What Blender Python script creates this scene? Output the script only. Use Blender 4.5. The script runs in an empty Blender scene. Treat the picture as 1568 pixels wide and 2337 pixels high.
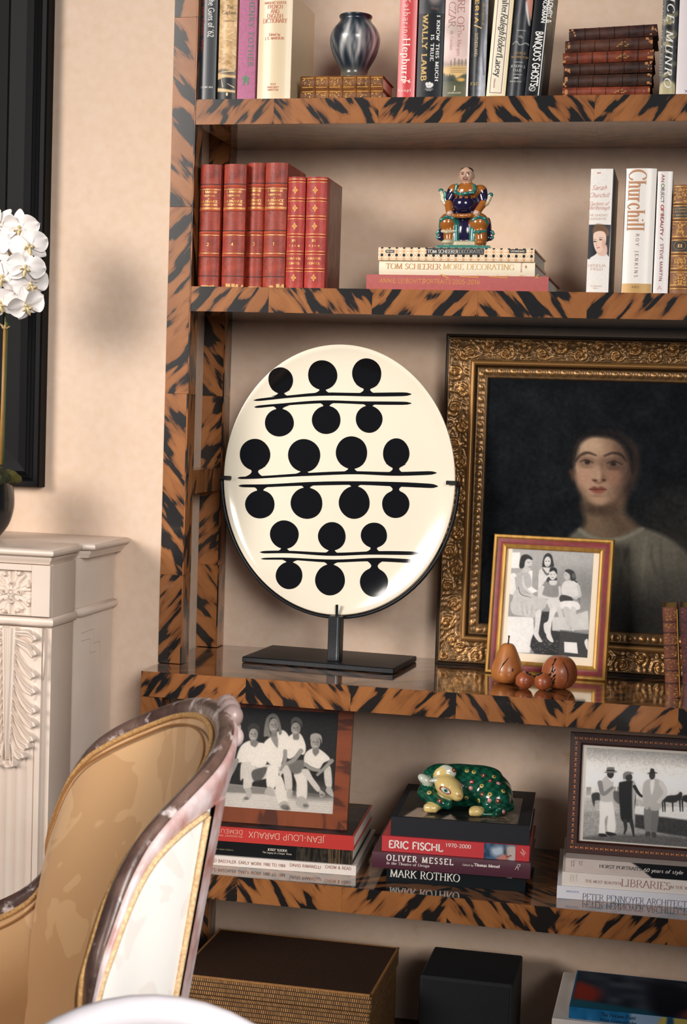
import bpy, bmesh, math, random
import numpy as np
from mathutils import Matrix, Vector

SC = bpy.context.scene
LINK = SC.collection.objects.link
R = math.radians

# ---------------------------------------------------------------- camera
FPX, IW, IH = 3648.24, 1568.0, 2337.0
CAM = np.array([1.0093, -3.0912, 1.315])
_p, _y, _r = 0.05992, 0.21669, 0.0324
_rt = np.array([math.cos(_y), math.sin(_y), 0])
_fw = np.array([-math.sin(_y)*math.cos(_p), math.cos(_y)*math.cos(_p), -math.sin(_p)])
_up = np.cross(_rt, _fw)
RT = _rt*math.cos(_r)+_up*math.sin(_r)
UP = -_rt*math.sin(_r)+_up*math.cos(_r)
FW = _fw
cd = bpy.data.cameras.new('camera')
cam = bpy.data.objects.new('camera', cd); LINK(cam)
m = Matrix.Identity(4)
for i in range(3):
    m[i][0], m[i][1], m[i][2], m[i][3] = RT[i], UP[i], -FW[i], CAM[i]
cam.matrix_world = m
cd.sensor_fit = 'HORIZONTAL'; cd.sensor_width = 36.0; cd.lens = FPX/IW*36.0
cd.clip_start = 0.05
cd.dof.use_dof = True; cd.dof.focus_distance = 3.2; cd.dof.aperture_fstop = 24.0
SC.camera = cam

# ---------------------------------------------------------------- world, light, exposure
w = bpy.data.worlds.new('room_light'); SC.world = w; w.use_nodes = True
bg = w.node_tree.nodes['Background']
bg.inputs[0].default_value = (0.38, 0.62, 1.0, 1); bg.inputs[1].default_value = 0.065

def area_light(name, loc, target, sx, sy, power, col, spread=180):
    d = bpy.data.lights.new(name, 'AREA'); d.shape = 'RECTANGLE'; d.size = sx; d.size_y = sy
    d.energy = power; d.color = col; d.spread = R(spread)
    o = bpy.data.objects.new(name, d); LINK(o)
    o.location = loc
    v = Vector(target)-Vector(loc)
    o.rotation_euler = v.to_track_quat('-Z', 'Y').to_euler()
    return o
area_light('window_daylight', (-2.6, -4.0, 2.7), (0.14, 0.0, 1.46), 2.1, 2.5, 17.5, (1.0, 0.93, 0.87), 36)
area_light('second_window_daylight', (1.8, -2.9, 1.8), (0.34, -1.60, 0.88), 1.0, 1.5, 8.0, (1.0, 0.97, 0.95), 44)
area_light('niche_fill', (2.1, -4.3, 2.5), (0.06, 0.3, 1.52), 1.4, 2.0, 5.5, (1.0, 0.95, 0.90), 30)  # added unseen fill lamp, brightens the left of the niche
SC.view_settings.view_transform = 'Standard'; SC.view_settings.look = 'None'
SC.view_settings.gamma = 1.0; SC.view_settings.use_curve_mapping = False
SC.view_settings.exposure = 0.1

# ---------------------------------------------------------------- helpers
def ray(px, py):
    return FW+RT*(px-IW/2)/FPX-UP*(py-IH/2)/FPX
def at(px, py, Y=None, Z=None, X=None):
    d = ray(px, py)
    t = (Y-CAM[1])/d[1] if Y is not None else ((Z-CAM[2])/d[2] if Z is not None else (X-CAM[0])/d[0])
    return CAM+t*d
def lin(c):
    c = np.asarray(c, float)
    return np.where(c <= 0.04045, c/12.92, ((c+0.055)/1.055)**2.4)
def rgb(r, g, b):
    return tuple(lin(np.array([r, g, b])/255.0))
def tag(o, label=None, cat=None, group=None, kind=None):
    if label: o['label'] = label
    if cat: o['category'] = cat
    if group: o['group'] = group
    if kind: o['kind'] = kind
    return o
def thing(name, label, cat, loc=(0, 0, 0), rot=(0, 0, 0), group=None):
    o = bpy.data.objects.new(name, None); LINK(o); o.empty_display_size = 0.02
    o.location = loc; o.rotation_euler = rot
    return tag(o, label, cat, group)

def np_mesh(name, V, F, mat, parent=None, smooth=False, cols=None, uv=None, loc=None):
    V = np.asarray(V, np.float32); F = np.asarray(F, np.int32)
    me = bpy.data.meshes.new(name)
    n = F.shape[1]
    me.vertices.add(len(V)); me.vertices.foreach_set('co', V.ravel())
    me.loops.add(F.size); me.loops.foreach_set('vertex_index', F.ravel())
    me.polygons.add(len(F)); me.polygons.foreach_set('loop_start', np.arange(0, F.size, n, dtype=np.int32))
    try: me.polygons.foreach_set('loop_total', np.full(len(F), n, np.int32))
    except Exception: pass
    me.update(calc_edges=True)
    if cols is not None:
        a = me.color_attributes.new('Col', 'FLOAT_COLOR', 'POINT')
        c = np.ones((len(V), 4), np.float32); c[:, :3] = cols; a.data.foreach_set('color', c.ravel())
    if uv is not None:
        l = me.uv_layers.new(name='UVMap'); l.data.foreach_set('uv', np.asarray(uv, np.float32)[F.ravel()].ravel())
    if smooth: me.polygons.foreach_set('use_smooth', np.ones(len(F), bool))
    me.materials.append(mat); me.validate()
    o = bpy.data.objects.new(name, me); LINK(o)
    if parent: o.parent = parent
    if loc is not None: o.location = loc
    return o

class MB:
    """collects shapes for one mesh object"""
    def __init__(s): s.v = []; s.f = []; s.uv = []
    def add(s, V, F, M=None, uv=None):
        b = len(s.v)
        for p in V:
            p = Vector(p)
            if M is not None: p = M @ p
            s.v.append(tuple(p))
        for q in F: s.f.append([b+i for i in q])
        if uv is not None: s.uv += [tuple(t) for t in uv]
        return s
    def box(s, x0, x1, y0, y1, z0, z1, b=0.0, M=None):
        if b <= 0:
            V = [(x, y, z) for x in (x0, x1) for y in (y0, y1) for z in (z0, z1)]
            return s.add(V, [(0, 1, 3, 2), (4, 6, 7, 5), (0, 4, 5, 1), (2, 3, 7, 6), (0, 2, 6, 4), (1, 5, 7, 3)], M)
        V = []; ix = {}
        L = [(x0, x1), (y0, y1), (z0, z1)]
        for i in (0, 1):
            for j in (0, 1):
                for k in (0, 1):
                    for a in range(3):
                        c = []
                        for ax, e in enumerate((i, j, k)):
                            d = 0 if ax == a else b
                            c.append(L[ax][e]+(d if e == 0 else -d))
                        ix[i, j, k, a] = len(V); V.append(tuple(c))
        F = []
        for a in range(3):
            o = [t for t in range(3) if t != a]
            for e in (0, 1):
                q = []
                for (m_, n_) in ((0, 0), (1, 0), (1, 1), (0, 1)):
                    k = [0, 0, 0]; k[a] = e; k[o[0]] = m_; k[o[1]] = n_
                    q.append(ix[k[0], k[1], k[2], a])
                F.append(q)
            for m_ in (0, 1):
                for n_ in (0, 1):
                    k0 = [0, 0, 0]; k1 = [0, 0, 0]
                    k0[o[0]] = k1[o[0]] = m_; k0[o[1]] = k1[o[1]] = n_; k1[a] = 1
                    F.append([ix[(*k0, o[0])], ix[(*k1, o[0])], ix[(*k1, o[1])], ix[(*k0, o[1])]])
        for i in (0, 1):
            for j in (0, 1):
                for k in (0, 1): F.append([ix[i, j, k, 0], ix[i, j, k, 1], ix[i, j, k, 2]])
        return s.add(V, F, M)
    def lathe(s, prof, n=32, M=None, cap=True):
        V = []; F = []
        for (r, z) in prof:
            for k in range(n):
                a = 2*math.pi*k/n; V.append((r*math.cos(a), r*math.sin(a), z))
        for i in range(len(prof)-1):
            for k in range(n):
                F.append((i*n+k, i*n+(k+1) % n, (i+1)*n+(k+1) % n, (i+1)*n+k))
        if cap:
            F.append(tuple(range(n-1, -1, -1))); F.append(tuple((len(prof)-1)*n+k for k in range(n)))
        return s.add(V, F, M)
    def tube(s, pts, rad, n=8, M=None, cap=True, flat=1.0, upv=None):
        P = [Vector(p) for p in pts]; m_ = len(P)
        if not hasattr(rad, '__len__'): rad = [rad]*m_
        V = []; F = []; prev = None
        for i in range(m_):
            t = (P[min(i+1, m_-1)]-P[max(i-1, 0)]).normalized()
            if upv is not None: a = Vector(upv)
            elif prev is None: a = Vector((0, 0, 1)) if abs(t.z) < .9 else Vector((1, 0, 0))
            else: a = prev
            u = (a-t*a.dot(t)).normalized(); prev = u; b = t.cross(u)
            for k in range(n):
                th = 2*math.pi*k/n
                V.append(tuple(P[i]+u*(rad[i]*math.cos(th))+b*(rad[i]*flat*math.sin(th))))
        for i in range(m_-1):
            for k in range(n):
                F.append((i*n+k, i*n+(k+1) % n, (i+1)*n+(k+1) % n, (i+1)*n+k))
        if cap:
            F.append(tuple(range(n-1, -1, -1))); F.append(tuple((m_-1)*n+k for k in range(n)))
        return s.add(V, F, M)
    def prism(s, pts, y0, y1, M=None):
        """outline in x,z pushed from y0 to y1"""
        n = len(pts)
        V = [(x, y0, z) for x, z in pts]+[(x, y1, z) for x, z in pts]
        F = [tuple(range(n)), tuple(range(2*n-1, n-1, -1))]+[(i, i+n, (i+1) % n+n, (i+1) % n) for i in range(n)]
        return s.add(V, F, M)
    def build(s, name, mat, parent=None, smooth=False, loc=None, uvf=None, fix=True, sharp=None):
        me = bpy.data.meshes.new(name); me.from_pydata(s.v, [], s.f)
        if fix:
            bm = bmesh.new(); bm.from_mesh(me); bmesh.ops.recalc_face_normals(bm, faces=bm.faces); bm.to_mesh(me); bm.free()
        if uvf:
            l = me.uv_layers.new(name='UVMap')
            for lp in me.loops: l.data[lp.index].uv = uvf(me.vertices[lp.vertex_index].co)
        if smooth:
            me.polygons.foreach_set('use_smooth', np.ones(len(me.polygons), bool))
            if sharp: me.set_sharp_from_angle(angle=R(sharp))
        me.materials.append(mat)
        o = bpy.data.objects.new(name, me); LINK(o)
        if parent: o.parent = parent
        if loc is not None: o.location = loc
        return o

def copy_tree(o, parent=None):
    c = o.copy(); LINK(c); c.parent = parent
    for ch in list(o.children): copy_tree(ch, c)
    return c
def crom(P, n=8, closed=False):
    P = np.asarray(P, float)
    if closed: Q = np.vstack([P[-1], P, P[0], P[1]])
    else: Q = np.vstack([2*P[0]-P[1], P, 2*P[-1]-P[-2]])
    t = np.linspace(0, 1, n, endpoint=False)[:, None]; out = []
    for i in range(1, len(Q)-2):
        a, b, c, d = Q[i-1:i+3]
        out.append(.5*((2*b)+(-a+c)*t+(2*a-5*b+4*c-d)*t*t+(-a+3*b-3*c+d)*t**3))
    out = np.vstack(out)
    return out if closed else np.vstack([out, P[-1:]])

# ---------------------------------------------------------------- materials
MATS = {}
def mat(name, col, rough=.5, spec=.5, metal=0, coat=0, noise=None, bump=None, col2=None, sheen=0, nscale=(1, 1, 1), coatr=.1):
    """principled surface; noise=(scale, amount) mixes towards col2, bump=(scale, strength)"""
    if name in MATS: return MATS[name]
    m_ = bpy.data.materials.new(name); m_.use_nodes = True; nt = m_.node_tree; b = nt.nodes['Principled BSDF']
    b.inputs['Base Color'].default_value = (*col, 1); b.inputs['Roughness'].default_value = rough
    b.inputs['Metallic'].default_value = metal; b.inputs['Specular IOR Level'].default_value = spec
    b.inputs['Coat Weight'].default_value = coat; b.inputs['Coat Roughness'].default_value = coatr
    b.inputs['Sheen Weight'].default_value = sheen
    if noise or bump:
        tc = nt.nodes.new('ShaderNodeTexCoord'); mp = nt.nodes.new('ShaderNodeMapping'); mp.inputs['Scale'].default_value = nscale
        nt.links.new(tc.outputs['Object'], mp.inputs['Vector'])
    if noise:
        n = nt.nodes.new('ShaderNodeTexNoise'); n.inputs['Scale'].default_value = noise[0]; n.inputs['Detail'].default_value = 5
        nt.links.new(mp.outputs[0], n.inputs['Vector'])
        rp = nt.nodes.new('ShaderNodeMapRange'); rp.inputs['From Min'].default_value = .35; rp.inputs['From Max'].default_value = .68
        rp.inputs['To Max'].default_value = noise[1]; nt.links.new(n.outputs['Fac'], rp.inputs['Value'])
        mx = nt.nodes.new('ShaderNodeMix'); mx.data_type = 'RGBA'
        mx.inputs['A'].default_value = (*col, 1); mx.inputs['B'].default_value = (*(col2 or tuple(c*.55 for c in col)), 1)
        nt.links.new(rp.outputs[0], mx.inputs['Factor']); nt.links.new(mx.outputs['Result'], b.inputs['Base Color'])
    if bump:
        n2 = nt.nodes.new('ShaderNodeTexNoise'); n2.inputs['Scale'].default_value = bump[0]; n2.inputs['Detail'].default_value = 3
        nt.links.new(mp.outputs[0], n2.inputs['Vector'])
        bp = nt.nodes.new('ShaderNodeBump'); bp.inputs['Strength'].default_value = bump[1]; bp.inputs['Distance'].default_value = .002
        nt.links.new(n2.outputs['Fac'], bp.inputs['Height']); nt.links.new(bp.outputs[0], b.inputs['Normal'])
    MATS[name] = m_
    return m_
def attr_mat(name, rough=.5, coat=0, metal=0, spec=.5, bump=None):
    if name in MATS: return MATS[name]
    m_ = mat(name, (.5, .5, .5), rough, spec, metal, coat, bump=bump)
    nt = m_.node_tree; a = nt.nodes.new('ShaderNodeAttribute'); a.attribute_name = 'Col'
    nt.links.new(a.outputs['Color'], nt.nodes['Principled BSDF'].inputs['Base Color'])
    return m_

def tortoise(name, amber, brown, dark, thr=.5, rough=.22, coat=.6):
    """painted tortoiseshell: long dark flames along the u direction of the surface"""
    m_ = bpy.data.materials.new(name); m_.use_nodes = True; nt = m_.node_tree; b = nt.nodes['Principled BSDF']
    N = nt.nodes.new; L = nt.links.new
    uv = N('ShaderNodeUVMap'); uv.uv_map = 'UVMap'
    def noise(sx, sy, detail, dist):
        mp = N('ShaderNodeMapping'); mp.inputs['Scale'].default_value = (sx, sy, 1); L(uv.outputs[0], mp.inputs['Vector'])
        n = N('ShaderNodeTexNoise'); n.noise_dimensions = '2D'; n.inputs['Scale'].default_value = 1; n.inputs['Detail'].default_value = detail
        n.inputs['Distortion'].default_value = dist; L(mp.outputs[0], n.inputs['Vector']); return n.outputs['Fac']
    def math_(op, a, c, d=None):
        q = N('ShaderNodeMath'); q.operation = op
        for i, t in enumerate((a, c, d)):
            if t is None: continue
            if isinstance(t, (int, float)): q.inputs[i].default_value = t
            else: L(t, q.inputs[i])
        return q.outputs[0]
    flame = noise(12, 42, 1.5, .25); fine = noise(35, 230, 2.0, 0); big = noise(9, 24, 1.0, .1); fibre = noise(30, 330, 2, 0)
    f = math_('MULTIPLY_ADD', fine, .17, flame)
    r1 = N('ShaderNodeMapRange'); r1.interpolation_type = 'SMOOTHSTEP'; r1.inputs['From Min'].default_value = thr+.085; r1.inputs['From Max'].default_value = thr+.15; L(f, r1.inputs['Value'])
    r2 = N('ShaderNodeMapRange'); r2.interpolation_type = 'SMOOTHSTEP'; r2.inputs['From Min'].default_value = thr-.02; r2.inputs['From Max'].default_value = thr+.13; L(f, r2.inputs['Value'])
    r3 = N('ShaderNodeMapRange'); r3.inputs['From Min'].default_value = .4; r3.inputs['From Max'].default_value = .65; L(big, r3.inputs['Value'])
    def mix(fac, a, c):
        q = N('ShaderNodeMix'); q.data_type = 'RGBA'
        if isinstance(fac, (int, float)): q.inputs['Factor'].default_value = fac
        else: L(fac, q.inputs['Factor'])
        for k, t in (('A', a), ('B', c)):
            if isinstance(t, tuple): q.inputs[k].default_value = (*t, 1)
            else: L(t, q.inputs[k])
        return q.outputs['Result']
    base = mix(math_('MULTIPLY', r3.outputs[0], .55), amber, tuple(.55*a+.45*c for a, c in zip(amber, brown)))
    base = mix(math_('MULTIPLY', fibre, .35), base, brown)
    base = mix(math_('MULTIPLY', r2.outputs[0], .55), base, brown)
    base = mix(r1.outputs[0], base, dark)
    L(base, b.inputs['Base Color']); b.inputs['Roughness'].default_value = rough
    b.inputs['Coat Weight'].default_value = coat; b.inputs['Coat Roughness'].default_value = .06
    MATS[name] = m_
    return m_
# ---------------------------------------------------------------- large structure
TORT = tortoise('tortoiseshell_veneer', rgb(170, 110, 62), rgb(102, 60, 33), rgb(30, 28, 27), thr=.52)
TORTTOP = tortoise('tortoiseshell_top', rgb(160, 106, 64), rgb(98, 60, 36), rgb(25, 25, 27), thr=.51, rough=.13, coat=1)
def plaster(name, c1, c2, c3):
    m_ = mat(name, c1, .75, .25, noise=(1.9, .6), col2=c2, bump=(45, .2))
    nt = m_.node_tree; b = nt.nodes['Principled BSDF']; N = nt.nodes.new; L = nt.links.new
    tc = N('ShaderNodeTexCoord'); n = N('ShaderNodeTexNoise'); n.inputs['Scale'].default_value = 7; n.inputs['Detail'].default_value = 6; n.inputs['Roughness'].default_value = .65
    L(tc.outputs['Object'], n.inputs['Vector'])
    r = N('ShaderNodeMapRange'); r.interpolation_type = 'SMOOTHSTEP'; r.inputs['From Min'].default_value = .60; r.inputs['From Max'].default_value = .72; r.inputs['To Max'].default_value = .6
    L(n.outputs['Fac'], r.inputs['Value'])
    old = b.inputs['Base Color'].links[0].from_socket
    mx = N('ShaderNodeMix'); mx.data_type = 'RGBA'; L(r.outputs[0], mx.inputs['Factor']); L(old, mx.inputs['A']); mx.inputs['B'].default_value = (*c3, 1)
    L(mx.outputs['Result'], b.inputs['Base Color'])
    n2 = N('ShaderNodeTexNoise'); n2.inputs['Scale'].default_value = 55; n2.inputs['Detail'].default_value = 4; L(tc.outputs['Object'], n2.inputs['Vector'])
    r2 = N('ShaderNodeMapRange'); r2.inputs['From Min'].default_value = .35; r2.inputs['From Max'].default_value = .7; r2.inputs['To Max'].default_value = .22; L(n2.outputs['Fac'], r2.inputs['Value'])
    m2 = N('ShaderNodeMix'); m2.data_type = 'RGBA'; L(r2.outputs[0], m2.inputs['Factor']); L(mx.outputs['Result'], m2.inputs['A']); m2.inputs['B'].default_value = (*c3, 1)
    L(m2.outputs['Result'], b.inputs['Base Color'])
    return m_
PLASTER = plaster('parchment_plaster', rgb(224, 200, 180), rgb(217, 188, 162), rgb(200, 162, 118))
ZC, Z4, Z2, Z1, TH = .7988, .4050, 1.5656, 1.9364, .0497
YB, YC, PX = .2994, -.1114, -.0493
XR = 1.62
def struct(mb, name, m_, **k): return tag(mb.build(name, m_, **k), kind='structure')
struct(MB().box(-2.6, PX-.0005, .004, .62, 0, 2.7), 'wall_left', PLASTER)
struct(MB().box(PX+.0005, 2.9, YB+.001, .62, 0, 2.7), 'wall_back', PLASTER)
OAK = mat('oak_floor', rgb(84, 58, 38), .45, noise=(3, .5), nscale=(1, 12, 1))
struct(MB().box(-2.6, 2.9, -4.6, .62, -.05, -.001), 'floor', OAK)
fl = bpy.data.objects['floor']
_r = random.Random(5)
b0 = MB().box(0, 1.2, 0, .118, 0, .0008).build('plank', OAK, fl)
for i in range(8):
    for j in range(3):
        o = b0 if (i, j) == (0, 0) else b0.copy()
        if o is not b0: LINK(o); o.parent = fl
        o.location = (-.6+j*1.203-(i % 2)*.5, -1.0+i*.12, 0)

_vr = random.Random(11)
def veneer(name, parent, o, a, b, n, la, lb, th, d, m_=None, ang=50, bev=.0002):
    """one veneer piece: la along a, lb along b, th deep along n, flame direction d = +1 or -1"""
    o, a, b, n = Vector(o), Vector(a), Vector(b), Vector(n)
    M = Matrix.Identity(4)
    for i in range(3): M[i][0], M[i][1], M[i][2], M[i][3] = a[i], n[i], b[i], o[i]
    off = (_vr.uniform(0, 60), _vr.uniform(0, 60)); c, s = math.cos(R(ang)), math.sin(R(ang))
    mb = MB().box(0, la, 0, th, 0, lb, bev)
    loc = mb.v[:]
    ob = mb.build(name, m_ or TORT, parent, uvf=lambda p: (off[0]+(d*p.x)*c+p.z*s+p.y, off[1]-(d*p.x)*s+p.z*c+p.y))
    ob.data.transform(M)
    return ob
X_, Y_, Z_ = (1, 0, 0), (0, 1, 0), (0, 0, 1)

# bookcase uprights (front post, back post, rails)
bc = thing('bookcase_upright', 'tortoiseshell painted uprights framing the left end of the bookcase', 'bookcase', (0, 0, 0))
def post_run(name, x0, x1, yf, yb, zs, first, parent):
    p = MB().box(x0+.002, x1-.002, yf+.002, yb-.002, zs[0]+.001, zs[-1]-.001).build(name, TORT, parent, uvf=lambda p: (p.z, p.x*.5))
    d = first
    for i in range(len(zs)-1):
        z0, z1 = zs[i], zs[i+1]
        veneer('veneer_panel', p, (x0, yf, z0+.0002), X_, Z_, Y_, x1-x0-.003, z1-z0-.0004, .0028, d)
        veneer('veneer_panel', p, (x1, yf+.0002, z0+.0002), Y_, Z_, (-1, 0, 0), yb-yf, z1-z0-.0004, .003, -d, ang=78)
        d = -d
    return p
zj = [at(390, y, Y=0)[2] for y in (1312, 898, 472, 40)]
post_run('front_post', PX, 0, 0, .0474, [ZC+.001, zj[0], zj[1], zj[2], zj[3], 2.4], 1, bc)
post_run('back_post', PX, -.001, .2512, YB, [ZC+.001, zj[0], zj[1], zj[2], zj[3], 2.4], -1, bc)
zr = at(455, 1125, X=-.002)[2]; zr1 = at(455, 1072, X=-.002)[2]
veneer('rail', bc, (-.001, .0474, zr), Y_, Z_, (-1, 0, 0), .2038, zr1-zr, .045, 1, ang=75)
lb = thing('bookcase_base_upright', 'dark tortoiseshell uprights under the left end of the worktop', 'bookcase', (0, 0, 0))
post_run('front_post', PX+.003, 0, YC+.004, YC+.05, [.001, .33, ZC-TH-.001], 1, lb)
post_run('back_post', PX+.003, -.001, .2512, YB, [.001, .33, ZC-TH-.001], -1, lb)

def shelf(name, label, cat, z1, x0, x1, yf, px, jy, first, th=TH, Yq=0.0):
    """shelf board with a flame-painted edge cut into pieces at the joints seen in the photograph"""
    t = thing(name, label, cat, ((x0+x1)/2, yf, z1-th))
    ox = (x0+x1)/2
    P = lambda x, y, z: (x-ox, y-yf, z-(z1-th))
    xs = [x0]+[at(p, jy, Y=yf)[0] for p in px]
    while xs[-1]+.215 < x1: xs.append(xs[-1]+.212)
    xs.append(x1)
    MB().box(x0-ox+.0015, x1-ox-.0015, .003, YB-yf-.0003, .0022, th-.0022).build('board', TORT, t, uvf=lambda p: (p.x, p.y*.7))
    d = first
    for i in range(len(xs)-1):
        a, b = xs[i], xs[i+1]
        veneer('edge_veneer', t, P(a+.00005, yf, z1-th), X_, Z_, Y_, b-a-.0001, th, .003, d)
        veneer('top_veneer', t, P(a+.00005, yf+.0031, z1), X_, Y_, (0, 0, -1), b-a-.0001, YB-yf-.0035, .0021, d, TORTTOP, ang=42)
        veneer('underside_veneer', t, P(a+.00005, yf+.0031, z1-th), X_, Y_, Z_, b-a-.0001, YB-yf-.0035, .0021, -d, TORTTOP, ang=30)
        d = -d
    return t
shelf('bookcase_shelf', 'topmost tortoiseshell shelf, carrying the upright dust-jacketed books', 'shelf', Z1, .0005, XR, 0, (625, 864, 1108, 1357), 250, 1)
shelf('bookcase_shelf', 'tortoiseshell shelf under the red leather volumes and seated figurine', 'shelf', Z2, .0005, XR, 0, (613, 849, 1090, 1340), 690, 1)
shelf('worktop', 'deep tortoiseshell counter shelf that carries the oval plate and portrait', 'shelf', ZC, -.0456, XR, YC, (560, 800, 1041, 1293, 1550), 1600, 1)
shelf('bookcase_shelf', 'low tortoiseshell shelf under the stacked art books, below the worktop', 'shelf', Z4, .0005, XR, YC, (540, 779, 1020, 1269, 1526), 2080, 1)
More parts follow.
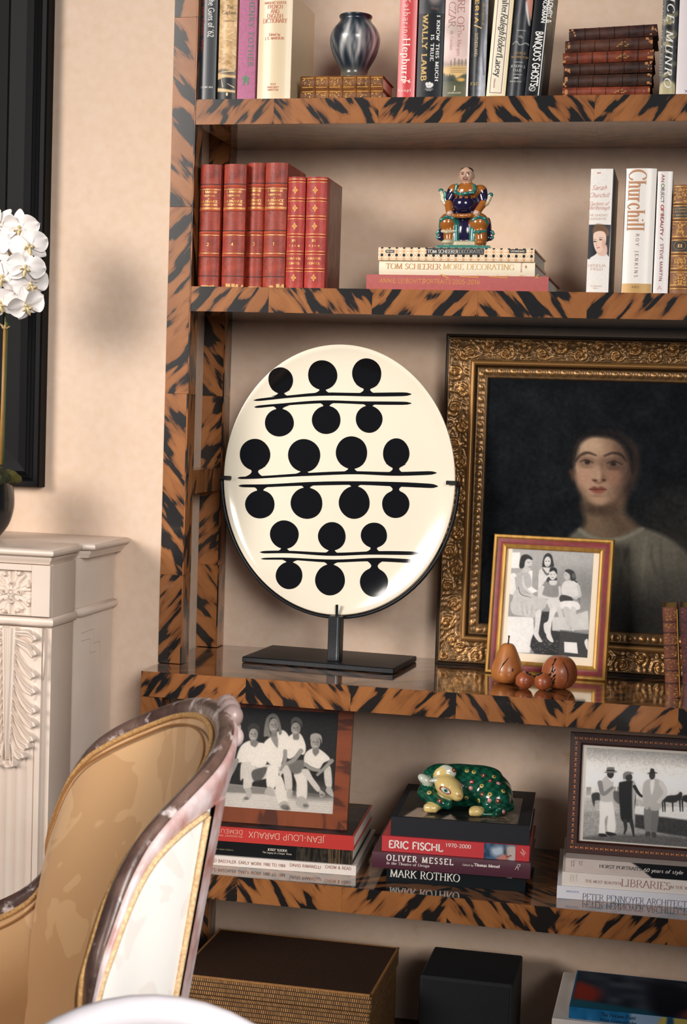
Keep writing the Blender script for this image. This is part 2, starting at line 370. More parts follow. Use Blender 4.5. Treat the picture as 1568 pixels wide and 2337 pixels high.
# ---------------------------------------------------------------- lettering
# skeleton letters on a unit cap height: strokes 'x,y x,y ..' parted by ';', '~' = smooth curve
GL = {
'A':('0,0 .37,1 .74,0;.14,.36 .6,.36',.74),'B':('.12,0 .12,1;~.12,1 .4,1 .55,.76 .38,.53 .12,.53;~.12,.53 .45,.52 .62,.27 .42,0 .12,0',.66),
'C':('~.72,.8 .6,.96 .38,1 .12,.8 .04,.5 .12,.2 .38,0 .6,.04 .74,.22',.76),'D':('.12,0 .12,1;~.12,1 .45,1 .74,.8 .8,.5 .74,.2 .45,0 .12,0',.84),
'E':('.12,0 .12,1;.12,1 .58,1 .58,.86;.12,.52 .48,.52;.12,0 .6,0 .6,.16',.64),'F':('.12,0 .12,1;.12,1 .56,1 .56,.84;.12,.5 .46,.5',.6),
'G':('~.74,.8 .6,.96 .38,1 .12,.8 .04,.5 .12,.2 .38,0 .6,.03 .74,.14;.74,.02 .74,.44 .52,.44',.82),'H':('.12,0 .12,1;.74,0 .74,1;.12,.52 .74,.52',.86),
'I':('.14,0 .14,1',.28),'J':('~.24,1 .24,.4 .22,-.1 .02,-.22',.36),'K':('.12,0 .12,1;.68,1 .14,.46;.32,.62 .72,0',.74),'L':('.12,0 .12,1;.12,0 .58,0 .58,.2',.6),
'M':('.1,0 .14,1 .5,.05 .86,1 .9,0',1.0),'N':('.12,0 .12,1 .74,0 .74,1',.86),'O':('~.44,1 .14,.84 .04,.5 .14,.16 .44,0 .74,.16 .84,.5 .74,.84 .44,1',.88),
'P':('.12,0 .12,1;~.12,1 .44,1 .6,.74 .44,.46 .12,.46',.62),'Q':('~.44,1 .14,.84 .04,.5 .14,.16 .44,0 .74,.16 .84,.5 .74,.84 .44,1;~.46,0 .66,-.16 .92,-.2',.88),
'R':('.12,0 .12,1;~.12,1 .44,1 .58,.76 .42,.5 .12,.5;.32,.5 .72,0',.72),'S':('~.48,.84 .36,.98 .2,.98 .08,.8 .16,.6 .4,.44 .5,.24 .38,.03 .2,.01 .06,.18',.56),
'T':('.36,0 .36,1;.04,.84 .04,1 .68,1 .68,.84',.72),'U':('~.12,1 .12,.4 .18,.08 .42,0 .66,.08 .72,.4 .72,1',.84),'V':('.02,1 .38,0 .74,1',.76),
'W':('.02,1 .32,0 .56,.9 .82,0 1.1,1',1.12),'X':('.04,0 .68,1;.04,1 .68,0',.72),'Y':('.02,1 .36,.48 .7,1;.36,.48 .36,0',.72),'Z':('.06,.82 .06,1 .6,1 .04,0 .62,0 .62,.18',.66),
'a':('~.06,.56 .2,.66 .36,.58 .38,.4 .38,.1 .46,0;~.38,.4 .12,.32 .04,.14 .18,.0 .38,.14',.48),'b':('.1,1 .1,.02;~.1,.5 .28,.66 .46,.52 .46,.16 .28,0 .1,.1',.52),
'c':('~.42,.52 .26,.66 .08,.5 .06,.2 .24,0 .44,.14',.46),'d':('.42,1 .42,0;~.42,.52 .24,.66 .06,.5 .06,.16 .24,0 .42,.12',.54),
'e':('~.06,.36 .44,.38 .4,.58 .24,.66 .08,.52 .06,.2 .24,0 .44,.12',.48),'f':('~.36,.92 .26,1 .16,.84 .16,.4 .16,0;.02,.62 .32,.62',.34),
'g':('~.24,.66 .06,.5 .12,.28 .3,.26 .42,.44 .24,.66;~.14,.26 .06,.1 .4,.02 .44,-.16 .22,-.3 .04,-.18 .16,-.02',.5),'h':('.1,1 .1,0;~.1,.48 .28,.66 .42,.54 .42,.3 .42,0',.54),
'i':('.12,.64 .12,0;.12,.86 .12,.92',.25),'j':('~.14,.64 .14,0 .1,-.26 -.04,-.24;.14,.86 .14,.92',.26),'k':('.1,1 .1,0;.42,.64 .12,.28;.22,.38 .46,0',.5),'l':('.12,1 .12,0',.25),
'm':('.1,.64 .1,0;~.1,.46 .26,.66 .38,.52 .38,.3 .38,0;~.38,.46 .54,.66 .66,.52 .66,.3 .66,0',.78),'n':('.1,.64 .1,0;~.1,.46 .28,.66 .42,.54 .42,.3 .42,0',.54),
'o':('~.25,.66 .07,.54 .05,.2 .25,0 .45,.2 .43,.54 .25,.66',.5),'p':('.1,.64 .1,-.3;~.1,.5 .28,.66 .46,.5 .46,.16 .28,0 .1,.1',.52),'q':('.42,.64 .42,-.3;~.42,.5 .24,.66 .06,.5 .06,.16 .24,0 .42,.12',.54),
'r':('.1,.64 .1,0;~.1,.44 .22,.62 .36,.6',.38),'s':('~.32,.52 .2,.66 .06,.54 .18,.36 .34,.22 .26,.02 .04,.1',.4),'t':('~.16,.86 .16,.4 .18,.04 .34,.06;.02,.62 .32,.62',.36),
'u':('~.1,.64 .1,.3 .14,.02 .32,.04 .42,.2;.42,.64 .42,0',.54),'v':('.02,.64 .24,0 .46,.64',.48),'w':('.02,.64 .2,0 .36,.56 .54,0 .72,.64',.74),'x':('.04,0 .44,.64;.04,.64 .44,0',.48),
'y':('.02,.64 .24,.04;~.48,.64 .24,0 .12,-.28 .0,-.26',.48),'z':('.04,.5 .04,.64 .4,.64 .04,0 .42,0 .42,.12',.45),
'0':('~.28,1 .08,.8 .06,.4 .12,.1 .28,0 .44,.1 .5,.4 .48,.8 .28,1',.56),'1':('.1,.86 .28,1;.28,1 .28,0',.5),'2':('~.08,.78 .2,.98 .42,.92 .44,.66 .26,.34 .06,0;.06,0 .5,0 .5,.12',.56),
'3':('~.08,.9 .28,1 .46,.84 .38,.58 .2,.54;~.2,.54 .46,.48 .5,.2 .28,0 .06,.1',.56),'4':('.38,0 .38,1 .04,.3 .52,.3',.56),'5':('.46,1 .14,1 .1,.56;~.1,.56 .3,.64 .48,.5 .48,.2 .28,0 .06,.1',.56),
'6':('~.44,.94 .2,.84 .06,.5 .1,.12 .3,0 .48,.16 .46,.46 .28,.58 .08,.4',.56),'7':('.06,.86 .06,1 .5,1 .2,0',.54),'8':('~.28,.54 .1,.7 .12,.92 .28,1 .44,.92 .46,.7 .28,.54 .08,.36 .08,.1 .28,0 .48,.1 .48,.36 .28,.54',.56),
'9':('~.48,.6 .28,.42 .1,.54 .08,.84 .26,1 .46,.9 .5,.5 .36,.14 .12,.06',.56),'.':('.1,0 .1,.07',.22),',':('.12,.06 .06,-.14',.22),"'":('.1,1 .08,.76',.18),':':('.1,0 .1,.07;.1,.5 .1,.57',.22),
'-':('.06,.38 .34,.38',.4),'&':('~.7,.5 .6,.2 .34,0 .08,.2 .2,.46 .46,.7 .42,.94 .26,.98 .2,.8 .36,.46 .76,0',.8),'/':('.0,-.1 .44,1.05',.46),' ':('',.36),'*':('.25,.3 .25,.8;.05,.42 .45,.68;.05,.68 .45,.42',.5),
}
_gc = {}
def glyph(ch, thick, thin, serif, nib):
    k = (ch, thick, thin, serif)
    if k in _gc: return _gc[k]
    V, F = [], []
    def quad(a, b, c, d):
        n = len(V); V.extend([a, b, c, d]); F.append((n, n+1, n+2, n+3))
    for st in GL.get(ch, GL['*'])[0].split(';'):
        if not st: continue
        sm = st[0] == '~'; pts = [tuple(float(t) for t in q.split(',')) for q in st.lstrip('~').split()]
        cl = sm and pts[0] == pts[-1]
        P = crom(pts[:-1] if cl else pts, 4, cl) if sm else np.array(pts)
        if cl: P = np.vstack([P, P[:1]])
        if len(P) < 2: continue
        segs = [P] if sm else [P[i:i+2].copy() for i in range(len(P)-1)]
        if not sm and not serif:
            for i, S in enumerate(segs):
                d = (S[1]-S[0])/(np.linalg.norm(S[1]-S[0])+1e-9)*thin*.42
                if i > 0: S[0] -= d
                if i < len(segs)-1: S[1] += d
        if not sm: segs = [S[0]+(S[1]-S[0])*np.linspace(0, 1, max(2, int(np.linalg.norm(S[1]-S[0])/.14)+1))[:, None] for S in segs]
        for S in segs:
            T = np.gradient(S, axis=0) if len(S) > 2 else np.repeat((S[1]-S[0])[None], 2, 0)
            T = T/(np.linalg.norm(T, axis=1, keepdims=True)+1e-9)
            if cl: T[0] = T[-1] = (T[0]+T[-1])/2
            N = np.stack([-T[:, 1], T[:, 0]], 1)
            w = thin+(thick-thin)*np.abs(np.sin(np.arctan2(T[:, 1], T[:, 0])+nib))**1.3
            L_, R_ = S+N*w[:, None]/2, S-N*w[:, None]/2
            n = len(V)
            for a, b in zip(L_, R_): V.append(tuple(a)); V.append(tuple(b))
            for i in range(len(S)-1): F.append((n+2*i, n+2*i+1, n+2*i+3, n+2*i+2))
            if serif:
                for e, t in ((S[0], T[0]), (S[-1], T[-1])):
                    if abs(t[1]) > .6 and min(abs(e[1]), abs(e[1]-1), abs(e[1]-.64), abs(e[1]+.3)) < .015:
                        h = thin*.9; d = thick/2+.085
                        y0 = e[1] if e[1] < .3 else e[1]-h
                        quad((e[0]-d, y0), (e[0]+d, y0), (e[0]+d, y0+h), (e[0]-d, y0+h))
    _gc[k] = (V, F, GL.get(ch, GL['*'])[1])
    return _gc[k]
FONTS = {'serif': (.15, .05, True, .25), 'sans': (.135, .12, False, 0), 'light': (.075, .07, False, 0), 'bold': (.2, .17, False, 0), 'slab': (.21, .11, True, .1), 'didone': (.16, .028, True, 0), 'thinserif': (.085, .035, True, .2)}
def text_outline(s, font, track=0.0, slant=0.0):
    th, tn, se, nb = FONTS[font]; V = []; F = []; x = 0
    for ch in s:
        v, f, wd = glyph(ch, th, tn, se, nb); n = len(V)
        V += [(x+p[0]+slant*p[1], p[1]) for p in v]; F += [tuple(n+i for i in q) for q in f]
        x += wd+.08+track
    return np.array(V).reshape(-1, 2), F, x-.08-track
_tm = {}
def ink(c, metal=0):
    k = 'lettering_ink_%d_%d_%d_%d' % (*c, metal)
    return mat(k, rgb(*c), .35 if metal else .5, metal=metal*.5)
def letter(parent, s, cx, cz, length, cap, col, font='serif', ang=0, yfun=None, name='title_lettering', track=0, slant=0, y0=-.0005, metal=0, up=0):
    """flat printed lettering on the plane local x,z (facing -y), centred on cx,cz, fitted to a length and cap height"""
    V, F, wd = text_outline(s, font, track, slant)
    x = (V[:, 0]-wd/2)*(length/wd); z = (V[:, 1]-.5)*cap
    c, q = math.cos(R(ang)), math.sin(R(ang))
    X = cx+x*c-z*q; Z = cz+x*q+z*c
    Y = np.full_like(X, y0)
    if yfun is not None: Y = Y+yfun(X, Z)
    P = np.stack([X, Y, Z], 1)
    return np_mesh(name, P, F, ink(col, metal), parent)

# ---------------------------------------------------------------- painted prints (colour held on the vertices of a flat sheet)
class Img:
    """small raster painter; coordinates are free (a homography from four source corners)"""
    def __init__(s, w, h, src=None, base=(128, 128, 128)):
        s.w, s.h = w, h; s.a = np.zeros((h, w, 3)); s.a[:] = np.array(base)/255.
        s.yy, s.xx = np.mgrid[0:h, 0:w].astype(float)
        s.H = None
        if src is not None:
            A = []; B = []
            for (x, y), (u, v) in zip(src, ((0, 0), (w-1, 0), (w-1, h-1), (0, h-1))):
                A.append([x, y, 1, 0, 0, 0, -u*x, -u*y]); B.append(u); A.append([0, 0, 0, x, y, 1, -v*x, -v*y]); B.append(v)
            s.H = np.append(np.linalg.solve(np.array(A, float), np.array(B, float)), 1).reshape(3, 3)
            s.k = w/abs(src[1][0]-src[0][0])
        else: s.k = 1
    def T(s, p):
        p = np.atleast_2d(np.asarray(p, float))
        if s.H is None: return p
        q = np.c_[p, np.ones(len(p))] @ s.H.T
        return q[:, :2]/q[:, 2:]
    def _put(s, cov, col, sl):
        c = np.array(col)/255. if not callable(col) else col(sl)
        s.a[sl] = s.a[sl]*(1-cov[..., None])+c*cov[..., None]
    def _win(s, P, m_):
        x0, y0 = np.floor(P.min(0)-m_).astype(int); x1, y1 = np.ceil(P.max(0)+m_).astype(int)+1
        return (slice(max(y0, 0), max(min(y1, s.h), 0)), slice(max(x0, 0), max(min(x1, s.w), 0)))
    def poly(s, pts, col, soft=1.0, alpha=1.0, smooth=True):
        P = s.T(pts)
        if smooth: P = crom(P, 5, True)
        soft = max(soft*s.k, .7); sl = s._win(P, soft+1); X = s.xx[sl]; Y = s.yy[sl]
        if X.size == 0: return s
        D = np.full(X.shape, 1e9); ins = np.zeros(X.shape, bool); n = len(P)
        for i in range(n):
            (ax, ay), (bx, by) = P[i], P[(i+1) % n]; ex, ey = bx-ax, by-ay
            t = np.clip(((X-ax)*ex+(Y-ay)*ey)/(ex*ex+ey*ey+1e-9), 0, 1)
            D = np.minimum(D, (X-ax-t*ex)**2+(Y-ay-t*ey)**2)
            cr = ((ay > Y) != (by > Y)) & (X < ex*(Y-ay)/(ey+(1e-9 if ey >= 0 else -1e-9))+ax); ins ^= cr
        d = np.sqrt(D)*np.where(ins, 1, -1)
        s._put(np.clip(d/soft*.5+.5, 0, 1)*alpha, col, sl); return s
    def ell(s, cx, cy, rx, ry, col, soft=1.0, alpha=1.0, rot=0):
        c = s.T((cx, cy))[0]; rx *= s.k; ry *= s.k; soft = max(soft*s.k, .7); m_ = max(rx, ry)+soft
        sl = s._win(c[None], m_); X = s.xx[sl]-c[0]; Y = s.yy[sl]-c[1]
        if X.size == 0: return s
        a = R(rot); u = X*math.cos(a)+Y*math.sin(a); v = -X*math.sin(a)+Y*math.cos(a)
        k = np.sqrt((u/rx)**2+(v/ry)**2)+1e-9; d = (1-k)*min(rx, ry)
        s._put(np.clip(d/soft+.5, 0, 1)*alpha, col, sl); return s
    def line(s, pts, wd, col, soft=1.0, alpha=1.0, smooth=True):
        P = s.T(pts)
        if smooth and len(P) > 2: P = crom(P, 5)
        W = np.interp(np.linspace(0, 1, len(P)), np.linspace(0, 1, len(np.atleast_1d(wd))), np.atleast_1d(wd))*s.k*.5
        soft = max(soft*s.k, .7); sl = s._win(P, W.max()+soft+1); X = s.xx[sl]; Y = s.yy[sl]
        if X.size == 0: return s
        D = np.full(X.shape, -1e9)
        for i in range(len(P)-1):
            (ax, ay), (bx, by) = P[i], P[i+1]; ex, ey = bx-ax, by-ay
            t = np.clip(((X-ax)*ex+(Y-ay)*ey)/(ex*ex+ey*ey+1e-9), 0, 1)
            D = np.maximum(D, W[i]+(W[i+1]-W[i])*t-np.hypot(X-ax-t*ex, Y-ay-t*ey))
        s._put(np.clip(D/soft+.5, 0, 1)*alpha, col, sl); return s
    def vgrad(s, cols, y0=0, y1=1):
        t = np.clip((s.yy/s.h-y0)/(y1-y0), 0, 1); k = np.linspace(0, 1, len(cols)); c = np.array(cols)/255.
        s.a[:] = np.stack([np.interp(t, k, c[:, i]) for i in range(3)], -1); return s
    def noise(s, amt, n=8, seed=0, sy=1, mask=None):
        r = np.random.RandomState(seed); gx = max(2, int(s.w/n)); gy = max(2, int(s.h/n/sy))
        g = r.rand(gy+2, gx+2); fx = s.xx/s.w*gx; fy = s.yy/s.h*gy; ix = fx.astype(int); iy = fy.astype(int); tx = fx-ix; ty = fy-iy
        tx = tx*tx*(3-2*tx); ty = ty*ty*(3-2*ty)
        v = (g[iy, ix]*(1-tx)+g[iy, ix+1]*tx)*(1-ty)+(g[iy+1, ix]*(1-tx)+g[iy+1, ix+1]*tx)*ty
        v = (v-.5)*2*amt/255.
        if mask is not None: v = v*mask
        s.a = np.clip(s.a+v[..., None], 0, 1); return s
    def mono(s, tint=(1, 1, 1)):
        g = s.a @ np.array([.3, .59, .11]); s.a = np.clip(g[..., None]*np.array(tint), 0, 1); return s
    def sheet(s, name, corner, ux, uz, m_, parent, yfun=None):
        """sheet from upper-left corner, spanning ux to the right and uz down"""
        c, ux, uz = np.array(corner), np.array(ux), np.array(uz)
        V = c+(s.xx/(s.w-1)).reshape(-1, 1)*ux+(s.yy/(s.h-1)).reshape(-1, 1)*uz
        if yfun is not None: V[:, 1] += yfun(V[:, 0], V[:, 2])
        i = np.arange(s.w*s.h).reshape(s.h, s.w)
        F = np.stack([i[:-1, :-1], i[1:, :-1], i[1:, 1:], i[:-1, 1:]], -1).reshape(-1, 4)
        return np_mesh(name, V, F, m_, parent, cols=lin(s.a.reshape(-1, 3)))
PRINT = attr_mat('printed_photograph', .3, spec=.4)
JACKET = attr_mat('printed_jacket', .42, coat=.06, spec=.3)
CANVAS = attr_mat('oil_on_canvas', .55, spec=.07, bump=(900, .10))

# ---------------------------------------------------------------- sculpted forms: one continuous skin around blended solids
def prim_d(pr, P):
    k = pr[0]
    if k == 'e':
        _, c, r, e = pr[:4]; q = P-np.array(c)
        if e is not None:
            M = np.array(Matrix.Rotation(0, 3, 'X') if e is None else (Matrix.Rotation(R(e[2]), 3, 'Z') @ Matrix.Rotation(R(e[1]), 3, 'Y') @ Matrix.Rotation(R(e[0]), 3, 'X')))
            q = q @ M
        r = np.array(r); k0 = np.linalg.norm(q/r, axis=-1); k1 = np.linalg.norm(q/(r*r), axis=-1)+1e-9
        return k0*(k0-1)/k1
    if k == 'c':
        _, a, b, ra, rb = pr[:5]; a = np.array(a, float); b = np.array(b, float); e = b-a
        t = np.clip(((P-a) @ e)/(e @ e+1e-12), 0, 1)
        return np.linalg.norm(P-a-t[..., None]*e, axis=-1)-(ra+(rb-ra)*t)
    if k == 'b':
        _, c, h, rr = pr[:4]; q = np.abs(P-np.array(c))-np.array(h)+rr
        return np.linalg.norm(np.maximum(q, 0), axis=-1)+np.minimum(q.max(-1), 0)-rr
def surface_nets(F, org, h):
    S = F < 0; sh = np.array(F.shape)-1
    co = [(i, j, k) for i in (0, 1) for j in (0, 1) for k in (0, 1)]
    cnt = sum(S[i:sh[0]+i, j:sh[1]+j, k:sh[2]+k].astype(np.int8) for i, j, k in co)
    mx = (cnt > 0) & (cnt < 8); idx = np.argwhere(mx); ids = np.full(sh, -1, np.int32); ids[mx] = np.arange(len(idx))
    P = np.zeros((len(idx), 3)); N = np.zeros(len(idx))
    val = {c: F[idx[:, 0]+c[0], idx[:, 1]+c[1], idx[:, 2]+c[2]] for c in co}
    for a in co:
        for ax in range(3):
            if a[ax]: continue
            b = list(a); b[ax] = 1; b = tuple(b)
            fa, fb = val[a], val[b]; m_ = (fa < 0) != (fb < 0); t = fa[m_]/(fa[m_]-fb[m_])
            p = np.repeat(np.array(a, float)[None], m_.sum(), 0); p[:, ax] += t; P[m_] += p; N[m_] += 1
    V = org+h*(idx+P/N[:, None]); Q = []
    for ax in range(3):
        o1, o2 = (ax+1) % 3, (ax+2) % 3
        a = [slice(None)]*3; b = [slice(None)]*3; a[ax] = slice(0, -1); b[ax] = slice(1, None)
        ch = S[tuple(a)] != S[tuple(b)]; e = np.argwhere(ch)
        e = e[(e[:, o1] > 0) & (e[:, o2] > 0) & (e[:, o1] < F.shape[o1]-1) & (e[:, o2] < F.shape[o2]-1)]
        neg = S[e[:, 0], e[:, 1], e[:, 2]]
        q = []
        for d1, d2 in ((-1, -1), (0, -1), (0, 0), (-1, 0)):
            c = e.copy(); c[:, o1] += d1; c[:, o2] += d2; q.append(ids[c[:, 0], c[:, 1], c[:, 2]])
        q = np.stack(q, 1); q[~neg] = q[~neg][:, ::-1]; Q.append(q)
    return V, np.vstack(Q)
def sculpt(name, prims, h, k, m_, parent, post=None, tau=None):
    """prims: (kind, ..., colour); blends with radius k; every point takes the colour of its nearest solid"""
    lo = np.full(3, 1e9); hi = -lo
    for p in prims:
        if p[0] == 'e': c = np.array(p[1]); r = max(p[2]); lo = np.minimum(lo, c-r); hi = np.maximum(hi, c+r)
        elif p[0] == 'c':
            for c, r in ((p[1], p[3]), (p[2], p[4])): lo = np.minimum(lo, np.array(c)-r); hi = np.maximum(hi, np.array(c)+r)
        else: lo = np.minimum(lo, np.array(p[1])-np.array(p[2])); hi = np.maximum(hi, np.array(p[1])+np.array(p[2]))
    lo -= 3*h; hi += 3*h; n = np.ceil((hi-lo)/h).astype(int)+1
    G = np.stack(np.meshgrid(*[lo[i]+h*np.arange(n[i]) for i in range(3)], indexing='ij'), -1)
    D = np.full(G.shape[:3], 1.0)
    def near(p):
        if p[0] == 'e': c = np.array(p[1]); a = c-max(p[2]); b = c+max(p[2])
        elif p[0] == 'c': a = np.minimum(np.array(p[1])-p[3], np.array(p[2])-p[4]); b = np.maximum(np.array(p[1])+p[3], np.array(p[2])+p[4])
        else: a = np.array(p[1])-np.array(p[2]); b = np.array(p[1])+np.array(p[2])
        i0 = np.clip(np.floor((a-k-3*h-lo)/h).astype(int), 0, n); i1 = np.clip(np.ceil((b+k+3*h-lo)/h).astype(int)+1, 0, n)
        return tuple(slice(*t) for t in zip(i0, i1))
    for p in prims:
        sl = near(p); d = prim_d(p, G[sl]); E0 = D[sl]
        q = np.clip(.5+.5*(E0-d)/k, 0, 1); D[sl] = E0+(d-E0)*q-k*q*(1-q)
    V, Q = surface_nets(D, lo, h)
    E = np.stack([prim_d(p, V) for p in prims], 0)
    cols = np.array([p[-1] for p in prims], float)
    if tau:
        wt = np.exp(-(E-E.min(0))/tau); wt /= wt.sum(0); C_ = wt.T @ cols
    else: C_ = cols[E.argmin(0)]
    if post is not None: C_ = post(V, C_)
    return np_mesh(name, V, Q, m_, parent, smooth=True, cols=lin(C_/255.)), V

# ---------------------------------------------------------------- books
PAGES = mat('page_edges', rgb(232, 222, 200), .8, noise=(9, .6), nscale=(400, 1, 400), col2=rgb(190, 172, 140))
PAGESW = mat('white_page_edges', rgb(238, 234, 226), .8, noise=(9, .5), nscale=(400, 1, 400), col2=rgb(196, 190, 180))
GILT = mat('gilt_edges', rgb(196, 150, 72), .4, metal=.5)
class Book:
    """orient 'up': thickness along x, spine length along z; 'flat': spine length along x, thickness along z. The spine faces -y."""
    def __init__(s, label, orient, xl, xr, yt, yb, Y, z0, D, cover, group=None, bulge=.0, board=.0022, pages=None, inset=.003, tip=0, name='book', cat='book', T=None, lean=0, ext=None):
        xm, ym = (xl+xr)/2, (yt+yb)/2
        x0 = at(xl, yb if orient == 'up' else ym, Y=Y)[0]; x1 = at(xr, yb if orient == 'up' else ym, Y=Y)[0]
        s.Y = Y; s.orient = orient
        if orient == 'up': H = at(xm, yt, Y=Y)[2]-z0
        else: H = T if T else at(xm, yt, Y=Y)[2]-at(xm, yb, Y=Y)[2]
        W = x1-x0; s.W, s.H, s.D, s.z0 = W, H, D, z0
        s.root = thing(name, label, cat, (x0+W/2, Y, z0), (0, 0, tip), group)
        s.o = np.array([x0+W/2, Y, z0])
        t = min(board, (W if orient == 'up' else H)*.2); s.bulge = bulge; s.t = t
        up = orient == 'up'
        TT = W if up else H; LL = H if up else W
        # section across the thickness: u thickness, y depth
        n = 22; mb = MB()
        prof = [(TT*i/n, s.yf(TT*i/n, TT)) for i in range(n+1)]
        outer = prof; inner = [(min(max(u, t), TT-t), y+t) for u, y in prof]
        loop = [(0, D)]+outer+[(TT, D), (TT-t, D)]+inner[::-1]+[(t, D)]
        def P(u, y, l): return (u-W/2, y, l) if up else (l-W/2, y, u)
        V = [P(u, y, 0) for u, y in loop]+[P(u, y, LL) for u, y in loop]; m_ = len(loop)
        F = [(i, (i+1) % m_, (i+1) % m_+m_, i+m_) for i in range(m_)]
        # end caps as strips: boards and spine
        for off in (0, m_):
            k = n+1
            for i in range(n): F.append((off+1+i, off+2+i, off+m_-2-i-1, off+m_-2-i))
            F.append((off, off+1, off+m_-2, off+m_-1)); F.append((off+k, off+k+1, off+k+2, off+k+3))
        mb.add(V, F); s.cover = mb.build('cover', cover, s.root, smooth=True, sharp=32)
        e = inset
        pg = MB()
        a, b = P(t*1.02, t+bulge+.0008, e), P(TT-t*1.02, D-e, LL-e)
        pg.box(min(a[0], b[0]), max(a[0], b[0]), a[1], b[1], min(a[2], b[2]), max(a[2], b[2]))
        pg.build('page_block', pages or PAGES, s.root)
        s.TT, s.LL, s.up = TT, LL, up
    def yf(s, u, TT=None):
        TT = TT or s.TT
        return -s.bulge*(1-(2*np.asarray(u)/TT-1)**2)+s.bulge if s.bulge else np.zeros_like(np.asarray(u, float))
    def yfun(s, X, Z):
        return s.yf(np.clip(X+s.W/2, 0, s.W) if s.up else np.clip(Z, 0, s.H))
    def loc(s, px, py):
        p = at(px, py, Y=s.Y)-s.o
        return p[0], p[2]
    def text(s, t, px, py, length, cap, col, font='serif', ang=None, **k):
        """centre in photograph pixels, length and cap height in photograph pixels"""
        sc = (np.linalg.norm(np.array([s.o[0], s.Y, s.z0])-CAM))/FPX
        x, z = s.loc(px, py)
        fl = k.pop('flat', False)
        return letter(s.root, t, x, z, length*sc, cap*sc, col, font, ang if ang is not None else (-90 if s.up else 0), None if fl else s.yfun, **k)
    def strip(s, l0, l1, m_, name, proud=.0003, u0=0, u1=1):
        """band across the spine between spine lengths l0..l1 (fractions)"""
        n = 22; V = []; F = []
        for i in range(n+1):
            u = s.TT*(u0+(u1-u0)*i/n); y = float(s.yf(u))-proud
            for l in (l0*s.LL, l1*s.LL): V.append((u-s.W/2, y, l) if s.up else (l-s.W/2, y, u))
        for i in range(n): F.append((2*i, 2*i+1, 2*i+3, 2*i+2))
        return np_mesh(name, V, F, m_, s.root, smooth=True)
    def band(s, l, wd, m_, name='raised_band', proud=.0016):
        n = 22; V = []; F = []
        for i in range(n+1):
            u = s.TT*i/n; y = float(s.yf(u))
            for dl, dy in ((-wd, .0004), (-wd*.5, -proud), (wd*.5, -proud), (wd, .0004)):
                L_ = l*s.LL+dl; V.append((u-s.W/2, y+dy, L_) if s.up else (L_-s.W/2, y+dy, u))
        for i in range(n):
            for j in range(3): F.append((4*i+j, 4*i+j+1, 4*i+j+5, 4*i+j+4))
        return np_mesh(name, V, F, m_, s.root, smooth=True)
    def art(s, img, l0, l1, name='cover_picture', u0=0, u1=1, y=-.00025):
        """printed picture across the spine, from length fraction l0 (low) to l1"""
        if s.up: return img.sheet(name, (-s.W/2+s.W*u0, y, l1*s.LL), (s.W*(u1-u0), 0, 0), (0, 0, -(l1-l0)*s.LL), JACKET, s.root, s.yfun)
        return img.sheet(name, (-s.W/2+l0*s.LL, y, u1*s.H), ((l1-l0)*s.LL, 0, 0), (0, 0, -s.H*(u1-u0)), JACKET, s.root, s.yfun)
def paper(c, rough=.4, coat=.15):
    if sum(c) < 160: coat = .03
    return mat('jacket_%d_%d_%d' % c, rgb(*c), rough, coat=coat, spec=.2 if sum(c) < 160 else .5, noise=(30, .12), col2=tuple(t*.8 for t in rgb(*c)))
def leather(name, c1, c2):
    return mat(name, rgb(*c1), .48, noise=(38, .8), col2=rgb(*c2), bump=(160, .35), coat=.03, spec=.35)
# ---------------------------------------------------------------- books on the topmost shelf
def spine_img(bk, base, ppm=1150):
    """painter canvas for a whole spine; 'up' spines are read with x across and y from the top"""
    w = max(6, int((bk.W)*ppm)); h = max(6, int(bk.H*ppm))
    return Img(w, h, base=base)
Y1 = .012
def canvas_px(bk, img, px, py):
    x, z = bk.loc(px, py)
    return ((x/bk.W+.5)*img.w, (1-z/bk.H)*img.h)

b = Book("slim dark grey book with white title, first at the shelf's left end", 'up', 451, 490, -48, 224, Y1, Z1, .16, paper((52, 56, 60)), 'dust-jacketed books on the top shelf', bulge=.003)
b.text("The Guns of '62", 482, 38, 88, 12.5, (232, 230, 224), 'sans')
b.text("the Story of the Great War", 464, 20, 186, 6.5, (176, 66, 50), 'sans')
b.text("SIMON", 471, 199, 28, 4, (220, 220, 215), 'serif', 0)

b = Book("tan book in a torn jacket with dark base, second on the top shelf", 'up', 495, 535, -45, 224, Y1, Z1, .155, paper((196, 158, 110)), 'dust-jacketed books on the top shelf', bulge=.004)
im = spine_img(b, (203, 166, 116)).noise(26, 14, 3).noise(18, 4, 4)
W_, H_ = im.w, im.h
def py(y): return canvas_px(b, im, 515, y)[1]
im.poly([(-2, py(160)), (W_*.4, py(156)), (W_*.7, py(162)), (W_+2, py(158)), (W_+2, py(176)), (W_*.5, py(170)), (-2, py(174))], (30, 34, 36), 2, .55)
im.poly([(-2, py(176)), (W_*.5, py(172)), (W_+2, py(178)), (W_+2, H_+3), (-2, H_+3)], (27, 31, 33), 2)
im.poly([(-2, py(199)), (W_*.6, py(203)), (W_+2, py(206)), (W_+2, py(210)), (-2, py(207))], (222, 190, 138), 1.5)
im.poly([(-2, py(165)), (W_*.5, py(170)), (W_+2, py(171)), (W_+2, py(177)), (W_*.4, py(176)), (-2, py(180))], (216, 180, 126), 1.5)
for k, (x0, y0, x1, y1) in enumerate(((.3, 88, .75, 92), (.55, 78, .8, 73), (.2, 178, .3, 197), (.55, 190, .9, 198), (.1, 164, .9, 161), (.1, 110, .3, 112), (.75, 118, .98, 126))):
    im.line([(x0*W_, py(y0)), (x1*W_, py(y1))], (1, 2), (238, 212, 170), 1)
im.ell(.55*W_, py(214), 2.4, 4, (236, 214, 176)); im.line([(0, H_-2), (W_, H_-1)], 3, (228, 200, 150), 1)
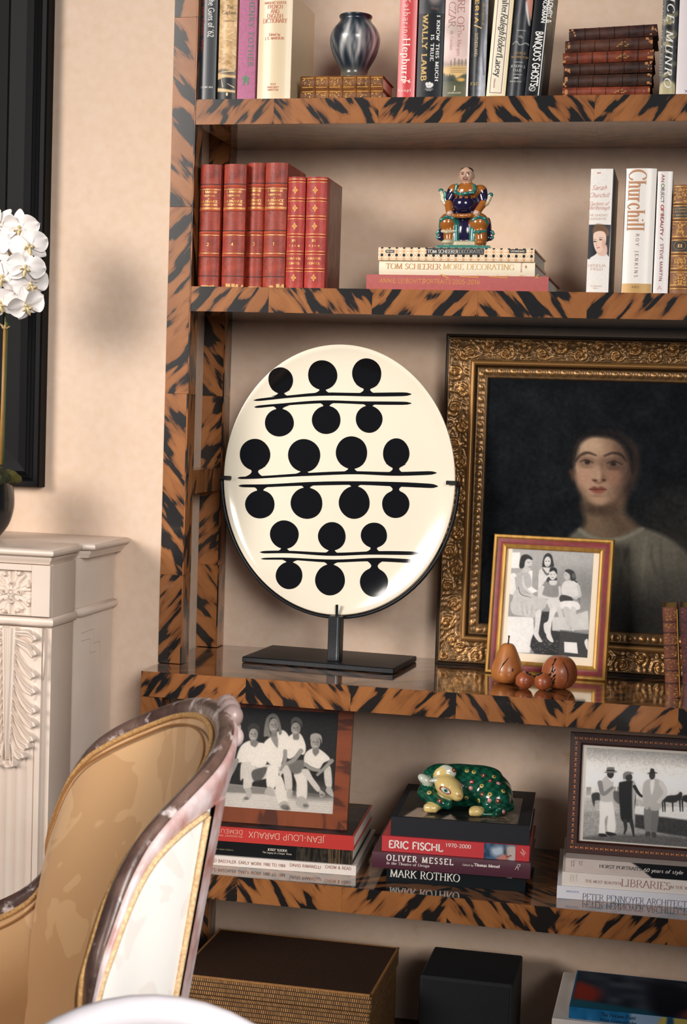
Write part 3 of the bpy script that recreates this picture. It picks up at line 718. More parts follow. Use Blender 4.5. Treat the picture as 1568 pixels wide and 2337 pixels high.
b.art(im, 0, 1, 'torn_jacket')
b.text("The", 525, 16, 15, 8, (96, 84, 60), 'serif', 0, y0=-.0007); b.text("Captain", 522.5, 28, 31, 8, (92, 70, 44), 'serif', 0, y0=-.0007)
b.text("HARTOG", 523, 48, 26, 3, (80, 62, 40), 'serif', 0, y0=-.0007)

b = Book("mauve cloth-bound book with green lettering down its spine", 'up', 540, 580, -40, 224, Y1, Z1, .16, mat('mauve_cloth', rgb(190, 118, 150), .8, noise=(160, .35)), 'dust-jacketed books on the top shelf', bulge=.0025)
b.text("HENRY FOTHER", 573, 74, 146, 11, (82, 132, 96), 'serif', track=.18)
lf = MB()
for k in range(5):
    a = 2*math.pi*k/5+math.pi/2; x, z = b.loc(561, 180); r = .0055
    lf.add([(x, -.0006, z), (x+r*math.cos(a-.5), -.0006, z+r*math.sin(a-.5)), (x+r*1.4*math.cos(a), -.0006, z+r*1.4*math.sin(a)), (x+r*math.cos(a+.5), -.0006, z+r*math.sin(a+.5))], [(0, 1, 2, 3)])
for dx in (-.004, .004): lf.box(x+dx-.0012, x+dx+.0012, -.0007, -.0005, z-.012, z-.004)
lf.build('printed_emblem', ink((60, 140, 90)), b.root)

b = Book("thick cream dictionary with red printed words beside a pair of small leather volumes", 'up', 584, 660, -22, 224, Y1, Z1, .19, paper((226, 205, 168)), 'dust-jacketed books on the top shelf', bulge=.007, pages=PAGESW)
for t, y, l, c in (("MANSION'S SHORTER", 6, 49, 5), ("FRENCH", 15, 34, 8), ("AND", 25.5, 19, 8), ("ENGLISH", 36, 36, 8.5), ("DICTIONARY", 47, 54, 9), ("Edited by", 78.5, 25, 5.5), ("J. E. MANSION", 87, 43, 5.5), ("HOLT", 192, 13, 4), ("RINEHART", 199, 26, 4), ("WINSTON", 205, 24, 4)):
    b.text(t, 627-(y-47)*.028, y, l, c, (196, 92, 62), 'serif', 0, y0=-.0006)
for u in (.9, .955): b.strip(0, 1, paper((240, 226, 196)), 'jacket_fold', .0004, u, u+.012)

# two small leather volumes under the vase
LT = leather('tan_calf', (142, 92, 46), (74, 40, 20))
YL = .045; zz = Z1
for k, (lab, yt, yb) in enumerate((("small gilt-tooled tan leather volume lying on the shelf under its twin", 204, 234), ("small gilt-tooled tan leather volume, upper of two beneath the vase", 172, 203))):
    b = Book(lab, 'flat', 684.5, 873.5, yt, yb, YL, zz, .115, LT, 'small leather volumes under the vase', bulge=.004, pages=PAGES)
    for i in range(1, 6): b.band(i/6+.01, .0018, LT)
    gl = MB(); r = random.Random(k)
    for i in range(6):
        xa, xb = (i/6+.025)*b.W-b.W/2, ((i+1)/6-.008)*b.W-b.W/2
        for z in (.16, .84): gl.box(xa, xb, float(b.yf(z*b.H))-.0006, float(b.yf(z*b.H))-.0001, z*b.H-.0005, z*b.H+.0005)
        for j in range(14):
            x, z = r.uniform(xa+.002, xb-.002), r.uniform(.25, .75)*b.H; y = float(b.yf(z)); s_ = r.uniform(.0006, .0013)
            gl.box(x-s_, x+s_, y-.0006, y-.0001, z-s_*.6, z+s_*.6)
    tag(gl.build('gilt_tooling', GILT, b.root), kind='stuff')
    zz += b.H+.0003
vx = at(808, 172, Y=.1)[0]; VZ = zz
vs = .000905
vt = thing('vase', "dark blue-grey marbled glazed vase standing on two small leather volumes", 'vase', (vx, .1, VZ))
prof = [(y, r) for y, r in ((171, 31), (166, 33), (158, 30), (148, 31), (136, 37), (122, 45), (108, 51), (92, 55), (78, 56), (64, 52), (54, 46), (46, 39), (40, 35), (36, 34.5), (33, 36), (30, 37), (28, 36), (28, 32), (33, 29), (45, 30), (70, 44))]
P_ = [((r)*vs, (171-y)*vs*1.0) for y, r in prof]
PC = crom(P_, 3)
n = 64; V = []; Cc = []; rr = np.random.RandomState(3)
ph = rr.rand(40, 4)
for (r, z) in PC:
    for k in range(n):
        a = 2*math.pi*k/n; V.append((r*math.cos(a), r*math.sin(a), z))
V = np.array(V); A = np.arctan2(V[:, 1], V[:, 0]); Zv = V[:, 2]/.13
st = np.zeros(len(V))
for k in range(40):
    c = (ph[k, 0]*2-1)*math.pi; wv = .05+.09*ph[k, 1]
    da = (A-c-.25*np.sin(4*Zv+ph[k, 2]*6)+math.pi) % (2*math.pi)-math.pi
    st = np.maximum(st, np.exp(-(da/wv)**2)*np.clip(np.sin(math.pi*np.clip((Zv-.05-.25*ph[k, 3])/.75, 0, 1)), 0, 1)*(.35+.65*ph[k, 2]))
st = np.clip(st*1.25, 0, 1); col = np.array([32, 42, 52])*(1-st[:, None])+np.array([208, 206, 202])*st[:, None]
low = np.clip((.22-Zv)/.12, 0, 1)[:, None]*.5; col = col*(1-low)+np.array([150, 132, 104])*low
Fq = [(i*n+k, i*n+(k+1) % n, (i+1)*n+(k+1) % n, (i+1)*n+k) for i in range(len(PC)-1) for k in range(n)]
np_mesh('body', V, Fq, attr_mat('marbled_glaze', .28, coat=.4), vt, smooth=True, cols=lin(col/255.))
MB().lathe([(.0005, 0), (.028, 0), (.029, .003), (.0005, .0031)], 32).build('foot', mat('vase_foot', rgb(110, 92, 70), .5), vt, smooth=True, sharp=40)

def leanbook(bk, deg):
    bk.root.rotation_euler.y = R(deg)
b = Book("scarlet dust-jacketed book with cream title and a running hound at its foot", 'up', 905.5, 945, -55, 222, Y1, Z1, .17, paper((206, 54, 58)), 'dust-jacketed books on the top shelf', bulge=.003, pages=PAGESW)
b.text("Katharine", 928, 40, 88, 16, (248, 226, 214), 'thinserif', track=.12); b.text("Hepburn", 926, 136, 92, 17, (250, 236, 226), 'serif', track=.1)
b.text("Knopf", 923, 206, 29, 6, (246, 220, 210), 'serif', 0, track=.2)
hd = Img(30, 22, base=(206, 54, 58))
for p in ([(4, 12), (12, 9), (20, 9), (26, 5)], [(8, 11), (3, 18)], [(12, 10), (9, 19)], [(19, 9), (24, 17)], [(21, 9), (28, 14)], [(4, 12), (1, 6)]): hd.line(p, (3, 2), (250, 232, 222))
b.art(hd, .115, .165, 'publisher_mark', .25, .8)
b.strip(0, 1, paper((236, 110, 108)), 'jacket_fold', .0005, .93, .99)

b = Book("black dust-jacketed book with gold and white capitals, right of the scarlet one", 'up', 949, 1007, -52, 221, Y1, Z1, .165, paper((24, 28, 33)), 'dust-jacketed books on the top shelf', bulge=.003)
im = Img(60, 60, base=(30, 34, 40)).noise(30, 12, 2); im.ell(36, 20, 18, 26, (140, 130, 128), 8, .9); im.ell(30, 30, 6, 3, (60, 56, 58), 3); im.ell(44, 30, 5, 3, (60, 56, 58), 3); im.line([(30, 50), (44, 52)], 4, (90, 70, 70), 3)
b.art(im, .70, 1)
b.text("WALLY LAMB", 969, 109, 142, 12, (206, 170, 96), 'slab', track=.12); b.text("I KNOW THIS MUCH", 998.5, 110, 142, 7, (230, 230, 226), 'slab', track=.12); b.text("IS TRUE", 986.5, 109, 56, 7, (230, 230, 226), 'slab', track=.12)
em = Img(26, 26, base=(24, 28, 33))
for p in ((8, 6), (14, 5), (19, 8)): em.ell(p[0], p[1], 3.4, 5, (226, 224, 220))
em.ell(13, 13, 7, 3, (226, 224, 220)); em.line([(5, 19), (21, 19)], 1.5, (200, 198, 194)); em.line([(8, 22.5), (18, 22.5)], 1.5, (200, 198, 194))
b.art(em, .055, .135, 'publisher_mark', .28, .72)

b = Book("pale pink book with a small painted landscape at the foot of its spine", 'up', 1009, 1067, -50, 221, Y1, Z1, .165, paper((224, 196, 188)), 'dust-jacketed books on the top shelf', bulge=.003)
im = spine_img(b, (224, 196, 188)).noise(14, 20, 5)
W_, H_ = im.w, im.h
pp = lambda y: canvas_px(b, im, 1038, y)[1]
im.ell(W_*.3, pp(62), W_*.3, 14, (178, 164, 154), 8, .5); im.poly([(-2, pp(140)), (W_*.3, pp(143)), (W_*.6, pp(139)), (W_+2, pp(141)), (W_+2, pp(158)), (-2, pp(160))], (150, 136, 116), 4, .7)
for x in (.3, .44, .6, .72, .86): im.line([(x*W_, pp(138+random.Random(int(x*99)).uniform(-5, 4))), (x*W_, pp(150))], 3, (120, 100, 88), 1.5, .7)
im.poly([(-2, pp(153)), (W_+2, pp(151)), (W_+2, pp(172)), (-2, pp(176))], (222, 182, 116), 4, .9)
for y in (155, 160, 164): im.line([(W_*.3, pp(y)), (W_, pp(y))], 2, (126, 106, 76), 1.5, .6)
im.poly([(-2, pp(168)), (W_*.15, pp(172)), (W_*.4, pp(170)), (W_*.55, pp(178)), (W_*.7, pp(172)), (W_*.85, pp(168)), (W_+2, pp(172)), (W_+2, H_+3), (-2, H_+3)], (70, 76, 52), 2.5)
for x, h in ((.06, 18), (.16, 16), (.26, 17), (.36, 12), (.6, 9), (.88, 15)): im.poly([(x*W_-4, pp(184)), (x*W_, pp(184-h)), (x*W_+4, pp(184))], (38, 46, 34), 1.5, smooth=False)
im.ell(W_*.7, pp(181), 9, 4, (214, 166, 84), 3); im.poly([(-2, pp(196)), (W_*.5, pp(192)), (W_+2, pp(198)), (W_+2, H_+3), (-2, H_+3)], (96, 96, 66), 5, .8)
b.art(im, 0, 1, 'printed_jacket')
b.text("EMPIRE OF", 1053, 6, 118, 15, (160, 92, 86), 'thinserif', y0=-.0007); b.text("CZAR", 1032, 33, 54, 15, (160, 92, 86), 'thinserif', y0=-.0007)
b.text("The Marquis", 1048, 98, 56, 8, (168, 108, 98), 'thinserif', y0=-.0007); b.text("de Custine", 1031, 92, 42, 7, (168, 108, 98), 'thinserif', y0=-.0007)
b.text("DOUBLEDAY", 1037, 212, 30, 3.5, (236, 226, 206), 'serif', 0, y0=-.0007); b.text("J", 1037, 201, 5, 9, (236, 226, 206), 'serif', 0, y0=-.0007)
b.strip(0, 1, paper((238, 222, 214)), 'jacket_fold', .0008, .93, 1)

b = Book("slim black book with gold capitals and a painted silvery reflection along its edge, right of the pink one", 'up', 1068, 1106, -48, 221, Y1, Z1, .165, paper((22, 25, 30)), 'dust-jacketed books on the top shelf', bulge=.006)
im = spine_img(b, (22, 25, 30)); W_, H_ = im.w, im.h
im.poly([(W_*.72, 0), (W_*.8, H_*.4), (W_*.58, H_*.7), (W_*.5, H_+2), (W_+2, H_+2), (W_+2, 0)], (196, 198, 206), 5, smooth=False).noise(14, 7, 9)  # silver-grey band paints the hinge's reflection onto the jacket
im.line([(W_*.85, H_*.3), (W_*.75, H_*.55), (W_*.86, H_*.8)], 3, (120, 122, 130), 3)
b.art(im, 0, 1, 'printed_jacket')
b.text("SIBERIA", 1089, 5, 88, 8, (222, 174, 74), 'bold', track=.25, y0=-.0007); b.text("/", 1091, 61, 8, 15, (214, 180, 110), 'serif', -90, y0=-.0007)
b.text("SUTHERLAND", 1087, 102, 50, 6.5, (206, 186, 140), 'serif', y0=-.0007); b.text("F.S.G", 1083, 191, 18, 6, (222, 190, 90), 'serif', 0, y0=-.0007)
b.text("The Princess of", 1104, 30, 50, 5, (196, 160, 90), 'serif', slant=.2, y0=-.0007)

b = Book("cream book with a thin dark red border round its spine title", 'up', 1109, 1152, -46, 221, Y1, Z1, .165, paper((228, 206, 152)), 'dust-jacketed books on the top shelf', bulge=.002)
b.strip(.02, .98, paper((240, 230, 206)), 'label_panel', .0003, .1, .88)
for u0, u1, l0, l1 in ((.16, .19, .04, .97), (.77, .8, .04, .97), (.16, .8, .036, .041), (.16, .8, .965, .97)): b.strip(l0, l1, ink((126, 44, 46)), 'border_line', .0006, u0, u1)
b.text("Walter", 1142, 6, 44, 13, (40, 38, 40), 'serif', y0=-.0009); b.text("Ralegh", 1140, 54, 46, 14, (40, 38, 40), 'serif', slant=.3, y0=-.0009); b.text("Robert", 1137, 103, 42, 14, (40, 38, 40), 'serif', slant=.3, y0=-.0009); b.text("Lacey", 1134, 151, 44, 14, (40, 38, 40), 'serif', y0=-.0009)
b.text("Atheneum", 1127, 190, 20, 4, (190, 130, 110), 'serif', y0=-.0009)
leanbook(b, 3.2)
b = Book("dark navy book with horizontal gold lines and a white cravat on its jacket", 'up', 1154, 1195, -46, 221, Y1, Z1, .165, paper((24, 29, 36)), 'dust-jacketed books on the top shelf', bulge=.006)
im = spine_img(b, (26, 31, 39)).noise(10, 10, 8); W_, H_ = im.w, im.h
pp = lambda y: canvas_px(b, im, 1175, y)[1]
im.poly([(W_*.72, pp(-50)), (W_*.62, pp(-5)), (W_*.8, pp(30)), (W_+2, pp(40)), (W_+2, pp(-50))], (216, 150, 130), 3); im.poly([(W_*.62, pp(4)), (W_*.7, pp(10)), (W_*.92, pp(50)), (W_*.86, pp(54)), (W_*.66, pp(24))], (240, 236, 230), 2)
im.line([(W_*.1, pp(50)), (W_*.35, pp(20)), (W_*.5, pp(-20))], 3, (64, 66, 70), 4)
im.line([(W_*.1, pp(100)), (W_*.3, pp(94)), (W_*.5, pp(102)), (W_*.8, pp(97)), (W_*.98, pp(100))], (2, 3), (150, 150, 146), 1.5)
im.line([(W_*.4, pp(82)), (W_*.6, pp(86)), (W_*.5, pp(80))], 2, (150, 150, 146), 1.5)
for y in (69, 141, 169): im.line([(W_*.3, pp(y)), (W_*.75, pp(y))], 1.5, (170, 166, 158), 1)
b.art(im, 0, 1, 'printed_jacket')
for t, y, l, c, cl in (("GEORGE", 121, 26, 4.5, (178, 140, 84)), ("WASHINGTON", 130, 36, 4.5, (178, 140, 84)), ("JOSEPH J.", 151, 32, 5, (206, 206, 202)), ("ELLIS", 160, 18, 5, (206, 206, 202)), ("x", 177, 12, 5, (220, 220, 216)), ("KNOPF", 186, 26, 3, (200, 200, 196))):
    b.text(t, 1181-(y-121)*.09, y, l, c, cl, 'serif', 0, y0=-.0009)
leanbook(b, 3.3)
b = Book("narrow black paperback with tall white capitals and grass on its front cover", 'up', 1197, 1229, -48, 221, Y1, Z1, .155, paper((22, 25, 29), .3), 'dust-jacketed books on the top shelf', bulge=.001, board=.0006, inset=.0012)
b.text("BANQUO'S GHOSTS", 1219, 134, 118, 15, (240, 238, 232), 'bold', y0=-.0006); b.text("LOWRY &", 1242, 24, 50, 9, (240, 238, 232), 'bold', y0=-.0006); b.text("KORMAN", 1229, 24, 52, 9, (240, 238, 232), 'bold', y0=-.0006)
b.strip(0, 1, paper((226, 226, 224)), 'jacket_fold', .0006, .93, 1)
im = Img(24, 24, base=(22, 25, 29)); im.ell(12, 12, 10, 10, (216, 214, 210)); im.ell(12, 12, 7.5, 7.5, (30, 33, 37)); im.line([(8, 16), (12, 11), (16, 8)], 3, (216, 214, 210))
b.art(im, .045, .1, 'publisher_mark', .2, .75)
im = Img(90, 150, base=(24, 28, 32)); r = random.Random(4)
for k in range(90): im.line([(r.uniform(0, 90), r.uniform(0, 30)), (r.uniform(0, 90), r.uniform(10, 64))], (1, 3), r.choice([(120, 124, 96), (170, 166, 140), (70, 80, 66), (40, 46, 44)]), 1)
im.poly([(5, 96), (16, 92), (22, 108), (16, 150), (4, 150)], (150, 152, 154), 4, .8); im.poly([(16, 96), (26, 100), (24, 128), (18, 120)], (90, 94, 98), 4, .8)
V = im.sheet('front_cover_print', (b.W/2+.0004, .003, b.H-.004), (0, .148, 0), (0, 0, -(b.H-.008)), JACKET, b.root)
leanbook(b, 4.0)

# leather stack leaning against the jacketed book
ST = [(1283.7, 1483, 204, 224.5, 'faded red leather volume lying flat at the bottom of the leather stack', (150, 74, 52), (92, 40, 28), .3),
      (1285, 1487, 176, 203, 'dark brown leather volume second from the bottom of the leather stack', (74, 46, 34), (36, 26, 24), .7),
      (1287, 1488.5, 150, 175.5, 'worn dark volume with chipped pale corners, third from the bottom of the leather stack', (78, 46, 34), (34, 25, 24), 1.3),
      (1284.7, 1492, 120, 145, 'worn red-brown leather volume in the middle of the leather stack', (138, 66, 42), (74, 36, 26), 1.6),
      (1290, 1490, 92, 119, 'brown leather volume second from the top of the leather stack', (96, 56, 40), (44, 30, 27), 1.9),
      (1299, 1500, 64, 91, 'darkest brown leather volume crowning the leather stack', (78, 46, 38), (36, 25, 25), 2.2)]
zz = Z1
for k, (xl, xr, yt, yb, lab, c1, c2, tl) in enumerate(ST):
    lm = leather('antique_leather_%s' % 'abcdef'[k], c1, c2)
    b = Book(lab, 'flat', xl, xr, yt, yb, .010, zz, .13, lm, 'antique leather volumes in a flat stack', bulge=.004)
    for i in range(1, 6): b.band(i/6+.01*(k % 3-1), .0016, leather('antique_leather_%s' % 'abcdef'[(k+1) % 6], *ST[(k+1) % 6][5:7]) if k == 3 else lm, proud=.0018)
    wr = MB(); r = random.Random(k+7)
    for j in range(9):
        e = r.choice((-1, 1)); x = e*(b.W/2-r.uniform(.0, .012)); z = r.uniform(.08, .92)*b.H; y = float(b.yf(z)); s_ = r.uniform(.0008, .003)
        wr.box(max(-b.W/2, x-s_), min(b.W/2, x+s_), y-.0004, y+.0002, max(.0005, z-s_*1.2), min(b.H-.0005, z+s_*1.2))
    tag(wr.build('worn_patch', mat('worn_leather_edge', rgb(186, 128, 78), .8), b.root), kind='stuff')
    if k in (0, 3, 4):
        g = MB()
        for j in range(10): x = (.1+.02*(j % 5)+.04*(j//5))*b.W; z = (.3+.12*(j % 4))*b.H; y = float(b.yf(z)); g.box(x-.002, x+.002, y-.0005, y, z-.0006, z+.0006)
        tag(g.build('gilt_tooling', GILT, b.root), kind='stuff')
    b.root.rotation_euler.y = -R(tl)
    b.root.location.z = zz+.0002+(b.W/2)*math.sin(R(tl-(ST[k-1][7] if k else 0)))*1.05
    zz = b.root.location.z+b.H+.0002
b = Book("book jacketed in dark leafy print with slanting white capitals, near the frame edge", 'up', 1504, 1540, -40, 219, Y1, Z1, .165, paper((34, 36, 34)), 'dust-jacketed books on the top shelf', bulge=.003)
im = spine_img(b, (30, 33, 33)).noise(18, 9, 2); W_, H_ = im.w, im.h; r = random.Random(2)
for k in range(34):
    y = r.uniform(.25, 1)*H_; x = r.uniform(0, W_)
    im.poly([(x, y), (x+r.uniform(4, 12), y-r.uniform(2, 8)), (x+r.uniform(8, 18), y+r.uniform(-3, 3)), (x+5, y+r.uniform(2, 6))], r.choice([(166, 156, 112), (196, 186, 146), (110, 108, 80), (60, 62, 52)]), 2, .8)
im.poly([(0, H_*.9), (W_*.5, H_*.86), (W_, H_*.9), (W_, H_), (0, H_)], (190, 178, 134), 3)
b.art(im, 0, 1, 'printed_jacket')
b.text("ALICE MUNRO", 1529, 73, 232, 15, (244, 242, 236), 'serif', track=.22, slant=.25, y0=-.0008)
b.text("THE LOVE OF A GOOD", 1511, 70, 190, 4, (200, 200, 190), 'serif', track=.4, y0=-.0008)
b = Book("plain white book at the right end of the top shelf", 'up', 1542, 1612, -30, 218, Y1, Z1, .17, paper((236, 226, 226)), 'dust-jacketed books on the top shelf', bulge=.003, pages=PAGESW)
b.text("y", 1566, 206, 6, 6, (120, 110, 160), 'serif', 0)

# ---------------------------------------------------------------- shelf two
RL = leather('red_morocco', (164, 60, 40), (104, 36, 27)); RB = leather('red_morocco_rib', (186, 78, 48), (140, 50, 36)); DK = mat('dark_rule', rgb(58, 24, 22), .6)
GT = mat('gilt_lettering', rgb(214, 160, 84), .38, metal=.35)
CHIP = mat('chipped_leather', rgb(216, 172, 110), .85, noise=(60, .5))
def redbook(lab, xl, xr, yt, Y, num, seed):
    b = Book(lab, 'up', xl, xr, yt, 653, Y, Z2, .155, RL, 'tall red leather volumes', bulge=.007)
    yb = lambda py: (b.loc((xl+xr)/2, py)[1])/b.H
    f = lambda y: (658-y)/(658-374.)      # fractions read on the first spine
    for y, wd, m_, nm in ((421, 2.0, DK, 'dark_rule'), (483, 2.0, DK, 'dark_rule'), (528, 2.2, DK, 'dark_rule'), (589, 2.0, DK, 'dark_rule'), (633, 2.0, DK, 'dark_rule')):
        b.strip(f(y), f(y-wd), m_, nm, .0003)
    for y in (425, 480, 532, 585): b.band(f(y), .0028, RB, proud=.0012)
    for y in (432.5, 475, 477.5, 538, 580): b.strip(f(y), f(y-1.3), GT, 'gilt_line', .0005)
    for t, y, l, c in (("A. RAMBAUD", 438, 33, 4.6), ("HISTOIRE", 447, 27, 3.6), ("DE", 454, 5, 2.4), ("LA FRANCE", 460, 39, 4.8), ("CONTEMPORAINE", 467.5, 38, 4.2), (num, 558, 5, 7)):
        b.text(t, (xl+xr)/2+3.2-(y-520)*.02, 651-(651-y)*(651-yt)/(651-375), l*(xr-xl)/47., c, (214, 164, 92), 'serif', 0, y0=-.0006, metal=1)
    r = random.Random(seed); ch = MB()
    for j in range(8):
        u = r.uniform(.3, .95)*b.W; s_ = r.uniform(.002, .006); y = float(b.yf(u))
        ch.box(u-b.W/2-s_, min(u-b.W/2+s_, b.W/2), y-.0005, y+.001, .0006, r.uniform(.002, .009 if seed in (2, 4) else .004))
    ch.build('chipped_edge', CHIP, b.root)
    return b
redbook("tall red leather volume at the far left of the shelf, numbered 2", 449, 496, 375, .013, '2', 1)
redbook("tall red leather volume with chipped foot, second from the left", 503, 553, 374, .012, '4', 2)
redbook("tall red leather volume set back from its neighbours, third from the left", 557.5, 596, 371, .030, '3', 3)
redbook("tall red leather volume with torn head cap, numbered 1, fourth from the left", 597, 647, 371, .012, '1', 4)
def fleuron(parent, x, z, s, yfun):
    mb = MB(); q = []
    for k in range(4):
        a = math.pi/2*k
        for d, r_ in ((0, 1.0), (.5, .62), (-.5, .62)):
            q.append((x+s*.55*r_*math.cos(a+d), z+s*.75*r_*math.sin(a+d), s*(.24 if d == 0 else .17)))
    for px_, pz, rr_ in q+[(x, z, s*.2)]:
        y = float(yfun(np.array([px_]), np.array([pz]))[0])-.0006
        mb.add([(px_-rr_, y, pz), (px_, y, pz-rr_), (px_+rr_, y, pz), (px_, y, pz+rr_)], [(0, 1, 2, 3)])
    return mb.build('gilt_fleuron', GT, parent, fix=False)
RM = leather('bright_red_calf', (176, 54, 44), (134, 36, 32)); RMB = mat('marbled_board', rgb(128, 74, 56), .5, noise=(60, .9), col2=rgb(70, 38, 34), nscale=(1, 1, .45), coat=.3)
def redgilt(lab, xl, xr, Y):
    b = Book(lab, 'up', xl, xr, 403, 655, Y, Z2, .14, RM, 'shorter red volumes with gilt fleurons', bulge=.006)
    f = lambda y: (656-y)/(656-403.)
    for y in (412, 455, 495, 536, 575, 614):
        b.band(f(y), .0013, RM, proud=.0012)
        for d in (-3, 3.4): b.strip(f(y+d), f(y+d-1.0), GT, 'gilt_line', .0004)
    for y in (434, 475, 516, 634): fleuron(b.root, b.loc((xl+xr)/2+3-(y-520)*.02, y)[0], b.loc((xl+xr)/2, y)[1], .0072, b.yfun)
    for t, y, l, c in (("III", 549, 9, 5), ("T. I & II", 561, 26, 4), ("BOUVIER", 590, 32, 4.4), ("CONTES", 601, 27, 4.4)): b.text(t, (xl+xr)/2+2-(y-520)*.02, y, l, c, (214, 160, 84), 'serif', 0, y0=-.0006, metal=1)
    return b
redgilt("shorter red volume with gilt fleurons, beside the tall red set", 649.5, 689, .014)
b = redgilt("shorter red volume with marbled side board, last of the red row", 692, 738, .014)
MB().box(b.W/2, b.W/2+.0006, .03, .138, .002, b.H-.002).build('marbled_side', RMB, b.root)

# stack under the figurine
YS = .014
b1 = Book("dusty rose art book with yellow lettering at the bottom of the figurine's stack", 'flat', 836, 1252, 625.5, 660.5, YS, Z2, .255, mat('rose_cloth', rgb(176, 84, 80), .6, noise=(120, .25)), 'art books under the seated figurine', bulge=.001, pages=PAGESW)
b1.text("ANNIE LEIBOVITZ", 918, 641, 103, 9.8, (222, 164, 70), 'light', track=.05); b1.text("PORTRAITS", 998, 642.5, 62, 9.8, (222, 164, 70), 'light', track=.05); b1.text("2005-2016", 1064, 643.5, 62, 9.8, (222, 164, 70), 'light', track=.02)
g = MB()
for x0, z0_, x1, z1_ in ((1003, 626, 1025, 635), (1012, 626, 1004, 629), (1049, 631, 1092, 633), (1091, 626, 1091, 632), (1116, 631.5, 1158, 634), (1136, 626, 1136, 633), (1158, 627, 1158, 634), (1186, 630, 1194, 627), (1222, 635, 1229, 626), (1222, 635, 1230, 634)):
    a = b1.loc(x0, z0_); c = b1.loc(x1, z1_); d = Vector((c[0]-a[0], c[1]-a[1])).normalized()*.0006
    g.add([(a[0]-d.y, -.0005, a[1]+d.x), (a[0]+d.y, -.0005, a[1]-d.x), (c[0]+d.y, -.0005, c[1]-d.x), (c[0]-d.y, -.0005, c[1]+d.x)], [(0, 1, 2, 3)])
g.build('cover_lettering', ink((222, 170, 60)), b1.root)
zz = Z2+b1.H+.0003
b2 = Book("cream art book with gold serif title, middle of the figurine's stack", 'flat', 865, 1221, 592, 624, YS+.002, zz, .235, paper((238, 226, 200)), 'art books under the seated figurine', bulge=.003, pages=PAGESW)
b2.text("TOM SCHEERER", 943.5, 608, 126, 12.5, (188, 132, 74), 'didone'); b2.text("MORE DECORATING", 1092, 609, 160, 12.5, (206, 168, 110), 'didone')
b2.text("VENDOME", 1190, 609, 24, 3, (170, 90, 80), 'sans', -90)
b2.text("*", 1201, 609, 10, 11, (170, 90, 80), 'thinserif', 90)
zz += b2.H+.0003
b3 = Book("book patterned like woven cane with a dark title label, on top of the figurine's stack", 'flat', 863.5, 1220, 560.5, 590.5, YS-.002, zz, .235, paper((226, 196, 158)), 'art books under the seated figurine', bulge=.001, pages=PAGESW)
im = Img(int(b3.W*1900), int(b3.H*1900), base=(240, 222, 192)); pw = im.h/2.0*1.16
for i in range(-1, int(im.w/pw)+2):
    for j in range(-1, 3):
        for o in (0, .5):
            cx, cy = (i+o)*pw, (j+o)*pw
            if o == 0:
                for dx, dy in ((1, 0), (0, 1)): im.line([(cx-dx*pw*.5-dy*pw*.5, cy-dy*pw*.5-dx*pw*.5), (cx+dx*pw*.5-dy*pw*.5, cy+dy*pw*.5-dx*pw*.5)], 2.2, (205, 140, 92), 1.2, .8)
                for s_ in (1, -1): im.line([(cx-pw*.5, cy-s_*pw*.5), (cx+pw*.5, cy+s_*pw*.5)], 2.0, (205, 140, 92), 1.2, .7)
for i in range(-1, int(im.w/pw)+2):
    for j in range(-1, 3):
        cx, cy = (i+.5)*pw, (j)*pw; im.ell(cx, cy, pw*.2, pw*.2, (34, 30, 30), 1.2)
b3.art(im, 0, 1, 'cane_print')
def lab_box(bk, x0, x1, y0, y1, c, nm='title_label', y=-.0005):
    a = bk.loc(x0, y1); d = bk.loc(x1, y0)
    return MB().box(a[0], d[0], y-.0001, y, a[1], d[1]).build(nm, ink(c), bk.root)
lab_box(b3, 973.5, 1105, 567, 580.5, (36, 32, 32)); lab_box(b3, 880, 900, 570.3, 577, (36, 32, 32)); lab_box(b3, 1162, 1201, 569, 577.5, (36, 32, 32))
b3.text("TOM SCHEERER", 1011, 574, 70, 8, (244, 238, 226), 'serif', y0=-.0009, flat=1); b3.text("DECORATES", 1075, 574, 54, 8, (206, 204, 198), 'thinserif', y0=-.0009, flat=1); b3.text("READ", 890, 573.6, 15, 3.2, (230, 220, 200), 'bold', y0=-.0009, flat=1); b3.text("VENDOME", 1181.5, 573.4, 31, 3.2, (230, 220, 200), 'bold', y0=-.0009, flat=1)
FIGZ = zz+b3.H

b = Book("white book with a small painted face and pink script on its spine", 'up', 1337.5, 1390, 385, 667, .012, Z2, .165, paper((22, 24, 28)), 'upright books at the right of the figurine', bulge=.002)
im = Img(int(b.W*2000), int(b.H*2000), src=[(322, 135), (637, 135), (603, 1668), (312, 1668)], base=(240, 234, 226))
im.poly([(318, 855), (620, 855), (603, 1275), (312, 1275)], (24, 28, 36), 2, smooth=False)
im.poly([(372, 950), (400, 860), (480, 850), (560, 880), (600, 960), (560, 1000), (420, 990)], (112, 82, 58), 14).noise(3, 6, 1)
im.poly([(350, 1275), (420, 1220), (470, 1180), (540, 1190), (590, 1230), (605, 1280)], (236, 230, 226), 6); im.poly([(430, 1150), (560, 1100), (570, 1220), (470, 1230)], (226, 190, 170), 8)
im.poly([(382, 1010), (392, 960), (450, 935), (520, 940), (556, 980), (560, 1060), (530, 1140), (480, 1190), (430, 1180), (395, 1110)], (238, 206, 186), 6)
im.ell(530, 1090, 26, 60, (214, 150, 130), 22, .6); im.ell(408, 1062, 20, 9, (70, 58, 52), 6); im.ell(486, 1040, 22, 9, (70, 58, 52), 6); im.line([(390, 1040), (425, 1036)], 7, (150, 110, 90), 5); im.line([(462, 1018), (515, 1016)], 7, (150, 110, 90), 5)
im.line([(440, 1050), (428, 1105), (446, 1112)], 7, (206, 160, 138), 5); im.line([(440, 1141), (458, 1137), (474, 1134)], 11, (196, 90, 82), 6)
b.art(im, 0, 1, 'printed_jacket', 0, .96)
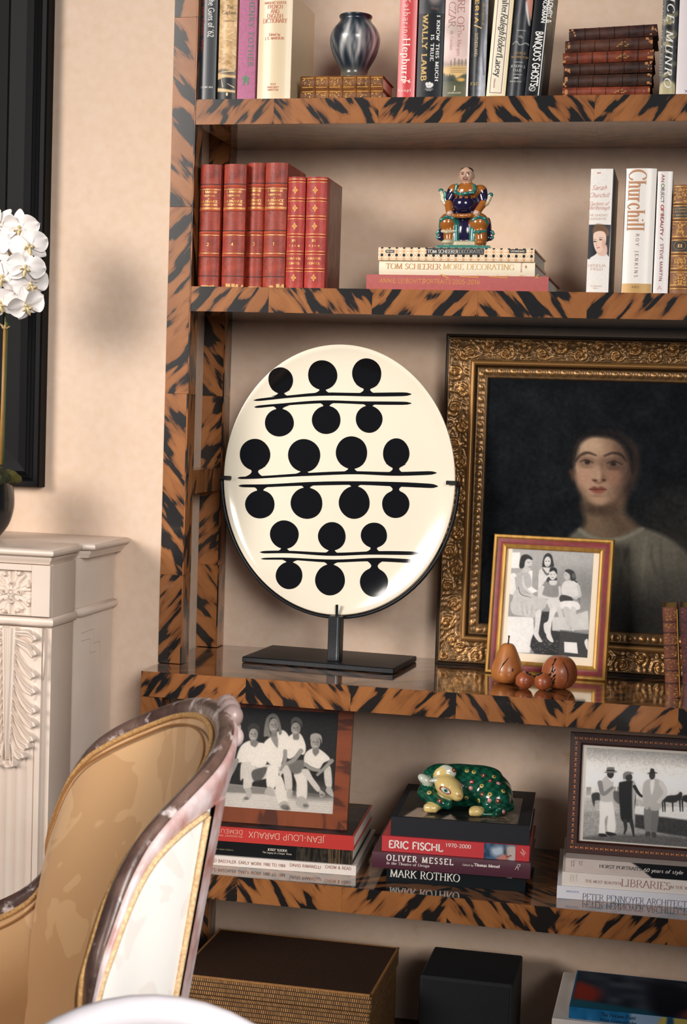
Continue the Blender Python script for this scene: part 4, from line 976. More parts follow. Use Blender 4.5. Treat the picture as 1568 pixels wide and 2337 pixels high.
for t, y, l, c, f_ in (("Sarah", 428, 33, 10, 'light'), ("Churchill", 445, 44, 10, 'light'), ("Duchess of", 464.5, 42, 8, 'light'), ("Marlborough", 474, 48, 8, 'light')): b.text(t, 1364.5-(y-520)*.02, y, l, c, (196, 96, 84), f_, 0, slant=.45, y0=-.0007)
for t, y, l, c in (("THE QUEEN'S", 491, 43, 4.4), ("FAVOURITE", 499.5, 39, 4.4), ("OPHELIA", 606, 39, 5.5), ("FIELD", 614, 27, 5.5), ("ST. MARTIN'S", 653, 25, 2.6), ("PRESS", 658, 12, 2.6)): b.text(t, 1363.5-(y-520)*.02, y, l, c, (206, 172, 160), 'serif', 0, y0=-.0007)
b.text("**", 1367, 395, 8, 5, (190, 60, 52), 'bold', 0, y0=-.0007)

b = Book("thick white book with tall copper title and a gold band at its foot", 'up', 1417.5, 1487, 384, 668, .010, Z2, .165, paper((240, 234, 226)), 'upright books at the right of the figurine', bulge=.005, pages=PAGESW)
b.strip(0, .078, mat('gold_cloth', rgb(190, 150, 92), .45, metal=.2), 'gold_band', .0004, .02, .98)
b.text("Churchill", 1453, 457, 133, 38, (190, 134, 92), 'didone', y0=-.0008); b.text("ROY JENKINS", 1453, 583, 95, 7, (150, 120, 112), 'serif', track=.5, y0=-.0008); b.text("ABU", 1450, 655, 16, 4, (130, 96, 52), 'sans', 0, y0=-.0009, track=.2)
MB().box(-b.W/2-.0006, -b.W/2-.0001, .004, .16, .002, b.H-.002).build('gap_shade_sheet', paper((24, 26, 30)), b.root)  # dark sheet paints the darkness of the gap onto the left board
b = Book("slim white book with red and green dotted title, beside the gilt leather volume", 'up', 1490, 1523.5, 391, 669, .012, Z2, .165, paper((238, 232, 228)), 'upright books at the right of the figurine', bulge=.002, pages=PAGESW)
for t, y, l, cl in (("AN", 407, 17, (150, 60, 56)), ("O", 424, 9, (110, 130, 60)), ("BJECT", 446, 32, (60, 56, 60)), ("O", 472.5, 9, (170, 30, 34)), ("F", 481, 7, (170, 80, 74)), ("BEAUTY", 512, 48, (150, 44, 42)), ("/", 545, 6, (150, 120, 120)), ("STEVE MARTIN", 599, 82, (136, 60, 58))): b.text(t, 1510.5-(y-520)*.022, y, l, 6.2, cl, 'bold' if l < 10 or 'BEA' in t else 'sans', y0=-.0007, track=.06)
b.text("A", 1505, 657, 10, 9, (226, 170, 160), 'light', 0, y0=-.0007)
b = Book("gilt-tooled brown leather volume numbered II at the shelf's right edge", 'up', 1527, 1580, 421, 670, .012, Z2, .15, leather('gilt_calf', (148, 96, 52), (104, 60, 34)), 'upright books at the right of the figurine', bulge=.006)
fy = lambda y: (671-y)/(671-421.)
for y in (466, 502, 544, 580, 617, 655): b.band(fy(y), .0014, LT, proud=.0012)
for y in (426, 462, 470, 498, 506, 540, 548, 576, 584, 613, 621, 651, 659): b.strip(fy(y), fy(y-1.2), GILT, 'gilt_line', .0005)
b.strip(fy(496), fy(471), ink((30, 30, 34)), 'title_label', .0004, .04, .96); b.strip(fy(574), fy(549), ink((30, 30, 34)), 'title_label', .0004, .04, .96)
b.text("LEONARD", 1553, 476, 32, 4, (206, 160, 90), 'serif', 0, y0=-.001); b.text("OEUVRES", 1553, 483, 32, 4, (206, 160, 90), 'serif', 0, y0=-.001); b.text("COMPLETES", 1553, 491, 34, 4, (206, 160, 90), 'serif', 0, y0=-.001); b.text("II", 1552, 561, 10, 7, (214, 170, 100), 'slab', 0, y0=-.001)
rg = MB(); xx, z_ = b.loc(1552, 561); rg.tube([(xx+.011*math.cos(t), -.0009, z_+.008*math.sin(t)) for t in np.linspace(0, 2*math.pi, 25)], .0006, 4, cap=False); rg.build('gilt_ring', GT, b.root)
r = random.Random(3); tl = MB()
for y0, y1 in ((430, 460), (508, 538), (586, 612), (623, 650)):
    cx, cz = b.loc(1552, (y0+y1)/2); hh = (y1-y0)*.00042
    for k in range(34):
        sx = abs(r.gauss(0, .5)); dz = r.uniform(-1, 1)*hh
        for s_ in (-1, 1):
            x = float(np.clip(cx+s_*sx*.014, -b.W/2+.003, b.W/2-.003)); q = r.uniform(.0005, .0014); y = float(b.yfun(np.array([x]), np.array([cz+dz]))[0])
            tl.box(x-q, x+q, y-.0005, y-.0001, cz+dz-q, cz+dz+q)
tag(tl.build('gilt_tooling', GT, b.root), kind='stuff')
# ---------------------------------------------------------------- frames
def glass_mat():
    m_ = bpy.data.materials.new('picture_glass'); m_.use_nodes = True; nt = m_.node_tree; nt.nodes.clear()
    N = nt.nodes.new; o = N('ShaderNodeOutputMaterial'); mx = N('ShaderNodeMixShader'); t = N('ShaderNodeBsdfTransparent'); g = N('ShaderNodeBsdfGlossy'); f = N('ShaderNodeFresnel')
    f.inputs[0].default_value = 1.45; g.inputs['Roughness'].default_value = .03; g.inputs['Color'].default_value = (.8, .8, .8, 1)
    nt.links.new(f.outputs[0], mx.inputs[0]); nt.links.new(t.outputs[0], mx.inputs[1]); nt.links.new(g.outputs[0], mx.inputs[2]); nt.links.new(mx.outputs[0], o.inputs[0])
    return m_
GLASS = glass_mat()
def moulding(name, parent, w, h, prof, m_, x0=0, z0=0, smooth=False):
    """mitred rectangle of moulding: prof = [(inward offset, y)], closed section"""
    V = []; F = []; n = len(prof)
    for (u, y) in prof:
        V += [(x0-w/2+u, y, z0+u), (x0+w/2-u, y, z0+u), (x0+w/2-u, y, z0+h-u), (x0-w/2+u, y, z0+h-u)]
    for i in range(n):
        j = (i+1) % n
        for k in range(4): F.append((4*i+k, 4*i+(k+1) % 4, 4*j+(k+1) % 4, 4*j+k))
    return MB().add(V, F).build(name, m_, parent, smooth=smooth, sharp=35 if smooth else None)
def pane(name, parent, w, h, z0, y, m_):
    return np_mesh(name, [(-w/2, y, z0), (w/2, y, z0), (w/2, y, z0+h), (-w/2, y, z0+h)], [(0, 1, 2, 3)], m_, parent)

# ---------------------------------------------------------------- oval plate on its stand
YP = .12
BLACK = mat('blackened_steel', rgb(20, 23, 27), .42, coat=0, spec=.35, bump=(200, .15))
sb = thing('plate_stand', 'black steel plate stand with a long flat foot, gripping the oval plate', 'stand', (.276, .158, ZC), (0, 0, R(-4.3)))
MB().box(-.163, .163, -.094, .094, .0005, .0125, .002).build('base_plate', BLACK, sb)
tp = Vector((.2975-.276, .105-.158, 0)); tp.rotate(Matrix.Rotation(R(4.3), 3, 'Z'))
MB().box(tp.x-.013, tp.x+.013, tp.y-.013, tp.y+.013, .0126, .105, .001).build('post', BLACK, sb)
MB().box(tp.x+.006, tp.x+.0085, tp.y-.0136, tp.y-.0131, .016, .104).build('pale_post_strip', mat('pale_steel', rgb(96, 104, 108), .35, metal=.6), sb)  # thin strip of paler steel down the post's front
pa, pb, pcx, pcz, pd = .2428, .277, .2876, 1.1825, .016
def plate_y(x, z):
    r2 = (x/pa)**2+(z/pb)**2
    return pd*(1-np.clip(r2, 0, 1)**3.5)
def world_in_stand(P):
    M = Matrix.Rotation(R(4.3), 3, 'Z'); out = []
    for p in P:
        v = Vector((p[0]-.276, p[1]-.158, p[2]-ZC)); v.rotate(M); out.append(tuple(v))
    return out
arm = [(pcx+(pa+.0072)*math.cos(t), YP+.008, pcz+(pb+.0075)*math.sin(t)) for t in np.linspace(math.pi*1.0, math.pi*2.0, 49)]
MB().tube(world_in_stand(arm), .0038, 8, flat=1.6).build('cradle_arm', BLACK, sb, smooth=True)
for s_, xx, zz in ((-1, at(512, 1090, Y=YP)[0], at(512, 1090, Y=YP)[2]), (1, at(1037, 1102, Y=YP)[0], at(1037, 1102, Y=YP)[2])):
    q = [(xx+s_*.004, YP+.008, zz), (xx+s_*.004, YP-.004, zz), (xx-s_*.016, YP-.005, zz)]
    MB().tube(world_in_stand(q), .0042, 6).build('clip', BLACK, sb)
q = [(.2965, YP+.02, .902), (.2965, YP-.006, .905), (.2965, YP-.007, .926)]
MB().tube(world_in_stand(q), .0031, 6).build('clip', BLACK, sb)

pl = thing('oval_plate', 'cream oval glazed plate painted with black discs on stems, held upright', 'plate', (pcx, YP, pcz))
V = []; F = []; nr, na = 30, 128
for i in range(nr+1):
    rho = i/nr
    for k in range(na):
        t = 2*math.pi*k/na; V.append((pa*rho*math.cos(t), 0, pb*rho*math.sin(t)))
V = np.array(V); V[:, 1] = plate_y(V[:, 0], V[:, 2])
F = [(i*na+k, (i+1)*na+k, (i+1)*na+(k+1) % na, i*na+(k+1) % na) for i in range(nr) for k in range(na)]
rim = [(1.0, 0), (1.006, .001), (1.008, .004), (1.004, .008), (.9, .018)]
b0 = len(V); ex = []
for s_, y in rim[1:]:
    for k in range(na):
        t = 2*math.pi*k/na; ex.append((pa*s_*math.cos(t), y, pb*s_*math.sin(t)))
ex2 = []
for i in range(nr-4, -1, -2):
    rho = i/nr
    for k in range(na):
        t = 2*math.pi*k/na; x, z = pa*rho*math.cos(t)*.92, pb*rho*math.sin(t)*.92; ex2.append((x, float(plate_y(x, z))+.009, z))
V = np.vstack([V, ex, ex2]); rings = [nr*na]+[b0+j*na for j in range(len(rim)-1+len(ex2)//na)]
for a, b in zip(rings[:-1], rings[1:]): F += [(a+k, b+k, b+(k+1) % na, a+(k+1) % na) for k in range(na)]
GLAZE = mat('cream_glaze', rgb(246, 236, 214), .12, coat=.7, noise=(14, .12), col2=rgb(238, 222, 192))
np_mesh('dish', V, F, GLAZE, pl, smooth=True)
INK = mat('black_glaze', rgb(20, 19, 20), .1, coat=.8)
def cp(cx, cy):
    p = at(330+cx/1.96, 740+cy/1.96, Y=YP+.02); return p[0]-pcx, p[2]-pcz
MS = .00089/1.96
def drape(name, polys):
    mb = MB()
    for k, (V2, F2) in enumerate(polys):
        V2 = np.array(V2); y = plate_y(V2[:, 0], V2[:, 1])-.0005-.0003*k
        mb.add([(x, float(yy), z) for (x, z), yy in zip(V2, y)], F2)
    return mb.build(name, INK, pl, smooth=True)
def disc(cx, cy, rx, ry):
    x, z = cp(cx, cy); V2 = [(x, z)]; F2 = []; n = 36
    for i in (1, 2, 3, 4):
        for k in range(n):
            t = 2*math.pi*k/n; V2.append((x+rx*MS*i/4*math.cos(t)*(1+.012*math.sin(3*t+cx)), z+ry*MS*i/4*math.sin(t)*(1+.015*math.sin(2*t+cy))))
    F2 = [(0, 1+k, 1+(k+1) % n) for k in range(n)]
    F2 += [(1+i*n+k, 1+(i+1)*n+k, 1+(i+1)*n+(k+1) % n, 1+i*n+(k+1) % n) for i in range(3) for k in range(n)]
    return V2, F2
def bar(pts, w0, w1):
    P = crom([cp(*p) for p in pts], 10); n = len(P); T = np.gradient(P, axis=0); T /= np.linalg.norm(T, axis=1, keepdims=True); N = np.stack([-T[:, 1], T[:, 0]], 1)
    t = np.linspace(0, 1, n); w_ = (w0+(w1-w0)*t)*MS/2*(1+.06*np.sin(t*17)); V2 = []; F2 = []
    cap = np.sqrt(np.clip(1-np.clip((1-np.arange(n)/2.)*1, 0, 1)**2, .05, 1)); w_ = w_*np.minimum(cap, cap[::-1])
    for i in range(n):
        for s_ in (-1, 0, 1): V2.append(tuple(P[i]+N[i]*w_[i]*s_))
    for i in range(n-1):
        for j in (0, 1): F2.append((3*i+j, 3*i+j+1, 3*i+j+4, 3*i+j+3))
    return V2, F2
def neck(cx, cy, r, ybar, up):
    x, z = cp(cx, cy); xb, zb = cp(cx, ybar); V2 = []; F2 = []; n = 14; z0 = z-up*r*MS*.72
    for i in range(n+1):
        t = i/n; hw = (14+(r*.72-14)*max(0, 1-t*1.9)**1.8+34*max(0, t*1.7-.7)**2.2)*MS; zz = z0+(zb-z0)*t
        for s_ in (-1, -.33, .33, 1): V2.append((x+hw*s_+(xb-x)*t, zz))
    for i in range(n):
        for j in range(3): F2.append((4*i+j, 4*i+j+1, 4*i+j+5, 4*i+j+4))
    return V2, F2
ROWS = [([(616, 252, 56, 60, 325), (800, 228, 68, 68, 312), (998, 222, 68, 70, 314)], [(497, 341), (640, 325), (800, 313), (1000, 315), (1197, 313)], 10, 18, 1),
        ([(606, 440, 68, 64, 362), (815, 428, 67, 65, 347), (1006, 425, 62, 61, 352)], [(499, 371), (600, 361), (800, 347), (1000, 352), (1197, 354)], 10, 15, -1),
        ([(498, 583, 71, 72, 684), (716, 587, 76, 76, 672), (928, 574, 73, 75, 664), (1127, 577, 61, 67, 669)], [(423, 687), (520, 684), (720, 672), (930, 664), (1120, 669), (1309, 664)], 10, 18, 1),
        ([(520, 805, 69, 66, 722), (727, 800, 75, 73, 714), (940, 797, 72, 74, 710), (1125, 805, 63, 63, 715)], [(427, 722), (540, 722), (720, 714), (930, 710), (1120, 715), (1315, 724)], 12, 21, -1),
        ([(628, 940, 68, 65, 1020), (840, 948, 65, 65, 1028), (1028, 943, 61, 58, 1022)], [(522, 1018), (650, 1018), (840, 1028), (1030, 1022), (1229, 1023)], 11, 17, 1),
        ([(652, 1122, 62, 62, 1050), (833, 1142, 70, 70, 1058), (1030, 1153, 66, 65, 1053)], [(527, 1047), (650, 1048), (840, 1058), (1030, 1052), (1226, 1059)], 8, 18, -1)]
for ds, bp_, w0, w1, up in ROWS:
    o = drape('painted_stem', [bar(bp_, w0, w1)])
    for cx, cy, rx, ry, yb in ds: drape('painted_disc', [disc(cx, cy, rx, ry), neck(cx, cy, ry, yb, up)]).parent = o

# ---------------------------------------------------------------- painted portrait in its carved gilt frame
YF = .236
fx0, fz1 = at(1022, 762, Y=YF)[0]-.001, at(1022, 762, Y=YF)[2]; fz0 = ZC+.0005
FW_, FB = .0905, .0905                                   # moulding width
FL = fz1-fz0; cx0 = fx0+FW_; cwid = .512; FWID = 2*FW_+cwid
pt = thing('painting', 'dark oil portrait of a woman in white in a wide carved gilt frame', 'painting', (fx0+FWID/2, YF, fz0))
def ornament(s, u, seed):
    """carved relief over the frame face: broad scrolling band, smooth ridge, narrow inner band (u from the outer edge, metres)"""
    base = np.interp(u, [0, .006, .008, .012, .03, .050, .0535, .0565, .0605, .0635, .0655, .068, .086, .0895, .0905], [.010, .010, .016, .013, .008, .009, .010, .0135, .0135, .010, .006, .0035, .002, .0025, -.004])
    h = np.zeros_like(s); per = .075
    for k, (c, uc, sg) in enumerate(((.2, .022, 1), (.7, .038, -1))):
        d = (s/per-c+.5) % 1-.5; x = d*per; y = u-uc; r = np.hypot(x, y); th = np.arctan2(y, x*sg)
        h += .0042*np.exp(-(r/.017)**4)*(.5+.5*np.cos(2*math.pi*r/.0105-th))
        h += .004*np.exp(-(r/.0042)**2)
    d = np.abs((s/per+.02*np.sin(u*300)) % .5-.25)
    h += .0022*np.exp(-((d*per-.006)/.003)**2)*(.5+.5*np.cos(u*420))
    rr = np.random.RandomState(seed); 
    h += .0012*np.sin(s*290+3*np.sin(u*260))*np.sin(u*410+2*np.sin(s*170))
    band = np.clip((u-.009)/.004, 0, 1)*np.clip((.052-u)/.004, 0, 1); h *= band
    d2 = (s/.026) % 1-.5; x = d2*.026; y = u-.077
    h2 = .0028*np.exp(-(np.hypot(x*.9, y*1.3)/.0072)**6)*(.6+.4*np.cos(np.hypot(x, y)/.0028))+.0018*np.exp(-((np.abs(x)-.0115)/.0017)**2)*np.exp(-(y/.004)**2)
    h += h2*np.clip((u-.067)/.003, 0, 1)*np.clip((.0885-u)/.003, 0, 1)
    return base, h
GILTF = attr_mat('old_gilding', .36, metal=.62, coat=.1)
def frame_side(name, L, place, ds=.0022, nu=46):
    ns = int(L/ds); V = []; U = np.linspace(0, FW_, nu)
    T, Ug = np.meshgrid(np.linspace(0, 1, ns+1), U, indexing='ij'); S = Ug+T*(L-2*Ug)
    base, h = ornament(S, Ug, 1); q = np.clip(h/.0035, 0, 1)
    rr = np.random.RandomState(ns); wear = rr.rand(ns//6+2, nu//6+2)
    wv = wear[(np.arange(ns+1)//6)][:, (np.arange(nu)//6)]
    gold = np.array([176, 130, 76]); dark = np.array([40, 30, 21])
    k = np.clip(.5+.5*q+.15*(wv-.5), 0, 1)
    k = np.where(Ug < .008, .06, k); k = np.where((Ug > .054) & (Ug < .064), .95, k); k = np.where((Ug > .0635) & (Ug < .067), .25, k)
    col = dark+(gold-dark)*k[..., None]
    P = place(S, Ug, -(base+h))
    i = np.arange((ns+1)*nu).reshape(ns+1, nu); F = np.stack([i[:-1, :-1], i[:-1, 1:], i[1:, 1:], i[1:, :-1]], -1).reshape(-1, 4)
    return np_mesh(name, P.reshape(-1, 3), F, GILTF, pt, smooth=True, cols=lin(col.reshape(-1, 3)/255.))
stk = lambda a, b, c: np.stack([a, b, c], -1)
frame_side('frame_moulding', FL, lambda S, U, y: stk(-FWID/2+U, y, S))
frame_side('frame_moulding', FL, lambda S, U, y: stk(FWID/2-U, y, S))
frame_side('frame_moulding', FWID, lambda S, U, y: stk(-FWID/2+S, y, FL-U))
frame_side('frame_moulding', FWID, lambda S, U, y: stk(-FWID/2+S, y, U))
moulding('frame_back', pt, FWID, FL, [(0, -.0098), (0, .055), (.02, .055), (.09, .01), (.09, .002), (.006, -.0095)], mat('dark_frame_wood', rgb(36, 28, 22), .6))
chh = FL-2*FB
im = Img(330, int(330*chh/cwid), src=[(398, 350), (1798, 372), (1745, 1898), (345, 1812)], base=(12, 17, 23))
im.ell(700, 1000, 560, 520, (20, 24, 27), 500, .7); im.ell(1500, 1250, 260, 260, (50, 46, 40), 260, .7); im.ell(1300, 620, 400, 300, (16, 19, 25), 300, .6)
im.noise(7, 20, 1).noise(5, 5, 2)
D_ = im.poly; E_ = im.ell; G_ = im.line
D_([(860, 860), (866, 780), (900, 710), (960, 672), (1050, 664), (1130, 690), (1190, 750), (1210, 830), (1200, 920), (1160, 980), (1120, 900)], (30, 26, 26), 30)
D_([(915, 1060), (1000, 1090), (1140, 1020), (1150, 1150), (1230, 1245), (1130, 1310), (960, 1310), (905, 1260), (930, 1200)], (124, 102, 80), 22)
D_([(1040, 1100), (1140, 1010), (1152, 1160), (1225, 1245), (1120, 1290), (1060, 1220)], (92, 74, 60), 40, .75)
E_(1000, 1120, 90, 36, (70, 54, 44), 40, .8)
D_([(840, 905), (850, 890), (866, 900), (872, 950), (856, 945)], (92, 62, 52), 12, .8)
D_([(872, 880), (872, 800), (895, 730), (950, 694), (1040, 690), (1110, 716), (1160, 770), (1172, 850), (1166, 930), (1140, 1000), (1090, 1062), (1020, 1098), (970, 1088), (925, 1048), (890, 980)], (196, 160, 130), 14)
D_([(1060, 700), (1180, 760), (1190, 900), (1150, 1010), (1080, 1085), (1040, 1060), (1080, 960), (1052, 900), (1080, 800)], (120, 90, 72), 60, .85); D_([(1120, 720), (1190, 790), (1190, 930), (1140, 1030), (1120, 960), (1140, 860)], (64, 50, 44), 50, .8); D_([(865, 900), (890, 1000), (940, 1070), (1000, 1100), (950, 1040), (905, 960)], (140, 108, 86), 24, .7)
E_(960, 745, 60, 40, (216, 182, 150), 40, .7); E_(930, 935, 44, 50, (206, 158, 132), 40, .7); E_(1090, 930, 40, 50, (170, 122, 100), 40, .7); E_(1010, 1062, 44, 26, (196, 158, 128), 24, .7)
E_(938, 840, 52, 26, (128, 96, 78), 26, .85); E_(1094, 846, 58, 30, (104, 78, 66), 28, .85)
E_(938, 848, 30, 10, (160, 132, 112), 8, .65); E_(1088, 856, 32, 10, (128, 104, 90), 8, .6)
E_(943, 845, 15, 12, (50, 42, 38), 8, .95); E_(1086, 853, 16, 12, (44, 36, 34), 8, .95); E_(938, 872, 36, 10, (150, 116, 94), 12, .6); E_(1088, 880, 40, 11, (104, 78, 64), 12, .7)
G_([(903, 842), (935, 831), (974, 846)], (5, 9, 5), (60, 46, 40), 6, .85); G_([(1050, 850), (1090, 836), (1134, 856)], (5, 9, 5), (52, 40, 36), 6, .85)
G_([(880, 836), (905, 803), (945, 788), (990, 803)], (9, 17, 9), (52, 40, 35), 11, .8); G_([(1036, 806), (1085, 788), (1130, 800), (1158, 836)], (10, 16, 7), (44, 34, 31), 11, .8)
D_([(1008, 820), (1040, 830), (1036, 900), (1052, 940), (1030, 962), (1000, 958)], (130, 96, 78), 18, .75); E_(1004, 920, 16, 40, (214, 176, 146), 16, .7)
E_(985, 952, 14, 7, (96, 58, 50), 7); E_(1034, 950, 12, 7, (86, 52, 46), 7); G_([(972, 944), (985, 962), (1010, 966), (1040, 956)], (5, 7, 5), (130, 86, 70), 8, .8)
D_([(956, 1004), (980, 988), (1000, 994), (1020, 988), (1046, 1004), (1000, 1010)], (122, 62, 54), 7, .9); D_([(958, 1006), (1000, 1010), (1044, 1006), (1020, 1028), (985, 1028)], (154, 84, 70), 8, .9); G_([(954, 1004), (1000, 1009), (1048, 1004)], 4, (84, 40, 38), 4); E_(1000, 1044, 30, 8, (150, 114, 92), 10, .7)
D_([(868, 860), (862, 790), (892, 712), (958, 664), (1060, 658), (1150, 704), (1200, 790), (1196, 900), (1176, 840), (1150, 765), (1100, 712), (1030, 692), (960, 692), (905, 735), (884, 800)], (28, 25, 26), 16)
D_([(700, 1812), (740, 1560), (800, 1400), (835, 1300), (905, 1238), (960, 1276), (1040, 1296), (1140, 1284), (1240, 1232), (1390, 1290), (1500, 1390), (1580, 1560), (1650, 1900), (1200, 1900)], (112, 107, 94), 14)
D_([(905, 1238), (960, 1276), (1040, 1296), (1140, 1284), (1240, 1232), (1250, 1250), (1140, 1306), (1040, 1318), (950, 1296), (895, 1256)], (136, 130, 114), 8)
for k, (a, b, c, d) in enumerate(((1080, 1330, 1010, 1560), (1180, 1320, 1120, 1620), (1270, 1290, 1260, 1640), (1350, 1300, 1390, 1640), (1420, 1350, 1500, 1700), (960, 1330, 900, 1560), (1130, 1350, 1180, 1560), (1300, 1330, 1330, 1500))):
    G_([(a, b), ((a+c)/2-14, (b+d)/2), (c, d)], (6, 26), (70, 67, 60) if k % 2 else (142, 136, 120), 22, .5)
E_(1300, 1800, 420, 220, (44, 43, 41), 220, .9); E_(1480, 1620, 120, 220, (74, 70, 63), 140, .6)
im.noise(5, 3, 9); im.a *= .86
im.sheet('canvas', (-cwid/2-.002, .004, FB+chh+.002), (cwid+.004, 0, 0), (0, 0, -chh-.004), CANVAS, pt)

# ---------------------------------------------------------------- framed photograph of four women
def lean_frame(name, label, cat, cx, cy, z, yaw, lean):
    return thing(name, label, cat, (cx, cy, z), (R(-lean), 0, R(yaw)))
GOLDF = mat('gold_leaf_frame', rgb(206, 158, 78), .38, metal=.45, noise=(70, .7), col2=rgb(150, 100, 44), nscale=(1, 1, .2))
REDF = mat('oxblood_frame', rgb(136, 34, 34), .45, noise=(80, .6), col2=rgb(96, 22, 26))
MATB = mat('cream_mount', rgb(240, 226, 204), .85)
f2 = lean_frame('framed_photograph', 'red and gold framed black and white photograph of four women, leaning against the painting', 'picture frame', .7255, .1465, ZC+.0006, -3.3, 10.0)
w2, h2 = .2475, .2875
a_, b_, c_ = .0085, .0195, .0285
moulding('outer_gold_moulding', f2, w2, h2, [(0, .018), (0, .004), (.002, 0), (.006, 0), (a_, .002), (a_, .018)], GOLDF)
moulding('red_moulding', f2, w2, h2, [(a_+.0001, .018), (a_+.0001, .003), ((a_+b_)/2, .0015), (b_, .003), (b_, .018)], REDF, smooth=True)
moulding('inner_gold_moulding', f2, w2, h2, [(b_+.0001, .018), (b_+.0001, .003), (b_+.003, .0015), (c_-.002, .003), (c_, .006), (c_, .018)], GOLDF)
pane('mount', f2, w2-2*c_+.002, h2-2*c_+.002, c_-.001, .0105, MATB)
im = Img(186, 250, src=[(228, 55), (1660, 120), (1552, 1958), (110, 1882)], base=(196, 192, 192))
D_, E_, G_ = im.poly, im.ell, im.line
im.vgrad([(184, 182, 182), (164, 162, 166), (150, 148, 152)])
D_([(1100, 560), (1700, 520), (1700, 1000), (1300, 900)], (140, 140, 144), 160, .8)
D_([(200, 170), (360, 170), (350, 440), (200, 440)], (238, 236, 232), 8, smooth=False); D_([(180, 560), (300, 560), (300, 860), (160, 860)], (232, 230, 226), 10)
D_([(460, 470), (580, 480), (570, 760), (680, 830), (560, 880), (480, 800)], (240, 238, 236), 8, smooth=False)
D_([(120, 1270), (600, 1280), (610, 1560), (540, 1890), (110, 1890)], (236, 234, 232), 8, smooth=False)
D_([(560, 1680), (700, 1300), (760, 1180), (900, 1180), (930, 1500), (1090, 1520), (1060, 1930), (620, 1900), (545, 1780)], (52, 58, 62), 10, smooth=False)
r = random.Random(6)
for k in range(60): E_(r.uniform(590, 1040), r.uniform(1640, 1880), r.uniform(6, 18), r.uniform(4, 12), r.choice([(120, 124, 126), (36, 40, 44), (150, 150, 150)]), 8, .7)
D_([(930, 1270), (1200, 1270), (1560, 1150), (1580, 1480), (940, 1500)], (214, 212, 210), 12, smooth=False)
# seated woman, left
for P in ([(275, 600), (300, 800), (215, 990), (240, 1230)], [(690, 500), (680, 700), (690, 920)], [(1090, 760), (1060, 920), (1100, 1150)], [(1420, 860), (1400, 1140)], [(600, 1290), (640, 1240), (760, 1160), (840, 1060)], [(740, 1170), (700, 1500)], [(1240, 1130), (1265, 1470)], [(780, 700), (750, 900)], [(1360, 690), (1440, 860), (1380, 970)]): G_(P, 14, (92, 90, 94), 10, .7)
D_([(220, 980), (300, 800), (560, 900), (760, 930), (840, 980), (830, 1080), (760, 1160), (640, 1240), (600, 1290), (400, 1260), (240, 1230), (190, 1100)], (206, 202, 202), 10)
for a in range(9): G_([(330+a*50, 1010+a*10), (380+a*38, 1240-a*6)], (3, 8), (150, 148, 150) if a % 2 else (234, 232, 230), 6, .8)
D_([(285, 600), (330, 510), (440, 480), (540, 560), (560, 740), (480, 800), (440, 900), (330, 830), (280, 740)], (190, 186, 186), 10); G_([(410, 590), (440, 760), (620, 930)], (40, 50, 24), (212, 208, 206), 8); G_([(330, 760), (380, 890), (560, 940)], (8, 12, 6), (90, 92, 96), 8)
D_([(640, 1200), (740, 1170), (700, 1500), (700, 1580), (760, 1690), (690, 1690), (600, 1560), (630, 1420)], (228, 224, 222), 6)
E_(500, 330, 76, 96, (216, 210, 208), 8); D_([(430, 400), (530, 420), (520, 500), (400, 510)], (206, 200, 198), 8)
D_([(345, 410), (362, 290), (400, 220), (480, 205), (560, 250), (578, 300), (500, 280), (450, 320), (430, 420), (380, 446)], (44, 46, 52), 8)
G_([(490, 336), (520, 346)], 8, (70, 66, 68), 4); G_([(550, 330), (566, 336)], 6, (80, 76, 78), 4); G_([(510, 420), (550, 412)], 8, (120, 96, 98), 5)
# standing woman
D_([(690, 500), (760, 430), (880, 440), (960, 560), (900, 700), (760, 720), (740, 930), (680, 920), (680, 700)], (222, 218, 216), 10); G_([(760, 450), (830, 540), (880, 520)], (26, 40, 24), (110, 110, 116), 10)
D_([(750, 400), (780, 240), (850, 180), (920, 220), (950, 340), (960, 400), (900, 420), (780, 420)], (56, 56, 62), 8); E_(845, 325, 58, 92, (222, 216, 212), 8)
for x in (820, 868): E_(x, 318, 13, 7, (70, 66, 68), 5)
G_([(830, 384), (862, 384)], 8, (140, 110, 110), 5)
# girl in front
D_([(780, 700), (860, 640), (1030, 640), (1090, 760), (1050, 920), (780, 880)], (150, 148, 150), 10); im.noise(5, 3, 8)
D_([(830, 670), (860, 590), (1000, 600), (1010, 640), (940, 660)], (70, 70, 76), 8); E_(940, 540, 66, 100, (224, 218, 214), 8); D_([(880, 500), (900, 430), (960, 420), (1010, 460), (1010, 540), (960, 480)], (46, 46, 52), 8)
for x in (910, 966): E_(x, 544, 12, 6, (70, 66, 68), 5)
G_([(915, 596), (962, 596)], 9, (130, 100, 100), 5); D_([(880, 650), (1010, 650), (990, 720), (900, 720)], (222, 216, 212), 8)
G_([(770, 760), (740, 900), (880, 950), (960, 960)], (44, 40, 40), (222, 218, 214), 8); G_([(1060, 760), (1060, 920), (960, 960)], (40, 36, 32), (214, 210, 206), 8)
D_([(840, 980), (1000, 940), (1080, 1000), (1100, 1150), (960, 1180), (880, 1120)], (220, 216, 214), 10)
D_([(900, 1130), (1010, 1120), (920, 1360), (880, 1420), (860, 1570), (800, 1530), (785, 1390), (860, 1330)], (230, 226, 224), 6); D_([(1020, 1120), (1100, 1140), (1150, 1320), (1250, 1470), (1180, 1480), (1060, 1300)], (214, 210, 208), 8); D_([(880, 1380), (920, 1360), (910, 1540), (960, 1690), (900, 1690), (830, 1590)], (232, 230, 228), 6)
